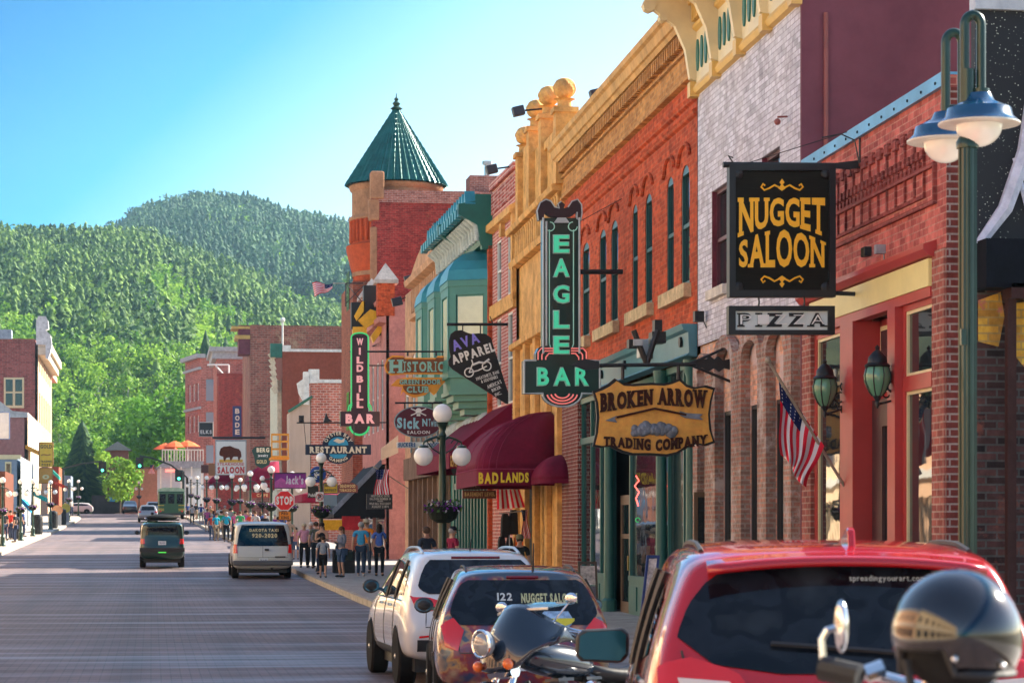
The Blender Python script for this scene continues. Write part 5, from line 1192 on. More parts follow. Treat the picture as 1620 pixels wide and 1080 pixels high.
for sx in (-1, 1):
    for k in range(3): s.line(mb, [(887+sx*(38-k*6), 570), (887+sx*(38-k*6), 558+k*4), (887+sx*(33-k*6), 552+k*4), (887+sx*14, 552+k*4)], .015, .19)
mb.build('pink_tube', pinkn, t_)
eg = [(850, 350), (848, 335), (853, 322), (862, 317), (870, 320), (876, 329), (883, 331), (881, 324), (886, 320), (892, 325), (890, 331), (897, 329), (903, 320), (912, 317), (918, 325), (919, 338), (917, 350), (911, 348), (911, 337), (903, 343), (893, 345), (897, 352), (876, 352), (880, 345), (868, 343), (860, 337), (858, 348)]
mb = MB(); s.poly(mb, eg, .2, .14); mb.build('eagle', mat('eagle_brown', (.03, .012, .016), .5), t_); mb = MB(); s.line(mb, eg[:9], .014, .15); s.line(mb, eg[11:19], .014, .15); s.poly(mb, [(880, 346), (893, 346), (899, 354), (874, 354)], .02, .17); mb.build('eagle_outline', rimw, t_)
mb = MB(); s.line(mb, [(915, 430), (986, 430)], .055); s.line(mb, [(830, 600), (948, 600)], .03, -.2); s.line(mb, [(850, 388), (862, 380), (1010, 300)], .008, -.1); mb.build('bracket', steel, t_)
# ---- guitar pick shaped black sign
Y = YF(803, F2); s = Sign(Y); t_ = thing('apparel_sign', 'black guitar pick shaped sign with a motorcycle drawing, point downwards', 'sign', tuple(s.p(808, 642)))
mb = MB(); s.poly(mb, [(713, 528), (720, 523), (730, 522), (739, 526), (746, 528), (758, 527), (768, 528), (777, 534), (780, 545), (810, 640), (800, 638), (716, 584), (710, 578), (709, 571), (713, 564), (711, 555), (710, 540)], .07); mb.build('board', signblk, t_)
def rot(x0, y0, x1, y1, hgt, off=.012):
    dx, dy = x1-x0, y1-y0; L = math.hypot(dx, dy); nx, ny = dy/L, -dx/L
    return lambda u, v: s.p(x0+dx*u+nx*hgt*v, y0+dy*u+ny*hgt*v, off)
mb = MB(); letters(mb, 'AVA', rot(718, 556, 760, 541, 17), (0, .012, 0), bold=.04); mb.build('lettering_violet', mat('violet_letters', (.25, .22, .75), .5, 0, 0), t_)
mb = MB(); letters(mb, 'APPAREL', rot(717, 577, 784, 555, 15), (0, .012, 0), bold=.05); letters(mb, 'SWEATSHIRTS, JEANS', rot(754, 602, 790, 590, 5), (0, .012, 0), bold=.02); letters(mb, '& SOUVENIRS', rot(762, 606, 788, 598, 5), (0, .012, 0), bold=.02)
letters(mb, "AMERICA'S", rot(772, 615, 794, 606, 6), (0, .012, 0), bold=.02); letters(mb, 'BIKER', rot(779, 620, 793, 614, 5), (0, .012, 0), bold=.02); letters(mb, 'INC.', rot(784, 627, 794, 623, 5), (0, .012, 0), bold=.02)
s.line(mb, arc(742, 589, 7, 0, 360, 12), .02, .01); s.line(mb, arc(770, 579, 7, 0, 360, 12), .02, .01); s.line(mb, [(742, 589), (748, 575), (746, 569)], .02, .01); s.line(mb, [(742, 589), (756, 586), (770, 579)], .02, .01); s.line(mb, [(748, 577), (758, 573), (766, 574), (774, 568)], .035, .01); mb.build('lettering', wtx, t_)
mb = MB(); s.line(mb, [(707, 513), (803, 513)], .045); s.line(mb, [(780, 513), (775, 500)], .015); s.line(mb, [(732, 513), (732, 523)], .02); s.line(mb, [(760, 513), (760, 528)], .02); mb.build('bracket', steel, t_)
# ---- club sign
Y = 71.5; s = Sign(Y); t_ = thing('club_sign', 'brown and orange shaped hanging sign with green HISTORIC lettering', 'sign', tuple(s.p(655, 628)))
org = mat('orange_rim', (.85, .32, .03), .5, var=.1); brn = mat('sign_brown', (.26, .09, .04), .6, var=.2)
o1 = [(608, 578), (612, 568), (620, 562), (638, 563), (640, 566), (690, 566), (692, 563), (704, 563), (704, 592), (640, 592), (618, 594), (610, 588)]
mb = MB(); s.poly(mb, o1, .06, .03); s.poly(mb, [(x, y) for x, y in ((618, 610), (628, 600), (640, 597), (700, 597), (704, 604), (696, 612), (690, 622), (686, 625), (680, 619), (672, 625), (655, 629), (643, 624), (638, 619), (634, 625), (636, 612))], .06, .02); mb.build('rim', org, t_)
mb = MB(); s.poly(mb, [(656+(x-656)*.95, 578+(y-578)*.82) for x, y in o1], .02, .045); s.poly(mb, [(630, 608), (638, 601), (698, 601), (690, 608)], .02, .04); s.poly(mb, arc(657, 610, 20, 180, 360, 10, 14), .02, .04); mb.build('board', brn, t_)
mb = MB(); s.text(mb, 'H', 616, 569, 636, 590, .06, slab=.2, bold=.05); s.text(mb, 'ISTORIC', 638, 572, 702, 588, .06, slab=.18, bold=.04, gap=.15); s.text(mb, 'GREEN DOOR', 632, 600, 697, 608, .06, bold=.03); s.text(mb, 'CLUB', 643, 611, 678, 621, .06, bold=.04, slab=.15); mb.build('lettering', mat('sage_letters', (.30, .55, .45), .5, 0, 0), t_)
mb = MB(); s.line(mb, [(580, 556), (722, 556)], .03); s.line(mb, [(645, 556), (645, 563)], .03); s.line(mb, [(690, 556), (690, 563)], .03); mb.build('bracket', steel, t_)
# ---- oval skull sign
Y = 70; s = Sign(Y); t_ = thing('oval_sign', 'maroon oval sign with pale blue blackletter and a skull behind the globe lamp', 'sign', tuple(s.p(662, 692)))
mb = MB(); s.poly(mb, arc(662, 667, 38.5, 0, 360, 28, 25)[:-1], .06); mb.build('rim', mat('pale_rim', (.2, .35, .38), .5), t_); mb = MB(); s.poly(mb, arc(662, 667, 37, 0, 360, 28, 23.5)[:-1], .02, .015); mb.build('board', mat('oval_maroon', (.09, .008, .02), .5, var=.15), t_)
mb = MB(); s.text(mb, 'Sick', 628, 660, 664, 677, .02, bold=.05); s.text(mb, 'N', 668, 662, 676, 674, .02, bold=.04); s.text(mb, 'Twisted', 678, 662, 698, 674, .02, bold=.03); mb.build('lettering', mat('ice_blue', (.3, .6, .65), .5, 0, 0), t_)
mb = MB(); s.poly(mb, arc(662, 650, 5, 0, 360, 10)[:-1], .012, .02); s.rect(mb, 659, 658, 665, 653, .012, .02); s.line(mb, [(650, 646), (674, 657)], .02, .02); s.line(mb, [(650, 657), (674, 646)], .02, .02); s.text(mb, 'SALOON', 644, 681, 680, 686, .02, bold=.02); mb.build('skull', wtx, t_)
mb = MB(); s.line(mb, [(625, 637), (700, 637)], .03); s.line(mb, [(640, 637), (640, 646)], .02); s.line(mb, [(684, 637), (684, 646)], .02); mb.build('bracket', steel, t_)
# ---- pink neon blade
Y = 100; s = Sign(Y); t_ = thing('neon_blade_sign', 'narrow maroon neon blade sign with pink vertical letters and green outline', 'sign', tuple(s.p(568, 688)))
pur = mat('plum_enamel', (.03, .006, .016), .4, var=.2, coat=.4)
mb = MB(); s.rect(mb, 555, 652, 582, 533, .4, .2); s.poly(mb, arc(568.5, 534, 13.5, 0, 180, 10, 7), .4, .2); s.rect(mb, 538, 674, 600, 651, .5, .25); s.poly(mb, arc(568, 672, 15, 180, 360, 10, 15), .4, .2); mb.build('panel', pur, t_)
mb = MB(); s.line(mb, [(555, 645), (555, 540)]+arc(568.5, 534, 13.5, 180, 0, 10, 7)+[(582, 540), (582, 645)], .035, .22); s.line(mb, arc(568, 674, 15, 182, 358, 10, 14), .05, .22)
for k in range(2): s.line(mb, [(550-k*3+3, 650), (551-k*3+3, 643), (556, 640-k*3)], .03, .27); s.line(mb, [(587+k*3-3, 650), (586+k*3-3, 643), (581, 640-k*3)], .03, .27)
mb.build('green_tube', neon('green_neon', (.05, .7, .2), .08), t_)
mb = MB(); pl = neon('pale_pink_letters', (.9, .42, .42), .08)
for i, ch in enumerate('WILD BILL'):
    if ch == ' ': continue
    yc = (541, 556, 570, 583, 0, 600, 615, 628, 640)[i]; s.text(mb, ch, 563.5 if ch != 'I' else 567, yc-5.5, 574 if ch != 'I' else 570, yc+5.5, .23, .02, bold=.05)
s.text(mb, 'BAR', 546, 655, 592, 670, .28, .02, bold=.06, gap=.16); mb.build('lettering', pl, t_)
mb = MB(); s.line(mb, [(553, 556), (640, 556)], .04); s.line(mb, [(582, 578), (615, 578)], .03); s.line(mb, [(582, 668), (612, 668)], .03); mb.build('bracket', steel, t_)
# ---- seafood restaurant sign
Y = 95; s = Sign(Y); t_ = thing('restaurant_sign', 'navy RESTAURANT board crossing a round fish emblem on an iron bar', 'sign', tuple(s.p(535, 733)))
navy = mat('sign_navy', (.008, .02, .05), .5, var=.2)
mb = MB(); s.poly(mb, arc(535, 708, 26, 0, 360, 24, 25.5)[:-1], .06); s.rect(mb, 483, 719, 587, 703, .06, .02); mb.build('board', navy, t_)
mb = MB(); s.poly(mb, arc(535, 704, 16, 0, 180, 12, 13), .02, .03); s.poly(mb, arc(535, 718, 14, 180, 360, 12, 7), .02, .03); mb.build('emblem', mat('emblem_blue', (.03, .3, .5), .5), t_)
mb = MB(); s.text(mb, 'RESTAURANT', 490, 706, 580, 716.5, .05, bold=.06, slab=.1); s.poly(mb, [(527, 697), (533, 693), (540, 696), (546, 692), (544, 699), (536, 701)], .02, .05)
letters(mb, 'OYSTER BAY', lambda u, v: s.p(535-(18+6*v)*math.cos(math.pi*(.1+.8*u)), 705-(17+5.5*v)*math.sin(math.pi*(.1+.8*u)), .02), (0, .012, 0), bold=.03)
letters(mb, 'GAMING', lambda u, v: s.p(535-(22-5*v)*math.cos(math.pi*(.25+.5*u)), 710+(21-5*v)*math.sin(math.pi*(.25+.5*u)), .02), (0, .012, 0), bold=.03); mb.build('lettering', mat('cream_letters', (.72, .66, .5), .5, 0, 0), t_)
mb = MB(); s.line(mb, [(470, 668), (540, 668)], .03, -.3); s.line(mb, [(484, 703), (480, 660)], .015); s.rect(mb, 473, 667, 481, 657, .3); s.poly(mb, [(512, 668), (516, 653), (520, 662), (526, 666)], .3); s.line(mb, [(560, 668), (560, 703)], .02); mb.build('bracket', steel, t_)
# ---- stop sign
d = 93; q = P(450, 791, d); s = Sign(q.y); t_ = thing('stop_sign', 'red octagonal STOP sign on its post at the crossing', 'sign', (q.x, q.y, zg(q.y)+.15))
oct_ = lambda r_: [(450+r_*math.cos(R(22.5+45*k)), 791.5+r_*math.sin(R(22.5+45*k))) for k in range(8)]
mb = MB(); s.poly(mb, oct_(17), .01); mb.build('border', wtx, t_); mb = MB(); s.poly(mb, oct_(15.6), .008, .006); mb.build('face', mat('stop_red', (.72, .02, .02), .4, 0, 0), t_)
mb = MB(); s.text(mb, 'STOP', 437, 784.5, 463, 798, .012, .004, bold=.05); mb.build('lettering', wtx, t_)
mb = MB(); mb.tube([(q.x, q.y+.06, zg(q.y)+.1), (q.x, q.y+.06, q.z)], .035, 6); mb.build('post', mat('grey_post', (.12, .1, .09), .6), t_)
t_ = thing('crossing_sign', 'small orange crossing plate below the stop sign', 'sign', tuple(s.p(450, 822))); mb = MB(); s.rect(mb, 441, 822, 460, 808.5, .01, .02); mb.build('plate', mat('warn_orange', (.8, .25, .02), .5, 0, 0), t_); mb = MB(); s.text(mb, 'PED', 445, 810, 456, 814, .026, .004, bold=.04); s.text(mb, 'XING', 444, 816, 457, 820.5, .026, .004, bold=.04); s.line(mb, [(441.5, 809), (459.5, 809), (459.5, 821.5), (441.5, 821.5), (441.5, 809)], .008, .024); mb.build('lettering', signblk, t_)
# ---- bison sign
d = 190; q = P(365, 724, d); s = Sign(q.y); t_ = thing('steakhouse_sign', 'white square sign with a brown bison and red lettering', 'sign', tuple(s.p(365, 751)))
mb = MB(); s.rect(mb, 340.5, 751, 390, 695, .2); mb.build('frame', mat('grey_frame', (.3, .32, .34), .5), t_); mb = MB(); s.rect(mb, 342, 750, 388.5, 698, .05, .04); mb.build('face', wtx, t_)
mb = MB(); s.poly(mb, [(347, 715), (349, 709), (354, 706), (358, 706), (364, 705), (371, 708), (378, 710), (381, 714), (382, 722), (380, 724), (379, 728), (377, 728), (376, 722), (369, 722), (366, 728), (364, 728), (363, 723), (358, 724), (356, 729), (354, 729), (353, 722), (349, 721), (347, 719)], .03, .06); mb.build('bison', mat('bison_brown', (.12, .035, .02), .6), t_)
mb = MB(); s.rect(mb, 347, 731, 384, 726.5, .03, .05); mb.build('grass_band', mat('gold_band2', (.7, .4, .05), .5), t_)
mb = MB(); s.text(mb, 'STEAKHOUSE', 344, 731.5, 386, 736, .06, .01, bold=.02, slab=.1); s.text(mb, 'SALOON', 344, 738, 386.5, 748.5, .06, .01, bold=.05, slab=.15); mb.build('lettering', mat('letter_red', (.55, .02, .02), .5, 0, 0), t_)
mb = MB(); s.line(mb, [(336, 692), (420, 692)], .1, -.2); mb.build('bracket', steel, t_)
def board(name, label, d, rect, col, items, frame=None, shape=None, th=.1, extra=None, cat='sign'):
    x0, y0, x1, y1 = rect; q = P((x0+x1)/2, y1, d); s = Sign(q.y); t_ = thing(name, label, cat, tuple(q)); px = d/F
    mb = MB(); s.poly(mb, shape, th) if shape else s.rect(mb, x0, y1, x1, y0, th); mb.build('board', mat('bd_%.2f_%.2f_%.2f' % col, col, .5, var=.12), t_)
    if frame: 
        mb = MB(); mb.tube([s.p(*p_, .01) for p_ in ((x0, y0), (x1, y0), (x1, y1), (x0, y1), (x0, y0))], 1.0*px, 5); mb.build('frame', mat('bf_%.2f_%.2f_%.2f' % frame, frame, .5, 0, 0), t_)
    for txt, (a, b_, c, e), tc in items:
        mb = MB(); s.text(mb, txt, a, b_, c, e, .02, .01, bold=.04, **(extra or {})); mb.build('lettering', mat('lt_%.2f_%.2f_%.2f' % tc, tc, .5, 0, 0), t_)
    return t_, s
W1 = (.75, .75, .72)
board('lodge_sign', 'small dark square sign with pale letters beside the bison sign', 225, (315, 668, 337, 690), (.03, .035, .04), [('ELKS', (317, 680, 335, 686), W1)], (.3, .3, .3))
t_, s = board('vertical_sign', 'narrow navy vertical sign with pale letters above the bison sign', 200, (368, 642, 382, 690), (.02, .03, .12), [(c, (372, 646+i*11, 379, 654+i*11), (.75, .55, .4)) for i, c in enumerate('BODE')])
board('jewelry_sign', 'dark green sign with pale and gold lettering beneath the timber balcony', 150, (398, 705, 429, 741), (.01, .05, .04), [('BERG', (406, 708, 426, 715), (.75, .7, .5)), ('jewelry', (408, 718, 424, 722), W1), ('GOLD', (406, 727, 422, 733), (.6, .5, .25))], shape=[(398, 712), (404, 706), (429, 706), (429, 722), (426, 735), (414, 741), (404, 735), (402, 722)])
t_, s = board('purple_sign', 'purple and pink scenic sign over the crowded sidewalk', 118, (434, 748, 484, 772), (.25, .03, .28), [("Jack's", (452, 752, 480, 765), (.75, .75, .8))], (.1, .05, .1))
mb = MB(); s.poly(mb, [(434, 762), (445, 755), (455, 762), (470, 753), (484, 760), (484, 772), (434, 772)], .01, .012); mb.build('scene', mat('orchid', (.55, .12, .4), .5, var=.4), t_)
board('hotel_sign', 'black oval board under the bison sign', 172, (400, 765, 432, 778), (.02, .02, .02), [('Black H', (404, 768, 430, 775), W1)])
board('red_sign', 'red shop sign above the crowd', 165, (398, 779, 430, 787), (.4, .03, .02), [('CAFE', (406, 780.5, 424, 785.5), (.8, .6, .3))])
board('maroon_sign', 'small brown sign left of the bison sign post', 215, (318, 735, 330, 748), (.12, .04, .03), [])
board('brown_sign', 'small brown square sign under the bison sign', 205, (330, 733, 341, 752), (.2, .08, .03), [])
t_, s = board('parking_sign', 'round blue parking sign on the second lamp', 84.3, (490, 738, 516, 763), (.02, .08, .35), [('P', (497, 743, 510, 758), W1)], shape=arc(503, 750, 13, 0, 360, 18)[:-1], th=.03)
board('arrow_sign', 'black directional sign with a white arrow next to the lamp pole', 84.4, (487, 768, 504, 787), (.02, .02, .02), [('Public', (488, 780, 502, 785), W1)])
t_, s = board('no_parking_sign', 'small white no parking sign on the lamp pole', 83.7, (499.5, 778, 512, 793), W1, [('P', (503.5, 782, 508.5, 789), (.02, .02, .02))], th=.01)
mb = MB(); s.line(mb, arc(506, 785.5, 5.2, 0, 360, 14), .012, .02); s.line(mb, [(502.5, 782), (509.5, 789)], .012, .02); mb.build('ring', mat('letter_red', (.55, .02, .02), .5, 0, 0), t_)
board('yellow_sign', 'small yellow sign beneath the restaurant sign', 90, (512, 764, 534, 780), (.75, .5, .03), [('HISTORIC', (514, 766, 532, 770), (.1, .08, .05)), ('DISTRICT', (514, 773, 532, 777), (.1, .08, .05))], (.1, .1, .1))
board('picture_sign', 'small grey picture sign under the yellow sign', 90, (512, 782, 533, 800), (.2, .28, .34), [])
board('arched_sign', 'dark red shop board with gold letters behind the yellow sign', 101, (534, 764, 566, 779), (.14, .03, .03), [('DEADWOOD', (538, 766, 562, 771), (.6, .45, .2)), ('TOBACCO CO', (537, 773, 563, 777), (.6, .45, .2))], shape=[(534, 768), (542, 763), (558, 763), (566, 768), (566, 779), (534, 779)])
board('site_board', 'black plank board with pale historic inscription beside the flag', 91, (580, 781, 621, 805), (.025, .03, .035), [('HISTORIC SITE', (587, 782.5, 616, 786), (.5, .5, .45)), ('SALOON NUMBER 10', (585, 787, 618, 790.5), (.5, .5, .45)), ('WHERE', (597, 791, 606, 793.5), (.5, .5, .45)), ('WILD BILL WAS SHOT', (584, 794.5, 618, 798), (.5, .5, .45)), ('AUGUST 2 1876', (588, 799, 615, 803), (.5, .5, .45))])
board('pale_shop_sign', 'large pale faded sign panel on the pink building front', 96, (602, 700, 628, 728), (.55, .45, .33), [], shape=[(603, 709), (630, 688), (630, 716), (603, 728)])
board('souvenir_banner', 'narrow white banner with coloured lettering behind the lamp globe', 78, (628, 699, 697, 708), W1, [('SUCKERS', (630, 700, 657, 707), (.03, .12, .3)), ('LODGE', (676, 700, 695, 707), (.03, .12, .3))])
board('excursion_sign', 'brown sign with dull gold letters under the maroon awnings', 62, (731, 748, 760, 774), (.10, .025, .02), [('DEAD', (736, 747, 757, 754), (.42, .2, .08)), ('RAIL', (736, 756, 757, 762), (.42, .2, .08)), ('EX', (742, 764, 754, 770), (.42, .2, .08))])
board('basement_sign', 'narrow brown sign reading BASEMENT LEVEL below the excursion sign', 62, (732, 775, 785, 788), (.14, .04, .025), [('BASEMENT LEVEL', (735, 778, 783, 784.5), (.55, .38, .15))])
board('gold_post_sign', 'yellow square trading sign on the left side of the street', 205, (62, 700, 84, 738), (.75, .45, .03), [('GOLD', (64, 703, 82, 709), (.1, .05, .02)), ('TRADING', (64, 728, 82, 731), (.1, .05, .02)), ('POST', (66, 733, 80, 736.5), (.1, .05, .02)), ('~', (65, 714, 80, 722), (.35, .12, .02))], (.3, .1, .02))
board('orange_post_sign', 'orange square sign below the yellow trading sign', 205, (62, 740, 83, 764), (.6, .28, .04), [('o', (67, 747, 78, 757), (.7, .6, .3))], (.4, .15, .02))
board('left_banner', 'pale banner sign at the left picture edge', 150, (-8, 652, 15, 694), (.6, .6, .62), [], (.1, .15, .3))
board('left_blue_sign', 'dark blue sign box at the left picture edge under the banner', 150, (-8, 680, 14, 695), (.04, .05, .16), [])
# black and yellow mining ornament above the pink neon sign
q = P(590, 490, 103); s = Sign(q.y); t_ = thing('mining_ornament', 'black hanging frame with yellow angular pieces above the pink neon sign', 'ornament', tuple(s.p(580, 530)))
mb = MB(); s.rect(mb, 575, 500, 603, 452, .6, .2); s.rect(mb, 556, 520, 575, 478, .5); s.rect(mb, 596, 530, 607, 470, .5); mb.build('black_panel', black, t_)
mb = MB(); s.poly(mb, [(566, 507), (585, 490), (597, 494), (594, 510), (578, 520)], .5, .3); s.poly(mb, [(586, 532), (600, 512), (606, 521), (590, 543)], .4, .3); s.poly(mb, [(560, 500), (572, 478), (577, 476), (577, 490), (564, 508)], .4, .2); s.rect(mb, 558, 528, 580, 517, .4, .1); mb.build('yellow_piece', mat('ornament_yellow', (.75, .42, .02), .5, var=.2), t_)
mb = MB(); s.line(mb, [(547, 448), (575, 448)], .03); s.line(mb, [(547, 448), (547, 485)], .03); s.line(mb, [(547, 448), (575, 480), ], .02); s.line(mb, [(547, 480), (575, 452)], .02)
for k in range(4): s.line(mb, [(588, 548), (640, 520+k*9)], .01)
mb.build('stay', steel, t_)
# ------------------------------------------------------------ awnings
def awning(name, label, fc, u0, u1, W_, vt, vv, vb, m, near_round=.7, ribs=0, dome=True, N=10, seg=8):
    q = fc.W(u0, 0, 0); t_ = thing(name, label, 'awning', (q.x, q.y, vb))
    foot = [(u0, 0)]
    for k in range(seg+1): an = math.pi/2*k/seg; foot.append((u0+near_round*(1-math.sin(an))*1.0, W_-near_round+near_round*math.cos(math.pi/2-an)))
    foot = [(u0, 0), (u0, (W_-near_round)*.5), (u0, W_-near_round)]+[(u0+near_round*(1-math.cos(math.pi/2*k/seg)), W_-near_round+near_round*math.sin(math.pi/2*k/seg)) for k in range(1, seg+1)]+[(u0+near_round+(u1-near_round*2-u0)*k/4, W_) for k in range(1, 5)]+[(u1, W_), (u1, W_/2), (u1, 0)]
    rows = []
    for (fu, fw) in foot:
        au = min(max(fu, u0+1.4*dome+.0), u1-.3) if dome else fu; row = []
        for k in range(N+1):
            t = k/N; 
            if dome: s_ = math.sin(math.pi/2*t); c_ = math.cos(math.pi/2*t); row.append(fc.W(au+(fu-au)*s_, .02+(fw)*s_, vv+(vt-vv)*c_**1.1))
            else: row.append(fc.W(fu, .02+fw*t, vt+(vv-vt)*t) if fw else fc.W(fu, .02, vt+(vv-vt)*t))
        rows.append(row)
    if not dome: rows = [[fc.W(u0, .02, vt), fc.W(u0, .02, vv)], [fc.W(u0, .02, vt), fc.W(u0, W_, vv)], [fc.W(u1, .02, vt), fc.W(u1, W_, vv)], [fc.W(u1, .02, vt), fc.W(u1, .02, vv)]]; foot = [(u0, 0), (u0, W_), (u1, W_), (u1, 0)]
    mb = MB(); mb.sheet(rows); o_ = mb.build('canopy', m, t_, smooth=50 if dome else False)
    mb = MB(); mb.sheet([[fc.W(a, b_+.01, vv), fc.W(a, b_+.01, vb)] for a, b_ in foot]); o2 = mb.build('valance', m, t_)
    for o in (o_, o2): sm = o.modifiers.new('s', 'SOLIDIFY'); sm.thickness = .02
    if ribs:
        mb = MB()
        for i in range(2, len(rows)-3, ribs): mb.tube([p+Vector((0, 0, .012)) for p in rows[i]], .012, 4)
        mb.tube([fc.W(a, b_+.02, vv) for a, b_ in foot], .015, 4); mb.build('seam', mat('seam_maroon', (.26, .03, .08), .7), t_)
    return t_
mar = mat('maroon_canvas', (.15, .006, .03), .75, var=.12, sc=2)
q = YF(868); 
# dome awning on the ochre building: its near end faces the camera
uN = F1.uy(57.0); d_ = 58.0; vv = P(800, 742, d_).z; vb = P(800, 768, d_).z; vt = P(870, 655, 60).z
aw = awning('dome_awning', 'maroon domed awning with yellow lettering on its valance', F1, uN, uN+5.2, 1.98, vt, vv, vb, mar, .45, 2)
s = Sign(F1.W(uN, 0, 0).y-.0); mb = MB(); s.text(mb, 'BAD', 757, 747, 788, 765, .04, .01, bold=.05); s.text(mb, 'LANDS', 792, 747, 836, 763, .04, .01, bold=.05); mb.build('lettering', mat('awning_yellow', (.8, .6, .05), .6, 0, 0), aw)
aw2 = awning('small_dome_awning', 'small maroon domed awning end at the right of the lettered awning', F1, F1.uy(55.2), F1.uy(57.0)-.05, .7, P(880, 716, 56).z, P(870, 757, 56).z, P(870, 764, 56).z, mar, .3, 0)
uN = F2.uy(65.5); aw = awning('long_awning', 'maroon sloped awning with small gold letters behind the domed one', F2, uN, uN+8, 1.75, P(828, 640, 66.8).z, P(740, 716, 66.8).z, P(740, 742, 66.8).z, mar, dome=False)
s = Sign(F2.W(uN, 0, 0).y-.0); mb = MB(); s.text(mb, 'GEM SALOON', 712, 720, 734, 738, .04, .01, bold=.03); mb.build('lettering', mat('awning_gold', (.6, .38, .12), .6, 0, 0), aw)
mb = MB(); x = 0
mb.sheet([[F2.W(uN-.02, .1+1.6*k/24, P(740, 742, 66.8).z), F2.W(uN-.02, .1+1.6*k/24, P(740, 742, 66.8).z-(.2 if k % 2 else .08))] for k in range(25)]); mb.build('fringe', signblk, aw)
# black slope awning beyond the alley
q = F2.uy(101); aw = awning('black_awning', 'steep black awning with grey edge reaching far over the sidewalk', F2, q, q+9, 2.15, P(600, 726, 99.5).z, P(545, 812, 99.5).z, P(545, 818, 99.5).z, mat('black_canvas2', (.006, .008, .012), .7), dome=False)
mb = MB(); mb.ob(F2.W(q-.06, 2.2, P(545, 814, 99.5).z), F2.W(q-.06, 0, P(600, 728, 99.5).z)-F2.W(q-.06, 2.2, P(545, 814, 99.5).z), Vector((0, .12, 0)), Vector((0, 0, .28))); mb.build('edge_trim', mat('slate_trim', (.12, .15, .2), .6), aw)
mar2 = mat('maroon_canvas2', (.22, .015, .045), .8)
for i, (px, d, w_, yt, yv) in enumerate(((392, 165, 2.2, 728, 770), (330, 215, 2.2, 745, 768), (478, 128, 1.9, 775, 790))):
    X = 9.0-.6*i*(d > 160); A = P(px, yv, d); fcx = Fac(A.x+w_, A.y, 0)
    awning('sidewalk_awning', ['maroon awning above the crowd under the bison sign', 'dark maroon awning farthest along the right sidewalk', 'small dark red awning beside the stop sign'][i], fcx, 0, 7, w_, P(px, yt, d).z, A.z+.25, A.z-.1, mar2, .4, 0)
# timber balcony
q = P(430, 724, 147); t_ = thing('timber_balcony', 'orange timber balcony frame on the beige side wall', 'balcony', tuple(q)); s = Sign(q.y); ot = mat('orange_timber', (.65, .28, .04), .6, var=.15)
mb = MB()
for yy in (687, 698, 710, 722): s.rect(mb, 430, yy+1.5, 457, yy-1.5, .15)
for x in (430, 443, 456): s.rect(mb, x-1, 724, x+1, 686, .2, .03)
mb.build('rail', ot, t_); mb = MB(); s.rect(mb, 429, 726, 458, 722.5, 2.5, -.2); mb.build('floor', ot, t_)
# ------------------------------------------------------------ flags
fred = mat('flag_red', (.68, .015, .04), .8, 0, 0); fwh = mat('flag_white', (.72, .70, .70), .8, 0, 0); fbl = mat('flag_blue', (.012, .02, .09), .8, 0, 0)
def flag(name, label, S, stripes=13, canton=(.4, 7), n=14, pole=None, grp=None, top_first=True):
    """S(u,v): u along the stripes from the hoist, v across them from the top"""
    q = S(0, 0); t_ = thing(name, label, 'flag', tuple(q), grp); A, B, C = MB(), MB(), MB()
    for k in range(stripes):
        u0 = canton[0] if k < canton[1] else 0
        g = [[S(u0+(1-u0)*i/n, k/stripes), S(u0+(1-u0)*i/n, (k+.5)/stripes), S(u0+(1-u0)*i/n, (k+1)/stripes)] for i in range(n+1)]
        (A if k % 2 == 0 else B).sheet(g)
    if canton[1]:
        C.sheet([[S(canton[0]*i/6, canton[1]/stripes*j/4) for j in range(5)] for i in range(7)])
        c = C.build('canton', fbl, t_, norm=False); st = MB(); e = Vector((0, -.012, 0))
        for i in range(6):
            for j in range(5):
                u_, v_ = canton[0]*(i+.5)/6, canton[1]/stripes*(j+.5)/5; a, b_ = .012, .012
                st.add([S(u_-a, v_)+e, S(u_, v_+b_)+e, S(u_+a, v_)+e, S(u_, v_-b_)+e], [(0, 1, 2, 3)])
        st.build('stars', fwh, c, norm=False)
    A.build('red_stripes', fred, t_, norm=False, smooth=True); B.build('white_stripes', fwh, t_, norm=False, smooth=True)
    if pole: mb = MB(); mb.tube(pole, .02, 6); mb.ball(pole[-1], .045, 8); mb.build('pole', mat('flag_pole', (.35, .3, .22), .4, .3), t_)
    return t_
# flag on the slanted pole before the saloon front
Yf = YF(1343); r0 = F1.W(F1.uy(Yf), .05, 0); r0.z = P(1343, 768, Yf).z; tip = onY(1215, 570, Yf-.3)
def Sf(u, v):
    a, b_ = (1226, 592), (1306, 710)  # along the pole (hoist) from the tip down
    # stripes hang down from the pole: u runs down, v runs along the pole
    px = a[0]+(b_[0]-a[0])*v; py = a[1]+(b_[1]-a[1])*v; L = 78+32*v
    dx = 2+math.sin(u*3+v*4)*5-u*(6+v*30)+math.sin(v*19)*2.5*u; dy = u*L*(1-.2*v) 
    return onY(px+dx*1.0, py+dy, Yf-.15-.10*math.sin(v*17+u*3)*u)
def Sf(u, v):
    # u: hoist(0, tip end) .. along; the fly hangs from the pole; stripes run parallel to the draped pole edge
    p0 = (1226+80*u, 592+118*u); ln = 96*(1-.38*u)
    if True:
        x = p0[0]+v*(-38+3*u)+math.sin(v*5+u*6)*3; y = p0[1]+v*ln
        y -= 0
    return onY(x, y, Yf-.15-.06*math.sin(u*15+v*4)*(.3+v))
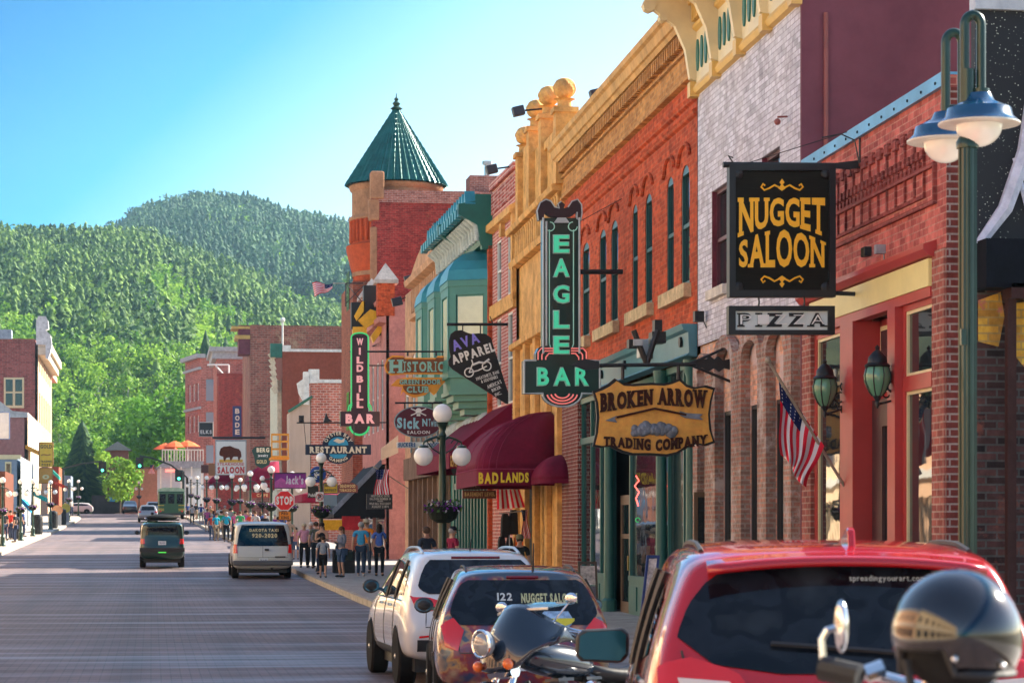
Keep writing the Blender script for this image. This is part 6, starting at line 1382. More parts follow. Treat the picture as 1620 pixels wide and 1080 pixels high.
# canopy of stripes drawn across: build with v along the pole
Sg = lambda u, v: Sf(v, u)
flag('flag', 'draped American flag on a slanted pole beside the red shopfront', lambda u, v: (lambda x, y, w_: onY(x, y, Yf-.12-w_))(*(
    (1232+72*v+(4-34*v)*u+4*math.sin(6*u+7*v)*u, 597+108*v+(122-56*v)*u, .07*math.sin(v*20+u*3)*(.3+u)))), pole=[Vector(r0), tip], canton=(.3, 7))
# flags of the far side
def hang(px0, py0, w_, h_, d, k, amp=.04):
    Y_ = P(px0, py0, d).y
    return lambda u, v: onY(px0+w_*v+k*u+2*math.sin(u*5+v*3), py0+h_*u, Y_-amp*math.sin(v*14+u*2))
flag('flag', 'American flag hanging by the black historic board', hang(594, 742, 22, 40, 90, -1), n=10, pole=[F2.W(F2.uy(90), .1, P(628, 775, 90).z), P(592, 738, 90)])
flag('striped_flag', 'red and white striped flag stretched under the lettered awning', (lambda Y_: (lambda u, v: onY(786+36*v*(1)+9*v*u, 774+(31-3*v)*u-0*v, Y_-.04*math.sin(v*12))))(59.0), canton=(0, 0), stripes=11, n=8)
flag('flag', 'American flag hanging vertically among the clothes', hang(824, 806, 11, 45, 62, 3), n=10)
flag('flag', 'American flag flying from the hotel corner in front of the hill', (lambda Y_: (lambda u, v: onY(494+32*(1-u)+4*v*u, 448+22*v*(.35+.65*u)+2*math.sin(u*6), Y_-.2*math.sin(u*9))))(P(520, 450, 112).y), n=10, canton=(.4, 7), pole=[onY(576, 448, 112.6), onY(528, 448, 112)])
flag('flag', 'small American flag by the far traffic light', hang(236, 735, 8, 14, 285, 0), n=6, canton=(.4, 7))
# ------------------------------------------------------------ vehicles
tyre = mat('tyre_rubber', (.012, .012, .013), .85, var=.2, sc=10); chrome = mat('chrome', (.75, .76, .78), .12, 1, 0); rimm = mat('alloy', (.45, .46, .48), .3, .8, 0); blackp = mat('black_plastic', (.018, .018, .02), .55, var=.1)
carglass = glass('car_glass', (.004, .008, .014), .02)
n_ = carglass.node_tree.nodes; l_ = carglass.node_tree.links; l_.new(ramp(n_, l_, noise(n_, l_, objc(n_), 2.2, 3, .55), [(.40, (.002, .004, .008)), (.52, (.010, .014, .022)), (.56, (.002, .003, .006)), (.68, (.022, .028, .036))]), n_['Principled BSDF'].inputs['Base Color'])
for nme in ('car_glass',): MC[nme].node_tree.nodes['Principled BSDF'].inputs['Specular IOR Level'].default_value = .35
tail = mat('tail_light_red', (.45, .004, .006), .15, 0, 0, coat=1, emit=(1, .02, .02), es=.03); taild = mat('tail_light_dark', (.16, .004, .01), .12, 0, 0, coat=1); lampw = mat('lamp_clear', (.7, .6, .55), .1, 0, 0, coat=1)
def bake(o):
    dg = bpy.context.evaluated_depsgraph_get(); dg.update(); me = bpy.data.meshes.new_from_object(o.evaluated_get(dg)); return me
def cage(stations, sub=3, arches=(), AR=.36, W=.93):
    """stations: list of (y, [(x,z,dy)*n]) half rings, bottom to top"""
    bm = bmesh.new(); n = len(stations[0][1]); Ls = []; Rs = []
    for y, pts in stations:
        Ls.append([bm.verts.new((-p[0], y+(p[2] if len(p) > 2 else 0), p[1])) for p in pts]); Rs.append([bm.verts.new((p[0], y+(p[2] if len(p) > 2 else 0), p[1])) for p in pts])
    for i in range(len(stations)-1):
        for j in range(n-1):
            bm.faces.new((Ls[i][j], Ls[i+1][j], Ls[i+1][j+1], Ls[i][j+1])); bm.faces.new((Rs[i][j], Rs[i][j+1], Rs[i+1][j+1], Rs[i+1][j]))
        bm.faces.new((Ls[i][-1], Ls[i+1][-1], Rs[i+1][-1], Rs[i][-1])); bm.faces.new((Ls[i][0], Rs[i][0], Rs[i+1][0], Ls[i+1][0]))
    for i, fl in ((0, 1), (len(stations)-1, -1)):
        for j in range(n-1): bm.faces.new((Ls[i][j], Ls[i][j+1], Rs[i][j+1], Rs[i][j]))
    bmesh.ops.recalc_face_normals(bm, faces=bm.faces)
    me = bpy.data.meshes.new('body'); bm.to_mesh(me); bm.free(); o = bpy.data.objects.new('body', me); scn.collection.objects.link(o)
    m = o.modifiers.new('s', 'SUBSURF'); m.levels = m.render_levels = sub
    cut = None
    if arches:
        mb = MB()
        for y in arches:
            for sx in (-1, 1):
                c = Vector((sx*(W-.1), y, AR-.02)); base = len(mb.v); N = 28
                for xx in (-.3, .4):
                    for k in range(N): an = 2*math.pi*k/N; mb.v.append((sx*(W-.0)+sx*xx, y+(AR+.05)*math.cos(an), AR-.03+(AR+.05)*math.sin(an)))
                for k in range(N): k2 = (k+1) % N; mb.f.append((base+k, base+k2, base+N+k2, base+N+k))
                mb.f.append(tuple(range(base, base+N))[::-1]); mb.f.append(tuple(range(base+N, base+2*N)))
        cme = bpy.data.meshes.new('c'); cme.from_pydata(mb.v, [], mb.f); b2 = bmesh.new(); b2.from_mesh(cme); bmesh.ops.recalc_face_normals(b2, faces=b2.faces); b2.to_mesh(cme); b2.free()
        cut = bpy.data.objects.new('cut', cme); scn.collection.objects.link(cut); b = o.modifiers.new('b', 'BOOLEAN'); b.object = cut; b.operation = 'DIFFERENCE'; b.solver = 'EXACT'
    me2 = bake(o); bpy.data.objects.remove(o)
    if cut: bpy.data.objects.remove(cut)
    bm = bmesh.new(); bm.from_mesh(me2); bvh = BVHTree.FromBMesh(bm); bm.free(); return me2, bvh
def hull(bvh, pts2, axis, off=.006, n=16, rows=14, side=1):
    """project a 2D outline onto the body: axis 'rear' (x,z), 'front' (x,z), 'side' (y,z) with side=+-1, 'top' (x,y)"""
    mb = MB(); ys_ = [p[1] for p in pts2]; y0, y1 = min(ys_), max(ys_); g = []
    for r_ in range(rows+1):
        v_ = y0+(y1-y0)*(.002+.996*r_/rows); xs = []
        for i in range(len(pts2)):
            a, b = pts2[i], pts2[(i+1) % len(pts2)]
            if (a[1]-v_)*(b[1]-v_) <= 0 and a[1] != b[1]: xs.append(a[0]+(b[0]-a[0])*(v_-a[1])/(b[1]-a[1]))
        if len(xs) < 2: continue
        x0, x1 = min(xs), max(xs); row = []
        for k in range(n+1):
            x = x0+(x1-x0)*k/n; row.append(castp(bvh, x, v_, axis, side, off))
        if all(p is not None for p in row): g.append(row)
    if len(g) > 1: mb.sheet(g)
    return mb
def castp(bvh, a, b, axis, side=1, off=.006):
    o, d = {'rear': (Vector((a, -9, b)), Vector((0, 1, 0))), 'front': (Vector((a, 9, b)), Vector((0, -1, 0))), 'side': (Vector((9*side, a, b)), Vector((-side, 0, 0))), 'top': (Vector((a, b, 9)), Vector((0, 0, -1)))}[axis]
    h = bvh.ray_cast(o, d)
    if h[0] is None: return None
    nn = h[1] if h[1].dot(d) < 0 else -h[1]
    return h[0]+nn*off
def strip(bvh, pts2, axis, r, side=1, off=.004, n=5):
    P_ = []
    for a, b in zip(pts2[:-1], pts2[1:]):
        for k in range(n): q = castp(bvh, a[0]+(b[0]-a[0])*k/n, a[1]+(b[1]-a[1])*k/n, axis, side, off); q is not None and P_.append(q)
    q = castp(bvh, pts2[-1][0], pts2[-1][1], axis, side, off); q is not None and P_.append(q)
    return P_
def rtext(bvh, txt, x0, x1, z0, z1, **k):
    mb = MB(); miss = []
    def fn(u, v):
        q = castp(bvh, x0+(x1-x0)*u, z0+(z1-z0)*v, 'rear', 1, .012)
        return q if q is not None else Vector((x0, 0, z0))
    return letters(mb, txt, fn, (0, 0, 0), **k)
def wheel(par, x, y, r, wd=.22, side=1, spokes=10, rim=None, rr=.66):
    mb = MB(); M = Matrix.Rotation(R(90), 4, 'Y').to_3x3()
    mb.lathe([(r*rr, -wd/2), (r-.03, -wd/2), (r, -wd/2+.03), (r, wd/2-.03), (r-.03, wd/2), (r*rr, wd/2), (r*rr-.01, wd/2-.03), (r*rr-.01, -wd/2+.03)], (x, y, r), 32, M)
    t_ = mb.build('wheel', tyre, par, smooth=40, local=True)
    mb = MB(); xo = x+side*(wd/2-.05); 
    mb.lathe([(r*rr-.012, -.01), (r*rr-.012, .035), (r*rr-.03, .03), (r*rr-.035, -.01)], (xo, y, r), 28, M if side > 0 else Matrix.Rotation(R(-90), 4, 'Y').to_3x3())
    for k in range(spokes):
        an = 2*math.pi*k/spokes; a = Vector((xo+side*.01, y+math.cos(an)*.05, r+math.sin(an)*.05)); b = Vector((xo+side*.02, y+math.cos(an)*(r*rr-.03), r+math.sin(an)*(r*rr-.03))); mb.bar(a, b, .035, .035)
    mb.ball((xo+side*.01, y, r), .055, 8); mb.build('rim', rim or rimm, t_, local=True)
    mb = MB(); mb.lathe([(.01, 0), (r*rr-.02, 0), (r*rr-.02, .01), (.01, .01)], (xo-side*.06, y, r), 20, M); mb.build('brake_disc', blackp, t_, local=True)
def clone_me(me, name, m, par):
    o = bpy.data.objects.new(name, me); link(o); o.parent = par; KIDS.setdefault(par.name, []).append(o.name)
    me.materials.clear(); me.materials.append(m); me.polygons.foreach_set('use_smooth', [True]*len(me.polygons))
    try: me.set_sharp_from_angle(angle=R(38))
    except Exception: pass
    return o
def L_(mb, name, m, t_, **k):
    return mb.build(name, m, t_, local=True, **k) if mb.v else None
def suv(name, label, cat, paintm, L=4.6, W=.94, H=1.68, belt=1.05, wr=.36, rake=.5, roofw=.66, arches=(.85, 3.55), rearz=(.42, .98, 1.12), box=0, hood=1.0, extra=None, hoodlen=1.05, tailst='wrap', seams=True, lower=None, win=None, mirror=True, glassw=None, rb=1.0):
    """rb: fullness of the rear corner"""
    hb = H-hood; k = box
    tip = lambda f: W*(f+(1-f)*k)
    rk = rake
    st = [
      (0.0, [(W*.62, .36, .12), (W*.80*rb, .46, .05), (W*.86*rb, .74, 0), (W*.82*rb, belt, .10), (roofw*.96, H-.16, rk), (roofw*.82, H-.06, rk+.03)]),
      (0.06, [(W*.72, .32, .14), (W*.95, .42, .02), (W*.97, .74, 0), (W*.93, belt+.01, .10), (roofw*1.02, H-.15, rk), (roofw*.90, H-.045, rk+.03)]),
      (0.32, [(W*.78, .30), (W*.985, .40), (W, .74), (W*.965, belt+.01, .02), (roofw*1.05, H-.12, rk*.85), (roofw*.92, H-.02, rk*.85)]),
      (1.0, [(W*.80, .28), (W*.985, .38), (W, .74), (W*.96, belt), (roofw*1.07, H-.085, rk*.35), (roofw*.93, H, rk*.35)]),
      (2.0, [(W*.80, .28), (W*.97, .38), (W*.985, .72), (W*.95, belt-.02), (roofw*1.07, H-.08), (roofw*.93, H+.005)]),
      (L-hoodlen-.62-rk*.0, [(W*.80, .28), (W*.97, .38), (W*.985, .72), (W*.945, belt-.04), (roofw*1.05, H-.12, -.42), (roofw*.90, H-.04, -.42)]),
      (L-hoodlen-.02, [(W*.80, .28), (W*.97, .38), (W*.985, .70), (W*.93, belt-.06), (W*.86, hood+.035, -.08), (W*.66, hood+.06, -.08)]),
      (L-.45, [(W*.78, .28), (W*.96, .38), (W*.97, .68), (W*.90, hood-.1), (W*.80, hood-.06), (W*.55, hood-.03)]),
      (L-.14, [(W*.72, .28), (W*.86, .36), (W*.88, .62), (W*.82, hood-.2), (W*.70, hood-.16), (W*.5, hood-.13)]),
      (L, [(W*.55, .32), (W*.70, .40), (W*.72, .60), (W*.66, hood-.28), (W*.55, hood-.25), (W*.4, hood-.22)])]
    me, bvh = cage(st, 3, arches, wr, W)
    t_ = thing(name, label, cat); clone_me(me, 'body', paintm, t_)
    mb = MB(); mb.box(-W*.82, W*.82, .35, L-.35, .2, .62); L_(mb, 'underbody', blackp, t_)
    for y in arches:
        for sx in (-1, 1): wheel(t_, sx*(W-.12), y, wr, .23, sx)
    return t_, bvh
def side_glass(t_, bvh, outl, cuts=(), trim=True, gm=None):
    for sx in (-1, 1):
        w_ = L_(hull(bvh, outl, 'side', .006, 22, 8, sx), 'side_window', gm or carglass, t_, smooth=True)
        if trim and w_:
            mb = MB()
            for yy in cuts:
                p = strip(bvh, [(yy, min(z for y, z in outl)), (yy-.05, max(z for y, z in outl))], 'side', .02, sx, .008)
                if len(p) > 2: mb.tube(p, .024, 4)
            L_(mb, 'pillar', blackp, w_); mb = MB(); lo = sorted(outl)[:]; zlo = min(z for y, z in outl)
            p = strip(bvh, [(min(y for y, z in outl), zlo+.0), (max(y for y, z in outl), zlo)], 'side', .01, sx, .004, 14)
            if len(p) > 2: mb.tube(p, .012, 4)
            L_(mb, 'window_trim', chrome, w_)
def seams(t_, bvh, side_lines, rear_lines, m=None):
    mb = MB()
    for ln in side_lines:
        for sx in (-1, 1):
            p = strip(bvh, ln, 'side', .004, sx, .001)
            if len(p) > 2: mb.tube(p, .006, 4)
    for ln in rear_lines:
        p = strip(bvh, ln, 'rear', .004, 1, .001)
        if len(p) > 2: mb.tube(p, .006, 4)
    L_(mb, 'panel_gap', m or blackp, t_)
def mirror_(t_, x, y, z, m, s=1, sz=(.24, .16)):
    mb = MB(); sx = 1 if x > 0 else -1; c = Vector((x+sx*.11, y, z)); w_, h_ = sz
    mb.ball(c, .135*s, 14, sz=.82, sx=1.0, sy=.62); o = L_(mb, 'mirror', m, t_, smooth=True)
    mb = MB(); mb.bar((x-sx*.06, y+.02, z-.05), (x+sx*.08, y, z-.02), .05, .04); mb.poly([(c.x+.125*s*math.cos(a), c.y-.048*s, c.z+.082*s*math.sin(a)) for a in np.linspace(0, 6.283, 17)[:-1]], (0, -.012, 0)); L_(mb, 'mirror_glass', mat('mirror_glass', (.10, .2, .28), .05, .6, 0), o)
def rearset(t_, bvh, glasspts, tails, plate=(0, .62), text=None, tm=None, handle=None, wiper=None, brake=None, lowerb=None, platecol=(.6, .65, .7), gmat=None):
    g = L_(hull(bvh, glasspts, 'rear', .008, 20, 12), 'rear_window', gmat or carglass, t_, smooth=True)
    if g:
        mb = MB(); z0 = min(p[1] for p in glasspts)
        if wiper: 
            p = strip(bvh, wiper, 'rear', .01, 1, .03); 
            if len(p) > 2: mb.tube(p, .012, 5)
        L_(mb, 'wiper', blackp, g)
    for pts in tails:
        for sx in (-1, 1):
            L_(hull(bvh, [(sx*x, z) for x, z in pts], 'rear', .012, 12, 8), 'tail_light', tm or tail, t_, smooth=True)
    if plate: 
        q = castp(bvh, plate[0], plate[1], 'rear', 1, .0)
        if q is not None: 
            mb = MB(); mb.box(plate[0]-.15, plate[0]+.15, q.y-.025, q.y-.005, plate[1]-.075, plate[1]+.075); o = L_(mb, 'licence_plate', mat('plate_%.1f' % platecol[0], platecol, .4, 0, 0), t_)
            mb = MB(); letters(mb, '7K4 82', lambda u, v: Vector((plate[0]-.11+.22*u, q.y-.029, plate[1]-.035+.07*v)), (0, 0, 0), bold=.03); L_(mb, 'plate_number', mat('plate_ink', (.05, .06, .15), .5, 0, 0), o)
    if brake: 
        p = strip(bvh, brake, 'rear', .01, 1, .01); mb = MB()
        if len(p) > 2: mb.tube(p, .016, 5)
        L_(mb, 'brake_light', taild, t_)
    return g
def place(t_, px, y, s_or_d, dyaw=0, z=None):
    """t_ origin = rear centre on the road"""
    return
def put(t_, X, Y, rz=0, pitch=None):
    t_.location = (X, Y, zg(Y)); gr = (zg(Y+4)-zg(Y))/4; t_.rotation_euler = (math.atan(gr), 0, rz)
def railp(bv, x, y0, y1, h=.045):
    out = []
    for k in range(13):
        y = y0+(y1-y0)*k/12; q = castp(bv, x, y, 'top', 1, 0)
        if q is not None: out.append(Vector((x, y, q.z+h*min(1, 6*k/12, 6*(12-k)/12)+.002)))
    return out
# ==== white crossover
wpaint = mat('pearl_white', (.66, .67, .67), .25, 0, 0, coat=1)
t_, bv = suv('parked_car', 'white crossover with roof rails parked along the kerb ahead of the painted car', 'car', wpaint, L=4.75, W=.945, H=1.69, belt=1.08, wr=.365, rake=.52, roofw=.66, arches=(.92, 3.68), hood=1.05, hoodlen=1.1)
side_glass(t_, bv, [(.62, 1.12), (1.0, 1.10), (2.2, 1.07), (3.3, 1.06), (3.12, 1.16), (2.5, 1.48), (2.1, 1.535), (1.3, 1.53), (.86, 1.45)], (1.25, 2.2))
rearset(t_, bv, [(-.62, 1.14), (.62, 1.14), (.72, 1.19), (.74, 1.24), (.69, 1.37), (.63, 1.48), (.56, 1.55), (-.56, 1.55), (-.63, 1.48), (-.69, 1.37), (-.74, 1.24), (-.72, 1.19)], [[(.46, .96), (.62, .94), (.80, .98), (.84, 1.12), (.62, 1.10), (.47, 1.05)]], (0, .78), brake=[(-.3, 1.575), (.3, 1.575)], wiper=[(-.3, 1.19), (.28, 1.21)])
for sx in (-1, 1):
    L_(hull(bv, [(.02, .94), (.62, .96), (.50, 1.10), (.05, 1.12)], 'side', .012, 12, 6, sx), 'tail_light', tail, t_, smooth=True); L_(hull(bv, [(.06, .935), (.42, .94), (.34, .985), (.06, .985)], 'side', .016, 8, 3, sx), 'reverse_light', lampw, t_, smooth=True)
    mb = MB(); mb.tube(railp(bv, sx*.60, .85, 3.0), .018, 6); L_(mb, 'roof_rail', rimm, t_)
    L_(hull(bv, [(.0, .44), (.45, .44), (.5, .60), (.0, .60)], 'side', .006, 8, 4, sx), 'bumper_cladding', blackp, t_, smooth=True); L_(hull(bv, [(1.3, .34), (3.3, .34), (3.3, .46), (1.3, .46)], 'side', .006, 12, 3, sx), 'sill_cladding', blackp, t_, smooth=True)
L_(hull(bv, [(-.78, .46), (.78, .46), (.78, .60), (-.78, .60)], 'rear', .008, 14, 4), 'bumper_cladding', blackp, t_, smooth=True)
L_(hull(bv, [(-.76, .62), (-.5, .64), (-.5, .67), (-.76, .66)], 'rear', .012, 6, 2), 'reflector', tail, t_); L_(hull(bv, [(.76, .62), (.5, .64), (.5, .67), (.76, .66)], 'rear', .012, 6, 2), 'reflector', tail, t_)
seams(t_, bv, [[(1.28, .5), (1.24, .8), (1.27, 1.06)], [(2.22, .46), (2.24, .75), (2.22, 1.06)], [(3.25, .5), (3.28, .8), (3.25, 1.03)], [(1.3, .46), (3.25, .46)]], [[(-.66, 1.1), (-.68, .75), (.68, .75), (.66, 1.1)]])
mb = MB()
for y in (1.5, 2.45):
    for sx in (-1, 1):
        q = castp(bv, y, .98, 'side', sx, .03); mb.bar(q+Vector((0, -.1, 0)), q+Vector((0, .1, 0)), .03, .03)
L_(mb, 'door_handle', chrome, t_)
mirror_(t_, -.87, 3.12, 1.18, blackp, .85); mirror_(t_, .87, 3.12, 1.18, blackp, .85)
mb = MB(); mb.tube([(0, .95, 1.66), (0, .85, 1.80)], [.014, .006], 5); L_(mb, 'antenna', blackp, t_)
put(t_, 3.93, 28.6, R(1.5))
# ==== painted crossover with saloon lettering
m, n, l, b = nt('mural_wrap'); v = objc(n); f = noise(n, l, v, 2.2, 5, .6); f2 = noise(n, l, v, 4.5, 3, .55)
c1 = ramp(n, l, f, [(.3, (.03, .02, .03)), (.40, (.24, .13, .07)), (.5, (.42, .29, .18)), (.6, (.32, .22, .16)), (.70, (.04, .06, .09))]); c2 = ramp(n, l, f2, [(.35, (.03, .04, .10)), (.50, (.26, .03, .03)), (.56, (.45, .22, .06)), (.64, (.04, .07, .10))])
sx_ = n.new('ShaderNodeSeparateXYZ'); l.new(v, sx_.inputs[0]); mr = n.new('ShaderNodeMapRange'); mr.inputs[1].default_value = 1.5; mr.inputs[2].default_value = .7; l.new(sx_.outputs[1], mr.inputs[0])
f3 = noise(n, l, v, 1.6, 3, .6); mu = n.new('ShaderNodeMath'); mu.operation = 'MULTIPLY'; l.new(mr.outputs[0], mu.inputs[0]); l.new(f3, mu.inputs[1]); 
c = mixc(n, l, ramp(n, l, mu.outputs[0], [(.35, (0, 0, 0)), (.42, (1, 1, 1))]), c1, c2)
# roof stays dark blue
mz = n.new('ShaderNodeMapRange'); mz.inputs[1].default_value = 1.40; mz.inputs[2].default_value = 1.46; l.new(sx_.outputs[2], mz.inputs[0]); c = mixc(n, l, mz.outputs[0], c, (.03, .05, .08))
l.new(c, b.inputs['Base Color']); b.inputs['Roughness'].default_value = .25; b.inputs['Coat Weight'].default_value = 1; b.inputs['Coat Roughness'].default_value = .03
t_, bv = suv('parked_car', 'small crossover covered in a colourful painted wrap with saloon lettering on the rear window', 'car', m, L=4.1, W=.89, H=1.55, belt=1.02, wr=.335, rake=.42, roofw=.62, arches=(.72, 3.2), hood=1.0, hoodlen=.98, rb=1.03)
side_glass(t_, bv, [(.62, 1.08), (1.8, 1.04), (2.95, 1.0), (2.75, 1.12), (2.2, 1.36), (1.8, 1.405), (1.1, 1.39), (.72, 1.28)], (1.05, 1.9), gm=glass('side_tint', (.02, .025, .03), .03))
g = rearset(t_, bv, [(-.62, .97), (.62, .97), (.70, 1.02), (.735, 1.09), (.70, 1.20), (.645, 1.32), (.60, 1.385), (.54, 1.41), (-.54, 1.41), (-.60, 1.385), (-.645, 1.32), (-.70, 1.20), (-.735, 1.09), (-.70, 1.02)], [[(.66, .72), (.78, .74), (.82, .98), (.70, 1.04), (.60, .92)]], (0, .60), brake=[(-.16, 1.435), (.16, 1.435)])
L_(rtext(bv, '122', -.26, -.11, 1.205, 1.28, bold=.03), 'window_lettering', mat('pale_letters', (.5, .52, .5), .5, 0, 0), t_); L_(rtext(bv, 'NUGGET SALOON', -.02, .54, 1.18, 1.275, bold=.05, slab=.12), 'window_lettering', mat('khaki_letters', (.42, .42, .22), .5, 0, 0), t_)
mb = MB(); 
for pts, cc in (): pass
L_(hull(bv, [(.12, 1.00), (.32, .84), (.5, 1.0), (.44, 1.10), (.32, 1.04), (.2, 1.10)], 'rear', .014, 10, 6), 'skull_decal', mat('decal_blue', (.25, .4, .6), .4, var=.6, sc=14), t_)
L_(hull(bv, [(.14, .99), (.32, .93), (.5, .99), (.5, 1.03), (.32, .975), (.14, 1.03)], 'rear', .018, 12, 4), 'ribbon_decal', mat('decal_yellow', (.55, .5, .03), .4, 0, 0), t_)
for sx in (-1, 1): L_(hull(bv, [(.0, .74), (.26, .80), (.34, 1.02), (.08, 1.04)], 'side', .012, 8, 6, sx), 'tail_light', tail, t_, smooth=True)
seams(t_, bv, [[(1.05, .5), (1.08, .8), (1.06, 1.02)], [(1.95, .44), (1.97, .75), (1.92, 1.02)], [(2.85, .48), (2.88, .8), (2.85, .98)]], [[(-.68, 1.0), (-.64, .7), (.64, .7), (.68, 1.0)]])
mirror_(t_, -.82, 2.72, 1.09, blackp, .8); mirror_(t_, .82, 2.72, 1.09, blackp, .8)
mb = MB(); mb.tube([(.12, .6, 1.5), (.12, .5, 1.78)], [.014, .006], 5); L_(mb, 'antenna', blackp, t_)
for sx in (-1, 1): mb = MB(); mb.tube(railp(bv, sx*.55, .75, 2.4, .02), .012, 5); L_(mb, 'roof_rail', blackp, t_)
put(t_, 3.64, 23.4, R(-5))
# ==== red car nearest the camera
rp = mat('candy_red', (.42, .003, .008), .22, .15, 0, coat=1)
t_, bv = suv('parked_car', 'glossy red hatchback seen from behind nearest the camera with a wide dark rear window', 'car', rp, L=4.45, W=.95, H=1.79, belt=1.16, wr=.36, rake=.45, roofw=.70, arches=(.82, 3.5), hood=1.08, hoodlen=1.05)
side_glass(t_, bv, [(.66, 1.22), (1.9, 1.18), (3.05, 1.14), (2.85, 1.26), (2.3, 1.56), (1.9, 1.63), (1.2, 1.62), (.8, 1.52)], (1.2, 2.1))
g = rearset(t_, bv, [(-.60, 1.24), (-.3, 1.20), (.3, 1.20), (.60, 1.24), (.76, 1.36), (.70, 1.50), (.60, 1.62), (.45, 1.67), (-.45, 1.67), (-.60, 1.62), (-.70, 1.50), (-.76, 1.36)], [[(.42, 1.10), (.62, 1.10), (.84, 1.08), (.84, 1.24), (.70, 1.27), (.50, 1.21)]], (0, .8), brake=[(-.14, 1.70), (.3, 1.70)], wiper=[(-.35, 1.32), (.1, 1.29), (.32, 1.27)])
L_(hull(bv, [(-.60, 1.24), (-.3, 1.20), (.3, 1.20), (.60, 1.24), (.76, 1.36), (.70, 1.50), (.60, 1.62), (.45, 1.67), (-.45, 1.67), (-.60, 1.62), (-.70, 1.50), (-.76, 1.36)], 'rear', .004, 20, 12), 'window_surround', blackp, t_)
L_(rtext(bv, 'spreadingyourart.com', .02, .36, 1.60, 1.625, bold=.01), 'window_lettering', mat('pale_letters', (.5, .52, .5), .5, 0, 0), t_)
for sx in (-1, 1): 
    L_(hull(bv, [(.0, 1.1), (.42, 1.14), (.36, 1.22), (.05, 1.26)], 'side', .012, 8, 6, sx), 'tail_light', tail, t_, smooth=True); L_(hull(bv, [(sx*.5, 1.12), (sx*.74, 1.12), (sx*.76, 1.18), (sx*.54, 1.17)], 'rear', .018, 8, 4), 'reverse_light', lampw, t_, smooth=True)
    mb = MB(); mb.tube(railp(bv, sx*.62, .8, 2.7, .015), .014, 5); L_(mb, 'roof_rail', blackp, t_)
mb = MB(); 
# spoiler lip over the glass
g_ = [[(x, .47-.03*(abs(x)/.7)**2-k*.12, 1.735-.035*k-.05*(abs(x)/.68)**2.2) for k in (0, 1)] for x in np.linspace(-.62, .62, 15)]; mb.sheet(g_); o = L_(mb, 'spoiler', rp, t_, smooth=True); sm = o.modifiers.new('s', 'SOLIDIFY'); sm.thickness = .03
mb = MB(); mb.poly([(0.05, .70, 1.74), (0.05, 1.06, 1.775), (0.05, .88, 1.83), (0.05, .78, 1.845), (.05, .74, 1.835)], (.035, 0, 0)); L_(mb, 'antenna', rp, t_, bevel=.008)
seams(t_, bv, [[(1.2, .5), (1.22, .8), (1.2, 1.15)], [(2.1, .44), (2.12, .75), (2.1, 1.15)]], [[(-.74, 1.3), (-.70, 1.1), (-.62, .75), (.62, .75), (.70, 1.1), (.74, 1.3)]])
# big left mirror showing its glass
mb = MB(); c = Vector((-1.03, 2.95, 1.20)); out = [(-.14, -.06), (-.11, -.085), (.10, -.095), (.13, -.05), (.135, .06), (.10, .085), (-.09, .075), (-.135, .05)]
mb.poly([(c.x+x*1.1, c.y, c.z+z*1.1) for x, z in out], (0, .10, 0)); o = L_(mb, 'mirror', blackp, t_, bevel=.03); mb = MB(); mb.poly([(c.x+x*.95, c.y-.004, c.z+z*.93) for x, z in out], (0, -.004, 0)); L_(mb, 'mirror_glass', mat('teal_mirror', (.02, .12, .17), .08, .5, 0), o); mb = MB(); mb.bar((-.9, 2.98, 1.17), (-1.05, 2.98, 1.19), .06, .05); L_(mb, 'mirror_arm', blackp, o)
put(t_, 3.12, 10.4, R(-9.5)); t_.scale = (1.04,)*3
# ==== taxi
van = mat('taxi_white', (.52, .53, .52), .35, 0, 0, coat=.6)
t_, bv = suv('taxi', 'white and navy boxy taxi van with gold lettering across its rear window', 'taxi', van, L=5.4, W=1.0, H=1.92, belt=1.2, wr=.39, rake=.12, roofw=.86, arches=(1.2, 4.4), hood=1.15, hoodlen=1.2, rb=1.1)
side_glass(t_, bv, [(.3, 1.25), (4.0, 1.22), (3.6, 1.62), (3.2, 1.74), (.45, 1.74)], (1.2, 2.4, 3.2)); navyp = mat('navy_paint', (.012, .022, .05), .25, var=0, coat=1)
L_(hull(bv, [(-.86, 1.10), (.86, 1.10), (.80, 1.50), (.70, 1.80), (-.70, 1.80), (-.80, 1.50)], 'rear', .006, 16, 10), 'rear_window', carglass, t_, smooth=True)
gl_ = mat('taxi_gold', (.62, .50, .28), .5, 0, 0); L_(rtext(bv, 'DAKOTA TAXI', -.44, .52, 1.58, 1.68, bold=.05), 'lettering', gl_, t_); L_(rtext(bv, '920-2020', -.36, .48, 1.38, 1.52, bold=.05), 'lettering', gl_, t_)
rearset(t_, bv, [(-.01, .9), (.01, .9), (0, .92)], [[(.84, .86), (.97, .86), (.96, 1.16), (.86, 1.16)]], (.02, .62), tm=tail)
seams(t_, bv, [[(1.9, .5), (1.9, 1.2)], [(3.1, .5), (3.1, 1.2)]], [[(0, .72), (0, 1.1)], [(-.82, 1.1), (-.84, .72), (.84, .72), (.82, 1.1)]])
mb = MB(); mb.box(-1.0, 1.0, -.10, .12, .46, .62); L_(mb, 'bumper', mat('grey_bumper', (.10, .10, .11), .4, .4, 0), t_, bevel=.03); mb = MB(); mb.box(.06, .2, -.02, .03, .95, 1.01); mb.box(.4, .75, -.0, .03, .72, .76); L_(mb, 'handle', blackp, t_)
mb = MB(); mb.tube([(.3, 0, .34), (.3, .5, .36)], .04, 8); L_(mb, 'exhaust', blackp, t_)
put(t_, (409-240)/46.0, 80.6, 0)
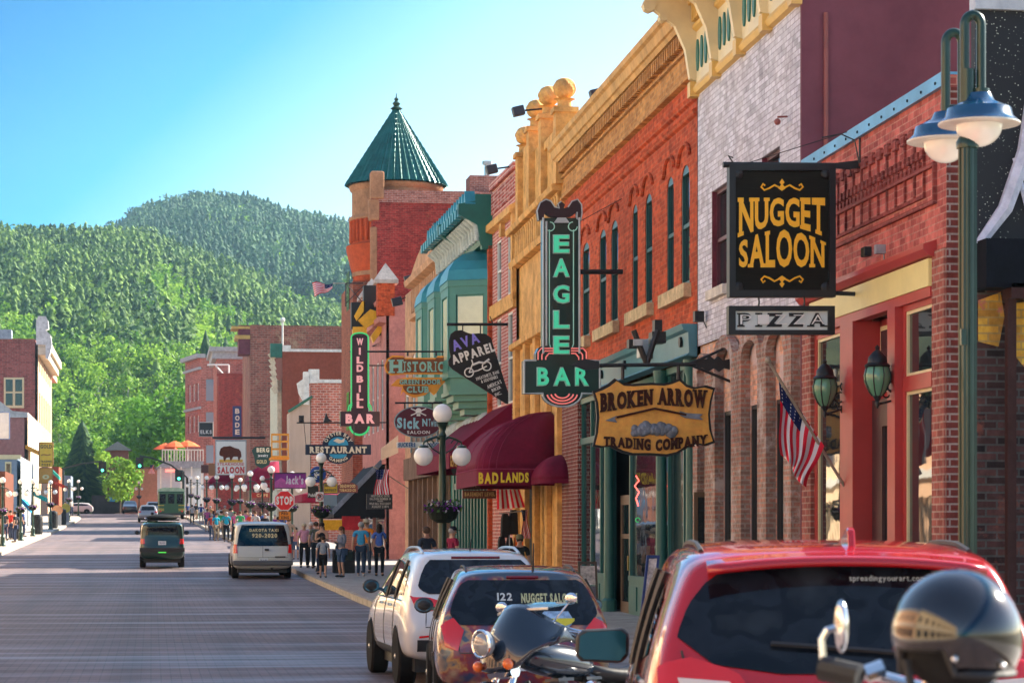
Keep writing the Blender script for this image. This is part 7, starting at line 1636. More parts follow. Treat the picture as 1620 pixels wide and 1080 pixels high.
# ==== green off-roader
gp = mat('bottle_green_paint', (.006, .032, .026), .3, 0, 0, coat=.8)
t_, bv = suv('jeep', 'dark green boxy off-roader with a loaded roof basket driving away', 'jeep', gp, L=4.2, W=.86, H=1.78, belt=1.22, wr=.42, rake=.08, roofw=.76, arches=(.85, 3.35), hood=1.18, hoodlen=1.2, rb=1.1)
side_glass(t_, bv, [(.3, 1.27), (2.9, 1.25), (2.6, 1.55), (2.3, 1.62), (.42, 1.62)], (1.1, 2.0))
rearset(t_, bv, [(-.62, 1.26), (.62, 1.26), (.60, 1.42), (.56, 1.64), (-.56, 1.64), (-.60, 1.42)], [[(.66, .92), (.82, .92), (.81, 1.12), (.68, 1.12)]], (0, .96))
mb = MB(); mb.box(-.86, .86, -.12, .1, .62, .78); L_(mb, 'bumper', blackp, t_, bevel=.02)
mb = MB(); mb.ball((0, 1.3, 1.93), .6, 16, sz=.22, sx=1, sy=1.5); L_(mb, 'roof_luggage', mat('luggage_black', (.012, .014, .013), .7), t_, smooth=True)
mb = MB()
for y in (.5, 1.3, 2.1): mb.bar((-.64, y, 1.83), (.64, y, 1.83), .03)
for sx in (-1, 1): mb.bar((sx*.64, .4, 1.84), (sx*.64, 2.3, 1.84), .03); mb.bar((sx*.64, .4, 1.96), (sx*.64, 2.3, 1.96), .02)
mb.bar((-.64, .4, 1.96), (.64, .4, 1.96), .02); L_(mb, 'roof_rack', black, t_)
mb = MB()
for sx in (-1, 1): mb.tube([(sx*.45, .05, .74), (sx*.45, .05, .68)], .03, 6)
mb.box(-.15, .15, -.02, .02, .58, .62); L_(mb, 'tow_hook', neon('hook_green', (.1, .8, .1), .25), t_)  # green hooks carry an added glow for brightness; they are no lamps
mirror_(t_, -.86, 2.7, 1.32, blackp, .8); mirror_(t_, .86, 2.7, 1.32, blackp, .8)
put(t_, (256-240)/40.0, 93.5, 0); t_.location.z += .03
mb = MB()
# ==== silver car, second distant car, dark cars at the end
sp_ = mat('silver_paint', (.35, .35, .36), .3, .6, 0, coat=.7)
def far_car(label, px, py_base, d, col, X=None, rz=0, H=1.62, taill=True):
    t_, bv = suv('car', label, 'car', col, L=4.6, W=.92, H=H, wr=.35, roofw=.66, belt=1.05)
    side_glass(t_, bv, [(.62, 1.12), (3.2, 1.06), (2.5, H-.2), (2.1, H-.15), (.86, H-.2)], (), trim=False)
    L_(hull(bv, [(-.62, 1.12), (.62, 1.12), (.54, H-.15), (-.54, H-.15)], 'rear', .008, 8, 6), 'rear_window', carglass, t_)
    for sx in (-1, 1): L_(hull(bv, [(sx*.62, .92), (sx*.84, .92), (sx*.84, 1.08), (sx*.62, 1.06)], 'rear', .012, 6, 4), 'tail_light', tail, t_)
    r = ray(px); t_.location = (r[0]*d, r[1]*d, zg(r[1]*d)); t_.rotation_euler = (.015, 0, rz); return t_
far_car('silver crossover driving away ahead of the green off-roader', 234, 829, 222, sp_)
far_car('pale blue grey car ahead of the silver crossover', 243, 815, 262, mat('pale_blue_paint', (.40, .46, .50), .3, .4, 0, coat=.7), H=1.55)
far_car('dark car parked at the far end of the street beside the brick building', 206, 808, 300, mat('dark_paint', (.03, .04, .06), .3, .4, 0, coat=.7), rz=R(180))
far_car('white car parked beneath the spruce at the street end', 148, 806, 312, mat('far_white_paint', (.55, .55, .52), .3, 0, 0, coat=.7), rz=R(90), H=1.5)
# ==== trolley bus
q = P(271, 819, 237); t_ = thing('trolley_bus', 'dark green vintage style trolley bus with yellow stripes by the right kerb', 'bus', (q.x, q.y, zg(q.y)))
tgm = mat('trolley_green', (.012, .075, .03), .35, var=.1, coat=.6); ty = mat('trolley_yellow', (.6, .45, .05), .4, 0, 0)
mb = MB(); mb.box(-1.3, 1.3, 0, 9, .5, 2.75); L_(mb, 'body', tgm, t_, bevel=.12); mb = MB(); mb.poly([(-1.4, 0, 2.75), (1.4, 0, 2.75), (1.2, 0, 3.0), (.7, 0, 3.12), (-.7, 0, 3.12), (-1.2, 0, 3.0)], (0, 9, 0)); L_(mb, 'roof', mat('trolley_roof', (.22, .34, .26), .5), t_)
mb = MB()
for x in (-.85, 0, .85): mb.box(x-.3, x+.3, -.04, -.005, 1.55, 2.5)
L_(mb, 'rear_window', carglass, t_)
for sx in (-1, 1):
    mb = MB()
    for k in range(7): mb.box(min(sx*1.305, sx*1.33), max(sx*1.305, sx*1.33), .5+k*1.2, 1.45+k*1.2, 1.55, 2.4)
    L_(mb, 'side_window', carglass, t_)
mb = MB()
for z in (1.35, 1.0, .85): mb.box(-1.32, -.7, -.03, -.004, z, z+.05); mb.box(.7, 1.32, -.03, -.004, z, z+.05)
L_(mb, 'yellow_stripe', ty, t_); mb = MB(); mb.box(-1.32, 1.32, -.15, .02, .42, .62); L_(mb, 'bumper', blackp, t_)
for x in (-1.12, 1.12): 
    for y in (1.8, 7): wheel(t_, x, y, .45, .28, 1 if x > 0 else -1, 6)
for sx in (-1, 1): mb = MB(); mb.ball((sx*1.05, -.03, .8), .09, 8, sy=.3); L_(mb, 'tail_light', tail, t_)
t_.rotation_euler = (.018, 0, R(0))
# ------------------------------------------------------------ motorcycles
bluep = mat('blue_black_paint', (.005, .014, .032), .25, .0, 0, coat=1)
def skin(pts, edges, rad, sub=2, name='s'):
    me = bpy.data.meshes.new(name); me.from_pydata(pts, edges, []); o = bpy.data.objects.new(name, me); scn.collection.objects.link(o)
    o.modifiers.new('k', 'SKIN'); sv = me.skin_vertices[0].data
    for i, r_ in enumerate(rad): sv[i].radius = (r_, r_) if not isinstance(r_, tuple) else r_; sv[i].use_root = (i == 0)
    if sub: s_ = o.modifiers.new('s', 'SUBSURF'); s_.levels = s_.render_levels = sub
    m2 = bake(o); bpy.data.objects.remove(o); return m2
def bwheel(par, y, r, w_, spokes=10):
    M = Matrix.Rotation(R(90), 4, 'Y').to_3x3(); mb = MB(); pr = [(r*.72, -w_/2)]+[(r-w_*.5+w_*.5*math.cos(a), w_/2*math.sin(a)) for a in np.linspace(-1.4, 1.4, 9)]+[(r*.72, w_/2)]
    mb.lathe(pr, (0, y, r), 36, M); t = L_(mb, 'wheel', tyre, par, smooth=40); mb = MB()
    mb.lathe([(r*.72-.02, -w_*.4), (r*.72+.005, -w_*.45), (r*.72+.005, w_*.45), (r*.72-.02, w_*.4)], (0, y, r), 32, M)
    for k in range(spokes): an = 2*math.pi*k/spokes; mb.bar((0, y, r), (0, y+math.cos(an)*r*.7, r+math.sin(an)*r*.7), .03, .05)
    mb.lathe([(.01, -.05), (.05, -.05), (.05, .05), (.01, .05)], (0, y, r), 12, M); L_(mb, 'rim', rimm, t); mb = MB(); mb.lathe([(.01, .055), (.14, .055), (.14, .062), (.01, .062)], (0, y, r), 20, M); L_(mb, 'brake_disc', chrome, t)
bike = thing('motorcycle', 'dark blue touring motorcycle with a batwing fairing parked between the cars', 'motorcycle')
bwheel(bike, 1.62, .33, .13, 9); bwheel(bike, 0, .33, .17, 9)
def bcage(st, name, m, par=bike, sub=2):
    me, bv_ = cage(st, sub); return clone_me(me, name, m, par)
# fenders
def fender(name, y, r, a0, a1, w_, m, par=bike):
    g = []
    for k in range(17):
        a = R(a0+(a1-a0)*k/16); g.append([(x, y+math.cos(a)*(r+.05*(1-(abs(x)/w_)**2)), .33+math.sin(a)*(r+.05*(1-(abs(x)/w_)**2))) for x in np.linspace(-w_, w_, 7)])
    mb = MB(); mb.sheet(g); o = L_(mb, name, m, par, smooth=True); s_ = o.modifiers.new('s', 'SOLIDIFY'); s_.thickness = .012
fender('front_fender', 1.62, .36, -15, 150, .095, bluep); fender('rear_fender', 0, .38, 20, 200, .13, bluep)
mb = MB()
for sx in (-1, 1): mb.tube([(sx*.11, 1.62, .33), (sx*.11, 1.36, .95)], .034, 10); mb.tube([(sx*.115, 1.60, .38), (sx*.115, 1.49, .62)], .045, 10)
L_(mb, 'fork', chrome, bike, smooth=40)
# batwing fairing: a wide shield with wings, deep in the middle
fst = []
for x_, z0, z1, y0, y1 in ((0, 0, 0, 0, 0),): pass
g = []
for i, x in enumerate(np.linspace(-1, 1, 25)):
    ax = abs(x); zt = 1.27+.03*(1-ax)-.40*max(0, ax-.22)**1.25; zb = .80+.05*ax+.19*max(0, ax-.42)**1.1+(.06 if ax > .4 else 0)*min(1, (ax-.4)*4)
    if ax > .93: zt -= (ax-.93)*1.8; zb += (ax-.93)*1.5
    row = []
    for j in range(13):
        v_ = j/12; z = zb+(zt-zb)*v_; bulge = math.sin(math.pi*(.12+.76*v_)); y = 1.50-.02+.10*bulge*(1-ax**2.2)-.30*ax**2.0-.24*v_; row.append((x*.46, y, z))
    g.append(row)
mb = MB(); mb.sheet(g); o = L_(mb, 'fairing', bluep, bike, smooth=60); s_ = o.modifiers.new('s', 'SOLIDIFY'); s_.thickness = .05; s_.offset = -1 if False else 1
mb = MB(); g = [[(x*.30, 1.30-.10*abs(x)**2-.17*v_-.10*abs(x)**2*v_, 1.28+.06*v_*(1-.45*abs(x)**2.5)) for v_ in (0, .33, .66, 1)] for x in np.linspace(-1, 1, 13)]; mb.sheet(g); m, n, l, b = nt('windscreen'); b.inputs['Base Color'].default_value = (.05, .12, .18, 1); b.inputs['Roughness'].default_value = .03; b.inputs['Alpha'].default_value = .75
o_ = L_(mb, 'windscreen', m, bike, smooth=True); s_ = o_.modifiers.new('s', 'SOLIDIFY'); s_.thickness = .005
mb = MB(); mb.tube([(x*.31, 1.315-.10*abs(x)**2, 1.285-.01*abs(x)) for x in np.linspace(-1, 1, 13)], .014, 5); L_(mb, 'windscreen_trim', rimm, o_)
hl = MB(); hl.ball((0, 1.62, 1.03), .105, 16, sy=.7); L_(hl, 'headlight', mat('headlight', (.3, .32, .33), .08, .3, 0, coat=1), bike, smooth=True); mb = MB(); mb.tube([(.105*math.cos(a), 1.655, 1.03+.105*math.sin(a)) for a in np.linspace(0, 6.283, 21)], .013, 6); L_(mb, 'headlight_ring', chrome, bike)
mb = MB(); 
for sx in (-1, 1): mb.ball((sx*.19, 1.55, .86), .045, 10)
L_(mb, 'turn_signal', mat('amber', (.8, .15, .01), .2, 0, 0, coat=1), bike, smooth=True); mb = MB(); mb.tube([(-.19, 1.52, .86), (.19, 1.52, .86)], .018, 6); mb.tube([(-.15, 1.45, .80), (.15, 1.45, .80)], .05, 8); L_(mb, 'signal_bar', chrome, bike)
tank = [(.55, [(.02, .74), (.08, .76), (.10, .82), (.07, .88), (.03, .90)]), (.72, [(.04, .72), (.14, .76), (.16, .86), (.12, .95), (.05, .985)]), (1.0, [(.04, .74), (.16, .79), (.19, .90), (.14, 1.0), (.05, 1.03)]), (1.2, [(.04, .80), (.13, .84), (.15, .92), (.11, 1.0), (.04, 1.02)]), (1.27, [(.03, .85), (.08, .88), (.09, .93), (.06, .98), (.03, .99)])]
bcage(tank, 'fuel_tank', bluep); mb = MB(); mb.tube([(0, .9, 1.02), (0, .9, 1.045)], .045, 12); L_(mb, 'filler_cap', chrome, bike)
seat = [(-.45, [(.02, .80), (.10, .80), (.12, .86), (.08, .91), (.03, .92)]), (-.2, [(.04, .74), (.15, .76), (.16, .84), (.12, .90), (.04, .91)]), (.1, [(.04, .66), (.17, .68), (.18, .76), (.14, .80), (.05, .80)]), (.35, [(.04, .66), (.16, .68), (.17, .75), (.12, .78), (.04, .77)]), (.62, [(.03, .74), (.09, .76), (.10, .80), (.07, .84), (.03, .85)])]
bcage(seat, 'seat', mat('black_leather', (.014, .014, .016), .45, var=.1, sc=8))
mb = MB()
for a, dy in ((24, .16), (-24, -.16)):
    for k in range(7): 
        z = .44+k*.045; yc = .74+math.tan(R(a))*(z-.38); mb.ob((-.085, yc-.08, z), (.17, 0, 0), (0, .16, 0), (0, 0, .025))
    mb.tube([(0, .74+math.tan(R(a))*.02, .38), (0, .74+math.tan(R(a))*.38, .74)], .07, 10)
L_(mb, 'engine_cylinder', mat('engine_metal', (.10, .10, .11), .35, .8, 0), bike); mb = MB(); mb.box(-.16, .16, .45, 1.02, .2, .42); mb.lathe([(.01, .0), (.12, .0), (.13, .05), (.11, .08), (.01, .08)], (.13, .74, .40), 16, Matrix.Rotation(R(90), 3, 'Y')); L_(mb, 'crankcase', chrome, bike, bevel=.03)
mb = MB(); mb.lathe([(.01, 0), (.09, 0), (.1, .04), (.06, .09), (.01, .1)], (-.2, .76, .60), 16, Matrix.Rotation(R(-90), 3, 'Y')); mb.box(-.24, -.18, .70, .82, .56, .66); L_(mb, 'air_filter', chrome, bike)
mb = MB(); 
for sx in (-1, 1): mb.tube([(sx*.12, .95, .5), (sx*.2, 1.02, .35), (sx*.22, .8, .2), (sx*.24, .2, .2), (sx*.25, -.55, .24)], .04, 8)
L_(mb, 'exhaust', chrome, bike, smooth=40)
mb = MB(); mb.tube([(0, 1.40, .9), (0, .95, .78), (0, .5, .7), (0, .1, .5), (0, 0, .33)], .03, 8); mb.tube([(.1, 1.3, .72), (.1, 1.05, .2), (.1, .4, .2)], .022, 6); mb.tube([(-.1, 1.3, .72), (-.1, 1.05, .2), (-.1, .4, .2)], .022, 6); mb.tube([(-.3, 1.12, .28), (-.3, 1.12, .62), (0, 1.12, .66), (.3, 1.12, .62), (.3, 1.12, .28)], .016, 6); L_(mb, 'frame', black, bike)
mb = MB(); mb.tube([(-.42, .98, 1.08), (-.36, 1.12, 1.12), (-.2, 1.28, 1.14), (0, 1.30, 1.12), (.2, 1.28, 1.14), (.36, 1.12, 1.12), (.42, .98, 1.08)], .014, 8)
for sx in (-1, 1): mb.tube([(sx*.30, 1.2, 1.13), (sx*.42, 1.1, 1.30)], .008, 5); mb.tube([(sx*.36, 1.16, 1.10), (sx*.48, 1.0, 1.06)], .008, 5)
L_(mb, 'handlebar', chrome, bike); mb = MB()
for sx in (-1, 1): mb.tube([(sx*.42, .98, 1.08), (sx*.48, .84, 1.04)], .02, 8)
L_(mb, 'grip', blackp, bike)
for sx in (-1, 1): mb = MB(); mb.ball((sx*.44, 1.08, 1.34), .075, 12, sx=1, sy=.3, sz=.6); L_(mb, 'mirror', chrome, bike, smooth=True)
bag = [(-.6, [(.20, .38), (.24, .36), (.27, .50), (.26, .66), (.22, .68)]), (-.3, [(.17, .32), (.30, .32), (.34, .50), (.31, .70), (.2, .72)]), (.12, [(.17, .34), (.28, .34), (.31, .50), (.29, .68), (.2, .70)])]
for sx in (-1, 1):
    st = [(.05+.3, None)]; me, _ = cage([(y, [(abs(x)-.25, z) for x, z in ()]) for y, p in ()] or [(-.62, [(.03, .40), (.05, .42), (.05, .62), (.03, .64)]), (-.5, [(.05, .33), (.09, .36), (.09, .66), (.05, .70)]), (-.1, [(.05, .33), (.09, .36), (.09, .66), (.05, .70)]), (.12, [(.03, .38), (.06, .40), (.06, .60), (.03, .64)])], 2)
    for v_ in me.vertices: v_.co.x += sx*.24
    clone_me(me, 'saddlebag', bluep, bike)
bk2 = dup(bike, label='dark motorcycle with rider seen from behind on the road ahead of the green off-roader')
# parked at an angle: nose towards the road and the camera
rz = R(120); c = P(868, 900, 18.6); bike.rotation_euler = (0, R(6), rz); bike.scale = (1.0,)*3; bike.location = (c.x+.98, c.y+.9, 0.0)
r = ray(241); d = 150; bk2.location = (r[0]*d, r[1]*d, zg(r[1]*d)); bk2.rotation_euler = (0, 0, 0); BK2 = bk2
# near motorcycle at the lower right: bars, mirror, tank, screen and the helmet on it
nbk = thing('near_motorcycle', 'out of focus motorcycle handlebar and chrome mirror in the lower right corner', 'motorcycle', (0, 0, 0))
def N(px, py, d): return P(px, py, d)
mb = MB(); mb.tube([N(1303, 1052, 5.6), N(1300, 1010, 5.6), N(1308, 996, 5.6), N(1322, 992, 5.6)], .008, 8); mb.tube([N(1296, 1058, 5.6), N(1330, 1062, 5.6), N(1390, 1068, 5.6), N(1470, 1090, 5.55), N(1560, 1110, 5.4)], .014, 8)
mb.tube([N(1370, 1066, 5.58), N(1398, 1056, 5.58)], .022, 8); L_(mb, 'handlebar', chrome, nbk)
mb = MB(); c = N(1331, 990, 5.6); mb.ball(c, .06, 14, sx=.26, sy=.5, sz=1.05); L_(mb, 'mirror', chrome, nbk, smooth=True)
mb = MB(); mb.tube([N(1300, 1056, 5.6), N(1360, 1070, 5.55)], .03, 10); L_(mb, 'grip', blackp, nbk)
mb = MB(); mb.ball(N(1545, 1165, 5.3), .22, 18, sz=.55, sy=1.4, sx=.9); L_(mb, 'fuel_tank', bluep, nbk, smooth=True); mb = MB(); mb.tube([N(1470, 1082, 5.3), N(1500, 1062, 5.25), N(1540, 1066, 5.25)], .02, 8); mb.ball(N(1560, 1066, 5.2), .03, 8); L_(mb, 'clamp', chrome, nbk)
mb = MB(); mb.tube([(N(1545, 1165, 5.3).x, 5.2, .9), (N(1545, 1165, 5.3).x+.05, 5.3, .35), (N(1545, 1165, 5.3).x, 5.6, .33)], .05, 8); M = Matrix.Rotation(R(90), 3, 'Y')
for y in (4.6, 6.1): mb.lathe([(.2, -.06), (.32, -.06), (.33, 0), (.32, .06), (.2, .06)], (N(1545, 1165, 5.3).x, y, .33), 28, M)
L_(mb, 'wheel', tyre, nbk, smooth=40); mb = MB(); x_ = N(1545, 1165, 5.3).x; mb.box(x_-.13, x_+.13, 5.0, 5.7, .3, .75); mb.tube([(x_, 6.1, .33), (x_, 5.9, 1.0)], .04, 8); mb.tube([(x_, 4.6, .33), (x_, 5.1, .6)], .04, 8); L_(mb, 'engine', MC['engine_metal'], nbk, bevel=.02)
# helmet
hc = N(1514, 1003, 5.1); he = thing('helmet', 'glossy black open face helmet resting on the near motorcycle', 'helmet', tuple(hc-Vector((0, 0, .14))))
g = []
for i in range(19):
    ph = math.pi*.68*i/18; row = []
    for k in range(33):
        an = 2*math.pi*k/32; rr = .133*math.sin(ph)*(1+.03*math.cos(2*an)); fr = max(0, math.cos(an-R(200)))
        z = .14*math.cos(ph); 
        if ph > 1.75 and fr > .75: z += (ph-1.75)*.14
        row.append((hc.x+rr*math.cos(an), hc.y+rr*1.12*math.sin(an), hc.z+z+.0))
    g.append(row)
mb = MB(); mb.sheet(g); o = mb.build('shell', mat('helmet_black', (.006, .006, .010), .12, 0, 0, coat=1), he, smooth=True); s_ = o.modifiers.new('s', 'SOLIDIFY'); s_.thickness = .02; s_.offset = -1
mb = MB(); mb.tube([Vector(p)+Vector((0, 0, -.004)) for p in g[-1]], .009, 6); mb.build('rubber_edge', blackp, he)
mb = MB(); mb.ball(hc+Vector((0, .0, -.02)), .112, 16, sz=.95); mb.build('lining', mat('helmet_lining', (.02, .02, .022), .95), he, smooth=True)
mb = MB(); mb.ball(hc+Vector((-.05, -.13, -.045)), .008, 8); mb.ball(hc+Vector((.055, -.125, -.06)), .008, 8); mb.build('stud', chrome, he, smooth=True)
mb = MB(); mb.tube([hc+Vector((-.12, -.02, -.05)), hc+Vector((-.10, -.03, -.15)), hc+Vector((-.03, -.05, -.2))], .01, 6); mb.build('strap', blackp, he)
# ------------------------------------------------------------ street lamps
lg = mat('lamp_green', (.007, .035, .024), .35, .2, var=.3, sc=3, coat=.3); globe = mat('opal_globe', (.78, .76, .72), .25, 0, 0, emit=(1, .95, .85), es=.02)
soilb = mat('basket_green', (.015, .02, .014), .8); 
pt = MC['lamp_green']
lamp = thing('triple_globe_lamp', 'triple globe street lamp with a flower basket, nearest of the row on the right kerb', 'street lamp', (0, 0, 0), 'triple globe lamps along the kerbs')
mb = MB(); mb.lathe([(.20, 0), (.20, .1), (.15, .16), (.14, .5), (.16, .55), (.10, .62), (.08, .8), (.075, 2.4), (.06, 3.5), (.08, 3.55), (.05, 3.62), (.09, 3.75), (.12, 3.8)], (0, 0, 0), 16); L_(mb, 'pole', lg, lamp, smooth=40)
mb = MB()
for sx in (-1, 1):
    mb.tube([(0, 0, 3.45), (sx*.12, 0, 3.52), (sx*.25, 0, 3.48), (sx*.36, 0, 3.42), (sx*.37, 0, 3.36)], [.03, .025, .022, .02, .02], 8); mb.tube([(sx*.05, 0, 3.2), (sx*.2, 0, 3.3), (sx*.3, 0, 3.43), (sx*.22, 0, 3.47), (sx*.16, 0, 3.40)], .014, 6); mb.lathe([(.03, 3.37), (.09, 3.35), (.10, 3.31)], (sx*.37, 0, 0), 12)
L_(mb, 'arm', lg, lamp)
for c in ((0, 0, 3.97), (-.37, 0, 3.15), (.37, 0, 3.15)): mb = MB(); mb.ball(c, .185, 24); L_(mb, 'globe', globe, lamp, smooth=True)
def basket(par, dx, z=2.15):
    mb = MB(); mb.lathe([(.12, z-.28), (.25, z-.2), (.33, z), (.34, z+.03)], (dx, -.12, 0), 14); b_ = L_(mb, 'flower_basket', soilb, par)
    rr = random.Random(5)
    for nm, m_, k in (('leaves', mat('basket_leaves', (.05, .12, .03), .7), 90), ('purple_flowers', mat('petal_purple', (.22, .03, .30), .7, 0, 0), 45), ('white_flowers', mat('petal_white', (.65, .6, .62), .7, 0, 0), 40)):
        mb = MB()
        for i in range(k):
            a = rr.random()*6.28; r_ = .36*rr.random()**.5; p = Vector((dx+r_*math.cos(a), -.12+r_*math.sin(a), z+.02+.14*rr.random()-(.1 if r_ > .3 else 0))); u = Vector((rr.random()-.5, rr.random()-.5, rr.random()-.2)).normalized()*.035; v_ = u.orthogonal().normalized()*.035; mb.add([p-u, p+v_, p+u, p-v_], [(0, 1, 2, 3)])
        L_(mb, nm, m_, b_)
basket(lamp, 0)
lampL = dup(lamp)
ord_ = ['second', 'third', 'fourth', 'fifth', 'sixth', 'seventh', 'eighth', 'ninth']
spots_ = [(693, 46.2)]; 
def setl(o, px, d, k=1.0, X=None):
    r = ray(px); y = r[1]*d; o.location = (r[0]*d, y, zg(y)+.14); o.rotation_euler = (0, 0, 0); o.scale = (k,)*3
setl(lamp, 700, 46.2)
first = True
for i, (px, d) in enumerate(((508, 84), (429, 122), (396, 146), (367, 172), (343, 190), (327, 207), (312, 232), (302, 255))):
    o = lampL if first else dup(lamp); first = False; setl(o, px, d, 1.0); o['label'] = 'triple globe street lamp, %s from the camera along the right kerb' % ord_[i]
for i, (px, d, k) in enumerate(((4, 124, .86), (33, 139, .86), (52, 153, .88), (80, 178, .88), (109, 222, .92), (124, 246, .9), (220, 300, .95))):
    o = dup(lamp); setl(o, px, d, k); o['label'] = ('triple globe street lamp, %s from the picture edge along the left kerb' % (['first']+ord_)[i]) if px < 200 else 'triple globe street lamp standing alone at the far end of the street'
# extra small globe pairs crowding the right sidewalk
for i, (px, d, lab) in enumerate(((462, 128, 'triple globe lamp just behind the stop sign'), (415, 160, 'triple globe lamp over the crowd below the bison sign'), (380, 200, 'triple globe lamp between crowd and maroon awning'))):
    o = dup(lamp); setl(o, px, d, .95); o['label'] = lab
# near gooseneck lamp
d = 15.1; q = P(1531, 190, d); g_ = thing('gooseneck_lamp', 'green double gooseneck street lamp with blue hoods and opal globes at the right', 'street lamp', (q.x, q.y, .15))
mb = MB(); zz_ = lambda py: P(1531, py, d).z
mb.tube([(q.x, q.y, .15), (q.x, q.y, zz_(215))], .052, 16); mb.lathe([(.14, .15), (.14, .5), (.09, .6), (.055, .8)], (q.x, q.y, 0), 16)
for k in range(8): a = k*math.pi/4; mb.tube([(q.x+.05*math.cos(a), q.y+.05*math.sin(a), .8), (q.x+.05*math.cos(a), q.y+.05*math.sin(a), zz_(225))], .012, 5)
mb.tube([(q.x, q.y, zz_(215)), (q.x, q.y, zz_(110))], .045, 14); mb.lathe([(.07, zz_(235)), (.075, zz_(225)), (.05, zz_(215))], (q.x, q.y, 0), 14); mb.build('pole', lg, g_, smooth=40)
def goose(cx, top, hx, hy, dd, lam, k):
    mb = MB(); pts = []
    b0 = P(1527 if k else 1513, 190, dd)
    for t_ in np.linspace(0, 1, 15):
        a = math.pi*(1-t_); xx = cx+(13)*math.cos(a); yy = top+16-16*math.sin(a); pts.append(P(xx, yy, dd))
    pts = [P(cx-13, 215, dd), P(cx-13, top+50, dd)]+pts+[P(cx+13, top+40, dd), P(cx+13, hy-38, dd)]
    mb.tube(pts, .031, 12); c = P(hx, hy, dd); mb.tube([P(cx-13, 170, dd), P(cx+13, 170, dd)], .02, 8)
    mb.tube([P(cx+13, hy-45, dd), P(cx+13, hy-26, dd)], .055, 12); mb.build('gooseneck', lg, g_, smooth=40)
    mb = MB(); mb.lathe([(.03, .16), (.075, .15), (.10, .10), (.20, .055), (.215, -.0), (.255, -.035), (.25, -.045), (.21, -.012), (.19, .02), (.06, .08)], c, 32); o = mb.build('hood', mat('hood_blue', (.004, .06, .15), .22, .1, 0, coat=1), g_, smooth=40)
    mb = MB(); mb.ball(c+Vector((0, 0, -.045)), .148, 28, sz=.95); mb.build('globe', mat('opal_glass', (.70, .69, .62), .2, 0, 0, emit=(1, .93, .78), es=.03, coat=.6), o, smooth=True)
    mb = MB(); mb.lathe([(.249, -.04), (.256, -.036), (.256, -.046), (.249, -.048)], c, 32); mb.build('hood_rim', mat('cream_rim', (.6, .6, .52), .4), o)
goose(1547-8, 24, 1549, 186, 15.1, None, 1); goose(1513-4, 52, 1496, 214, 15.9, None, 0)
mb = MB(); s = Sign(q.y-.06); s.rect(mb, 1521, 545, 1529, 520, .03); mb.build('junction_box', lg, g_)
# ------------------------------------------------------------ wall lanterns of the saloon
grg = glass('green_lantern_glass', (.12, .28, .16), .12)
for px, py, Yb, lab in ((1305, 618, F1.W(U(1340), 0, 0).y, 'black wall lantern with green glass, left one by the red door'), (1388, 600, F1.W(U(1421), 0, 0).y, 'black wall lantern with green glass, right one by the red door')):
    c = onY(px, py, Yb); t_ = thing('wall_lantern', lab, 'lantern', tuple(c-Vector((0, 0, .5))), 'green glass lanterns on the saloon front'); k = .215*20/21/.215*.165
    mb = MB(); mb.lathe([(.06, -.20), (.10, -.15), (.155, -.03), (.165, .05), (.14, .14), (.10, .18)], c, 20); mb.build('glass_shade', grg, t_, smooth=True)
    mb = MB(); mb.lathe([(.15, .15), (.16, .17), (.12, .2), (.11, .27), (.06, .33), (.02, .36), (.03, .39), (.005, .42)], c, 16); mb.lathe([(.01, -.35), (.03, -.3), (.02, -.27), (.06, -.2), (.07, -.18)], c, 12)
    for j in range(8):
        a = j*math.pi/4+.2; mb.tube([c+Vector((r_*math.cos(a), r_*math.sin(a), z)) for r_, z in ((.065, -.2), (.105, -.15), (.16, -.03), (.17, .05), (.145, .14), (.105, .18))], .007, 4)
    mb.build('iron_cage', black, t_, smooth=40)
    mb = MB(); wx = F1.W(U(px+34), 0, 0); w_ = Vector((c.x+.36, Yb, c.z))
    mb.box(w_.x, w_.x+.03, Yb-.03, Yb+.03, c.z-.35, c.z+.3)
    def sc(cx_, cz_, r_, a0, a1): mb.tube([(c.x+cx_+r_*(1-.6*t)*math.cos(R(a0+(a1-a0)*t)), Yb, c.z+cz_+r_*(1-.6*t)*math.sin(R(a0+(a1-a0)*t))) for t in np.linspace(0, 1, 16)], .01, 4)
    mb.tube([(c.x, Yb, c.z-.3), (c.x+.1, Yb, c.z-.28), (c.x+.36, Yb, c.z-.2)], .014, 5); sc(.2, -.1, .11, -90, 330); sc(.28, .05, .08, 90, 450); sc(.26, -.24, .08, 90, -270); sc(.12, -.18, .07, 0, 360); mb.tube([(c.x+.36, Yb, c.z+.25), (c.x+.26, Yb, c.z+.16), (c.x+.3, Yb, c.z+.02)], .01, 4); mb.build('scroll_bracket', black, t_)
# floodlights on arms along the cornices
def flood(px, py, px2, py2, d, lab, s_=.3):
    c = P(px, py, d); e = P(px2, py2, d); t_ = thing('floodlight', lab, 'floodlight', tuple(c), 'roof edge floodlights')
    mb = MB(); mb.tube([c, e], .025, 6); mb.build('arm', black, t_); mb = MB(); M = Matrix.Rotation(R(-14), 3, 'Y'); a = M @ Vector((s_, 0, 0)); b_ = M @ Vector((0, 0, s_*.8)); mb.ob(c-a/2-b_/2-Vector((0, .12, 0)), a, Vector((0, .24, 0)), b_); mb.build('lamp_head', mat('flood_black', (.02, .025, .04), .4), t_, bevel=.02)
flood(820, 176, 862, 172, 61, 'black floodlight on an arm left of the fluted balls'); flood(944, 150, 976, 145, 53, 'black floodlight reaching from the red building cornice'); flood(778, 268, 806, 264, 66, 'black floodlight above the striped brick front'); flood(694, 358, 722, 354, 80, 'black floodlight before the turreted hotel wall', .35); flood(648, 442, 668, 440, 92, 'black floodlight at the tan building, upper one', .4); flood(628, 477, 642, 470, 92, 'black floodlight at the tan building, lower one', .4)
def small(name, lab, cat, fn): 
    t_ = fn(); return t_
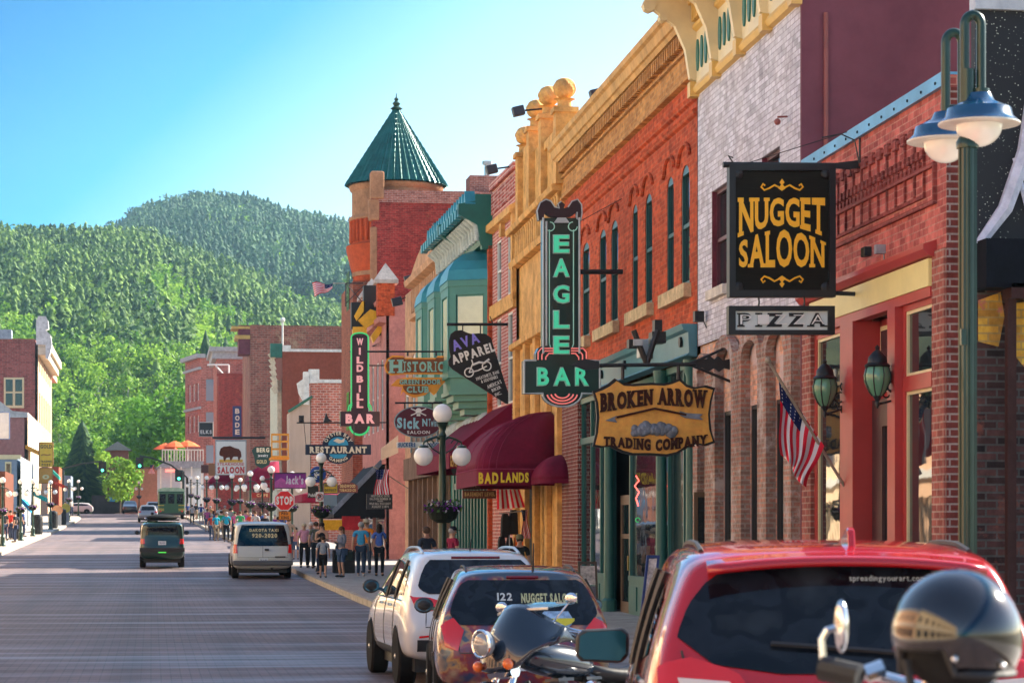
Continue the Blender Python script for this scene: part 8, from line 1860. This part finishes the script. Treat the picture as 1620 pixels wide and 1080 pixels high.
c = F1.W(U(1393), .12, F1.v(1393, 398)); t_ = thing('security_light', 'small black wall light with grey box on the pink brick', 'light', tuple(c)); mb = MB(); mb.box(c.x-.12, c.x-.02, c.y-.1, c.y+.06, c.z-.07, c.z+.05); mb.build('lamp_head', black, t_, bevel=.01); mb = MB(); mb.box(c.x-.01, c.x+.11, c.y-.25, c.y-.15, c.z-.05, c.z+.06); mb.tube([(c.x+.1, c.y-.2, c.z-.05), (c.x+.1, c.y-.22, c.z-.25)], .01, 4); mb.build('junction_box', mat('grey_post2', (.3, .31, .33), .5), t_)
c = F1.W(U(1248), .12, F1.v(1248, 190)); t_ = thing('security_light', 'tiny brown lamp on the white painted brick', 'light', tuple(c)); mb = MB(); mb.tube([c+Vector((.1, 0, .05)), c+Vector((-.05, 0, .04))], .015, 5); mb.ball(c+Vector((-.05, 0, -.03)), .05, 8); mb.build('lamp_head', mat('maroon_pipe', (.25, .06, .05), .5), t_)
c = F1.W(U(1118), .12, F1.v(1118, 500)); t_ = thing('security_light', 'small black lamp low on the white brick corner', 'light', tuple(c)); mb = MB(); mb.box(c.x-.1, c.x+.06, c.y-.08, c.y+.08, c.z-.1, c.z+.08); mb.tube([c+Vector((.05, 0, -.05)), c+Vector((.12, 0, -.2)), c+Vector((.2, 0, -.1))], .012, 5); mb.build('lamp_head', black, t_, bevel=.01)
# A-boards and boxes before the teal shop
def aboard(lab, px, py0, py1, d, w_, col, panels, lean=0):
    c0 = P(px, py1, d); h_ = P(px, py0, d).z-c0.z; t_ = thing('sandwich_board', lab, 'sandwich board', tuple(c0))
    mb = MB(); 
    for x in (-w_/2, w_/2-.04): mb.ob(c0+Vector((x, 0, 0)), (.04, 0, 0), (0, .05, 0), (lean, .25, h_))
    mb.ob(c0+Vector((-w_/2, 0, 0)), (w_, 0, 0), (0, .05, 0), (0, .01, .06)); mb.ob(c0+Vector((-w_/2+lean, .25, h_-.05)), (w_, 0, 0), (0, .05, 0), (0, .01, .05)); mb.build('frame', mat('brd_%.2f_%.2f_%.2f' % col, col, .6, var=.2), t_)
    for i, (z0, z1, c_) in enumerate(panels):
        mb = MB(); mb.ob(c0+Vector((-w_/2+.04+lean*z0, .01+.25*z0, h_*z0)), (w_-.08, 0, 0), (0, .02, 0), (lean*(z1-z0), .25*(z1-z0), h_*(z1-z0))); mb.build('panel', mat('brdp_%.2f_%.2f_%.2f' % c_, c_, .5, var=.7, sc=7), t_)
aboard('grey wooden board with pale photographs beside the teal column', 933, 888, 985, 45, .36, (.10, .08, .06), [(.62, .93, (.55, .5, .45)), (.42, .6, (.10, .1, .12)), (.2, .4, (.3, .35, .4))])
aboard('narrow white and navy A-frame board leaning before the shop door', 1022, 878, 985, 40, .22, (.04, .07, .22), [(.05, .95, (.55, .52, .5))], .18)
# open glazed door leaf of the brick building
o_ = thing('open_door_leaf', 'brown framed glass door leaf standing open before the brick piers', 'door', tuple(onY(1129, 850, 39.6))); s = Sign(39.6); mb = MB()
for r_ in ((1098, 900, 1104, 778), (1150, 900, 1156, 778), (1104, 786, 1150, 778), (1104, 900, 1150, 893)): s.rect(mb, r_[0], r_[1], r_[2], r_[3], .05)
mb.build('frame', mat('brown_door2', (.13, .08, .045), .5), o_); mb = MB(); s.rect(mb, 1103, 894, 1151, 785, .02, -.01); mb.build('pane', G_, o_)
# litter bins left
bn = thing('litter_bin', 'dark cylindrical litter bin, nearest the picture edge on the left kerb', 'litter bin', (0, 0, 0), 'litter bins on the left sidewalk'); mb = MB(); mb.lathe([(.26, 0), (.3, .1), (.3, .9), (.26, .95)], (0, 0, 0), 14); L_(mb, 'drum', mat('bin_black', (.03, .03, .032), .6), bn); mb = MB(); mb.lathe([(.3, .95), (.28, 1.05), (.1, 1.12)], (0, 0, 0), 14); L_(mb, 'lid', black, bn)
for i, (px, d, lab) in enumerate(((25, 143, None), (59, 160, 'dark litter bin, second from the picture edge on the left kerb'), (84, 183, 'dark litter bin, third from the picture edge on the left kerb'), (98, 200, 'dark litter bin, farthest on the left kerb'))):
    o = bn if i == 0 else dup(bn, label=lab); r = ray(px); o.location = (r[0]*d, r[1]*d, zg(r[1]*d)+.15); o.scale = (1.2,)*3
for px, d, c_, lab in ((91, 196, (.55, .25, .12), 'round orange topped stand on the left sidewalk'), (104, 215, (.6, .5, .1), 'yellow and cream arched board on the left sidewalk')):
    q = P(px, 830, d); z = zg(q.y)+.15; t_ = thing('pavement_board', lab, 'board', (q.x, q.y, z)); mb = MB(); mb.box(q.x-.3, q.x+.3, q.y-.1, q.y+.1, z, z+1.0); mb.build('stand', mat('stand_%.2f' % c_[0], (.3, .3, .32), .6), t_); mb = MB(); mb.poly([(q.x+.42*math.cos(a), q.y-.12, z+1.25+.42*math.sin(a)) for a in np.linspace(0, 6.283, 17)[:-1]], (0, .1, 0)); mb.build('disc', mat('disc_%.2f' % c_[1], c_, .6), t_)
# traffic lights
def tlight(name, lab, px, py, d, pts, pole):
    q = P(px, py, d); t_ = thing('traffic_light', lab, 'traffic light', (q.x, q.y, zg(q.y))); s = Sign(q.y)
    mb = MB(); s.rect(mb, px-6, py+9, px+6, py-9, .4); o = mb.build('housing', black, t_)
    mb = MB(); mb.poly([s.p(x, y, .03) for x, y in arc(px, py+4.5, 2.1, 0, 360, 12)[:-1]], (0, .02, 0)); mb.build('green_lens', neon('go_green', (.05, 1, .45), 2.5), o); mb = MB()
    for k in (-4.5, 0): mb.poly([s.p(x, y, .03) for x, y in arc(px, py+k, 2.1, 0, 360, 12)[:-1]], (0, .02, 0))
    mb.build('dark_lens', mat('dead_lens', (.03, .01, .01), .3), o); mb = MB(); mb.tube([s.p(x, y) for x, y in pts], .1, 6); x_, y_ = pole; e = s.p(x_, y_); mb.tube([(e.x, e.y, zg(q.y)), e], .13, 8); mb.build('mast', mat('dark_mast', (.03, .045, .045), .5), t_)
tlight('t', 'traffic light showing green, hanging left over the street end', 162, 739, 268, [(100, 741), (130, 733), (162, 729)], (100, 741)); tlight('t', 'traffic light showing green, hanging right over the street end', 221, 732, 262, [(296, 755), (270, 735), (240, 724), (221, 721)], (296, 755))
tlight('t', 'traffic light on a post among the far right lamps', 283, 752, 256, [(283, 745), (290, 745)], (290, 745))
# clothes rail with mannequins in the teal doorway
t_ = thing('clothes_display', 'dark jackets on stands with an orange shirt beside the hanging flag', 'clothes rack', tuple(P(812, 900, 62)))
s = Sign(P(812, 870, 62).y); mb = MB()
for x0, x1, y0, y1 in ((795, 806, 812, 850), (808, 819, 806, 845), (803, 812, 850, 880), (790, 800, 848, 885)): mb.poly([s.p(x, y) for x, y in ((x0+2, y0), (x1-2, y0), (x1, y0+8), (x1+1, y1), (x0-1, y1), (x0, y0+8))], (0, .3, 0))
mb.build('jacket', mat('jacket_black', (.02, .018, .02), .8), t_); mb = MB(); mb.poly([s.p(x, y, .03) for x, y in ((815, 850), (822, 846), (828, 856), (826, 890), (815, 890))], (0, .3, 0)); mb.build('orange_shirt', mat('shirt_orange', (.75, .15, .02), .8), t_)
mb = MB(); mb.tube([s.p(806, 900), s.p(806, 846)], .02, 5); mb.tube([s.p(790, 812), s.p(826, 808)], .015, 5); mb.build('stand', mat('grey_post2', (.3, .31, .33), .5), t_)
# bench/newspaper boxes near the walkers
q = P(548, 872, 82); t_ = thing('news_box', 'dark news boxes beside the walking group', 'news box', tuple(q)); mb = MB(); mb.box(q.x-.45, q.x+.3, q.y, q.y+.5, zg(q.y)+.15, zg(q.y)+.95); mb.build('box', mat('bin_black', (.03, .03, .032), .6), t_, bevel=.04); mb = MB(); mb.box(q.x-.38, q.x+.22, q.y-.02, q.y-.004, zg(q.y)+.6, zg(q.y)+.88); mb.build('window', G_, t_)
for px, d, nm in ((528, 93, 'red and yellow striped cloth panel beneath the black awning'),):
    s = Sign(P(px, 830, d).y); t_ = thing('cloth_panel', nm, 'banner', tuple(s.p(px, 838))); mb = MB(); s.rect(mb, 511, 838, 541, 822, .1); mb.build('yellow_cloth', mat('cloth_yellow', (.7, .38, .03), .8), t_); mb = MB(); s.rect(mb, 541.3, 838, 570, 816, .1); mb.build('red_cloth', mat('cloth_red', (.4, .03, .04), .8), t_)
# neon in the brown shop window
s = Sign(F1.W(U(1012), 0, 0).y); t_ = thing('window_neon', 'red and green neon squiggles inside the teal shop window', 'neon sign', tuple(s.p(1008, 840))); mb = MB(); s.line(mb, [(1006, 752), (1011, 760), (1004, 768), (1011, 778), (1006, 788), (1010, 800)], .012, .0); mb.build('red_tube', neon('red_glow', (1, .08, .06), 1.6), t_); mb = MB(); s.line(mb, arc(1009, 822, 3.5, 0, 300, 8), .012, 0); mb.build('green_tube', neon('green_neon', (.05, .85, .25), 1.2), t_)
# ------------------------------------------------------------ people
SK = [(.42, .24, .17), (.50, .30, .22), (.22, .12, .08)]
def person(label, X, Y, face=0, H=1.72, skinc=0, top=(.3, .3, .3), bottom=(.03, .04, .08), hair=(.03, .02, .015), pose='stand', sleeves='short', shorts=False, longhair=False, hat=None, female=False, bag=None, shoes=(.03, .03, .03), kid=False, group=None):
    k = H/1.72; sm = mat('skin_%d' % skinc, SK[skinc], .55, 0, 0); tm = mat('top_%.2f_%.2f_%.2f' % top, top, .8, var=.15, sc=12); bm_ = mat('bot_%.2f_%.2f_%.2f' % bottom, bottom, .8, var=.15, sc=12); hm = mat('hair_%.2f' % hair[0], hair, .6, var=.2, sc=20)
    t_ = thing('person', label, 'person', (X, Y, zg(Y)+(.155 if X > curbR(Y) or X < curbL(Y) else 0)), group, face)
    sh = .19 if not female else .165; hp = .10; st = {'stand': 0, 'walk': .20, 'stroll': .12}.get(pose, 0); 
    J = dict(pel=(0, 0, .93), chest=(0, .01, 1.22), neckb=(0, 0, 1.43), neck=(0, .01, 1.50), head=(0, .03, 1.60), top=(0, .03, 1.68),
        shl=(-sh, 0, 1.39), shr=(sh, 0, 1.39), hl=(-hp, 0, .88), hr=(hp, 0, .88), kl=(-.105, .06+st*.6, .49), kr=(.105, .05-st*.25, .49), al=(-.11, st, .09), ar=(.11, -st*1.1, .10), tl=(-.12, st+.15, .03), tr=(.12, -st*1.1+.15, .03))
    if pose == 'phone': J.update(el=(-sh-.03, .02, 1.14), wl=(-.07, .24, 1.20), fl=(-.03, .30, 1.23), er=(sh+.03, .02, 1.14), wr=(.07, .24, 1.20), fr=(.03, .30, 1.23))
    elif pose == 'bars': J.update(el=(-sh-.08, .2, 1.2), wl=(-sh-.1, .42, 1.15), fl=(-sh-.1, .5, 1.13), er=(sh+.08, .2, 1.2), wr=(sh+.1, .42, 1.15), fr=(sh+.1, .5, 1.13))
    else: J.update(el=(-sh-.06, -.03-st*.3, 1.13), wl=(-sh-.07, .03-st*.6, .90), fl=(-sh-.06, .05-st*.7, .80), er=(sh+.06, -.03+st*.3, 1.13), wr=(sh+.07, .05+st*.7, .91), fr=(sh+.06, .08+st*.9, .81))
    names = list(J); ix = {n_: i for i, n_ in enumerate(names)}
    E = [('pel', 'chest'), ('chest', 'neckb'), ('neckb', 'neck'), ('neck', 'head'), ('head', 'top'), ('neckb', 'shl'), ('neckb', 'shr'), ('shl', 'el'), ('el', 'wl'), ('wl', 'fl'), ('shr', 'er'), ('er', 'wr'), ('wr', 'fr'), ('pel', 'hl'), ('pel', 'hr'), ('hl', 'kl'), ('kl', 'al'), ('al', 'tl'), ('hr', 'kr'), ('kr', 'ar'), ('ar', 'tr')]
    rad = dict(pel=(.13, .10), chest=(.13, .095), neckb=(.07, .06), neck=.05, head=(.078, .092), top=(.055, .065), shl=.058, shr=.058, el=.04, er=.04, wl=.028, wr=.028, fl=(.035, .018), fr=(.035, .018), hl=.085, hr=.085, kl=.055, kr=.055, al=.038, ar=.038, tl=(.04, .028), tr=(.04, .028))
    def bld(nm, keep, grow, m, par, mod=None):
        ns = [n_ for n_ in names if n_ in keep]; idx = {n_: i for i, n_ in enumerate(ns)}; P_ = [Vector((mod or {}).get(n_, J[n_]))*k for n_ in ns]
        rr = [tuple(c*k+grow for c in (rad[n_] if isinstance(rad[n_], tuple) else (rad[n_],)*2)) for n_ in ns]
        me = skin(P_, [(idx[a], idx[b]) for a, b in E if a in idx and b in idx], rr, 1); o = clone_me(me, nm, m, par); return o
    bld('body', set(names), 0, sm, t_)
    up = {'pel', 'chest', 'neckb', 'shl', 'shr', 'el', 'er'}; mod = {}
    if sleeves == 'short': mod = {n_: tuple(J[a][i]*.35+J[n_][i]*.65 for i in range(3)) for n_, a in (('el', 'shl'), ('er', 'shr'))}
    if sleeves == 'none': up -= {'el', 'er', 'shl', 'shr'}
    if sleeves == 'long': up |= {'wl', 'wr'}
    bld('shirt', up, .016, tm, t_, mod)
    lo = {'pel', 'hl', 'hr', 'kl', 'kr', 'al', 'ar'}; mod = {'pel': (0, 0, .9)}
    if shorts: lo -= {'al', 'ar'}
    bld('shorts' if shorts else 'trousers', lo, .014, bm_, t_, mod)
    mb = MB()
    for s_ in ('l', 'r'): a, b_ = Vector(J['a'+s_])*k, Vector(J['t'+s_])*k; mb.ball((a*.45+b_*.55)+Vector((0, 0, -.0)), .05*k, 8, sz=.75, sy=2.6, sx=1.0)
    L_(mb, 'shoes', mat('shoe_%.2f' % shoes[0], shoes, .6), t_, smooth=True)
    mb = MB(); h_ = Vector(J['head'])*k
    mb.ball(h_+Vector((0, -.02, .045))*k, .098*k, 12, sy=1.08, sz=.95)
    if longhair: mb.ball(h_+Vector((0, -.065, -.09))*k, .085*k, 10, sx=1.15, sy=.6, sz=1.9)
    L_(mb, 'hair', hm, t_, smooth=True)
    mb = MB()   # face: nose, ears
    mb.ball(h_+Vector((0, .105, -.01))*k, .014*k, 6, sz=1.4)
    for sx in (-1, 1): mb.ball(h_+Vector((sx*.085, .01, 0))*k, .02*k, 6, sx=.5, sz=1.4)
    L_(mb, 'nose_and_ears', sm, t_, smooth=True)
    mb = MB()
    for sx in (-1, 1): mb.ball(h_+Vector((sx*.032, .093, .015))*k, .010*k, 6)
    mb.box(-.022*k, .022*k, h_.y+.094*k, h_.y+.1*k, h_.z-.048*k, h_.z-.04*k); L_(mb, 'eyes_and_mouth', mat('dark_features', (.03, .015, .012), .6), t_)
    if hat:
        mb = MB(); c = h_+Vector((0, 0, .07))*k; mb.lathe([(.17*k, -.015), (.165*k, 0), (.10*k, .01), (.098*k, .08), (.05*k, .11), (.01, .11)] if hat[0] == 'brim' else [(.105*k, -.02), (.10*k, .04), (.06*k, .085), (.01, .09)], c, 16)
        if hat[0] == 'cap': mb.box(c.x-.06*k, c.x+.06*k, c.y+.07*k, c.y+.2*k, c.z-.02, c.z-.005)
        L_(mb, 'hat', mat('hat_%.2f_%.2f' % hat[1][:2], hat[1], .7), t_, smooth=40)
    if bag:
        mb = MB(); mb.ball(Vector((sh+.09, -.03, 1.0))*k, .13*k, 10, sx=.45, sz=1.1, sy=1.0); mb.tube([Vector((sh+.07, -.03, 1.1))*k, Vector((sh*.7, -.10, 1.42))*k, Vector((-.05, .1, 1.42))*k], .012, 4); L_(mb, 'bag', mat('bag_%.2f' % bag[0], bag, .7), t_, smooth=True)
    return t_
def at(px, d): r = ray(px); return r[0]*d, r[1]*d
def pp(label, px, d, **k): x, y = at(px, d); return person(label, x, y, **k)
A180 = R(180)
pp('long haired woman in a black tank top looking at her phone behind the boy', 509, 79.5, face=R(170), H=1.74, top=(.01, .01, .012), bottom=(.02, .03, .06), pose='phone', sleeves='none', longhair=True, female=True)
pp('small boy in a grey T-shirt and black shorts seen from behind at the kerb', 511, 76, face=R(-8), H=1.33, top=(.26, .30, .36), bottom=(.012, .012, .015), shorts=True, pose='stroll', hair=(.06, .035, .02))
pp('woman in denim shorts with long brown hair looking down at a phone', 541, 76.5, face=R(120), H=1.63, top=(.16, .18, .24), bottom=(.06, .10, .18), shorts=True, pose='phone', longhair=True, female=True, hair=(.10, .045, .02), bag=(.12, .14, .16), sleeves='long')
pp('man in a blue checked shirt walking away with dark trousers', 571, 78, face=R(-12), H=1.76, top=(.05, .28, .50), bottom=(.03, .05, .09), pose='walk', hair=(.35, .33, .32), shoes=(.5, .5, .52))
pp('man in orange shirt and wide brimmed hat facing the checked shirt man', 580, 81.5, face=R(160), H=1.8, top=(.65, .20, .02), bottom=(.05, .07, .1), hat=('brim', (.45, .40, .30)), hair=(.2, .15, .1))
pp('woman in a royal blue T-shirt with long dark hair walking away', 600, 78, face=R(-10), H=1.70, top=(.06, .13, .42), bottom=(.012, .014, .02), pose='stroll', longhair=True, female=True, bag=(.02, .02, .03))
pp('person in a pink striped shirt and black trousers walking toward the camera', 481, 88, face=A180, H=1.64, top=(.55, .28, .38), bottom=(.01, .01, .013), pose='stroll', female=True, hair=(.4, .35, .25))
pp('white haired person in a pale shirt next to the pink striped one', 492, 88.5, face=R(190), H=1.68, top=(.52, .48, .52), bottom=(.02, .03, .04), pose='stand', hair=(.55, .54, .52), sleeves='long')
pp('person in olive shirt half hidden behind the dark haired woman', 500, 87, face=R(0), H=1.7, top=(.10, .11, .09), bottom=(.02, .03, .04), hair=(.05, .03, .02))
pp('man in a tan shirt standing just behind the stop sign post', 457, 98, face=R(10), H=1.78, top=(.30, .22, .16), bottom=(.03, .04, .06), hair=(.06, .04, .03))
pp('child in pink by the shop behind the stop sign', 468, 100, face=A180, H=1.35, top=(.5, .2, .25), bottom=(.08, .12, .2), shorts=True)
pp('man with short hair in a dark shirt behind the white crossover roof', 675, 58, face=R(30), H=1.74, top=(.03, .04, .06), bottom=(.02, .02, .03), hair=(.08, .05, .035))
pp('man in a maroon shirt and black cap behind the white crossover roof', 715, 60.5, face=R(-60), H=1.72, top=(.22, .015, .05), bottom=(.03, .03, .04), hat=('cap', (.012, .012, .02)), hair=(.3, .28, .27))
pp('man in camouflage cap just above the painted car roof', 822, 54, face=R(180), H=1.55, top=(.02, .02, .02), bottom=(.02, .02, .03), hat=('cap', (.14, .13, .07)))
rp_ = random.Random(21); cols = [(.45, .04, .03, 'red'), (.02, .30, .42, 'turquoise'), (.04, .32, .12, 'green'), (.45, .10, .25, 'pink'), (.40, .40, .40, 'grey'), (.03, .06, .2, 'navy'), (.5, .5, .48, 'white'), (.15, .03, .2, 'purple'), (.02, .02, .025, 'black'), (.45, .25, .12, 'tan')]
crowd = [(335, 150, 0), (342, 146, 1), (350, 152, 2), (358, 143, 1), (364, 158, 4), (372, 147, 3), (380, 140, 2), (388, 150, 3), (396, 143, 0), (404, 137, 4), (412, 146, 5), (419, 135, 8), (427, 139, 6), (435, 131, 7), (338, 170, 5), (347, 176, 6), (356, 181, 9), (328, 178, 3), (304, 214, 6), (310, 226, 8), (318, 205, 5), (326, 196, 4), (333, 190, 9), (297, 236, 5), (440, 118, 0), (446, 124, 5), (344, 160, 7), (367, 168, 2), (390, 162, 9), (402, 155, 5)]
for i, (px, d, c) in enumerate(crowd):
    cc = cols[c]; row = 'nearest' if d < 140 else 'middle' if d < 170 else 'far'
    f = R(180) if i % 2 else 0; h = 1.58+.24*rp_.random()
    extra = ['before the bison sign', 'under the globe lamps', 'beside the kerb', 'near the taxi', 'close to the trolley', 'in front of the shops'][0 if 345 < px <= 390 else 3 if px > 415 else 4 if px < 312 else 2 if px < 345 else 1 if px < 405 else 5]
    sh_ = rp_.random() < .4; lh = rp_.random() < .35; nth = sum(1 for p in crowd if p[2] == c and p < (px, d, c))
    pp('%s%s shirted walker, %s hair, %s, facing %s, %s' % (['', 'second ', 'third ', 'fourth ', 'fifth ', 'sixth '][nth], cc[3], 'long' if lh else 'short', 'shorts' if sh_ else 'trousers', 'the camera' if i % 2 else 'away', extra), px, d, face=f+R(rp_.uniform(-30, 30)), H=h, top=cc[:3], bottom=rp_.choice([(.02, .03, .06), (.05, .09, .16), (.015, .015, .018), (.25, .2, .14)]), shorts=sh_, pose=rp_.choice(['stand', 'walk', 'stroll']), skinc=rp_.choice([0, 1]), hair=rp_.choice([(.03, .02, .015), (.1, .05, .02), (.3, .2, .1)]), longhair=lh, group='people crowding the right sidewalk')
for px, d, c, lab in ((17, 141, 0, 'person in a bright red top on the left sidewalk'), (7, 138, 8, 'person in black beside the red topped one on the left'), (24, 133, 8, 'dark dressed person standing at the left kerb by the lamp'), (88, 205, 4, 'grey dressed person beyond the litter bins on the left'), (103, 225, 5, 'navy dressed person near the yellow board on the left'), (113, 245, 6, 'white shirted person farthest on the left sidewalk'), (37, 150, 5, 'navy shirted person behind the second left lamp')):
    pp(lab, px, d, face=R(rp_.uniform(0, 360)), top=cols[c][:3], H=1.72)
# rider on the distant motorcycle
rd = person('rider in black on the motorcycle ahead of the green off-roader', BK2.location.x, BK2.location.y-.05, top=(.015, .015, .02), bottom=(.015, .018, .03), pose='bars', sleeves='long', hat=('cap', (.01, .01, .012)), H=1.7); rd.location.z = BK2.location.z-.02
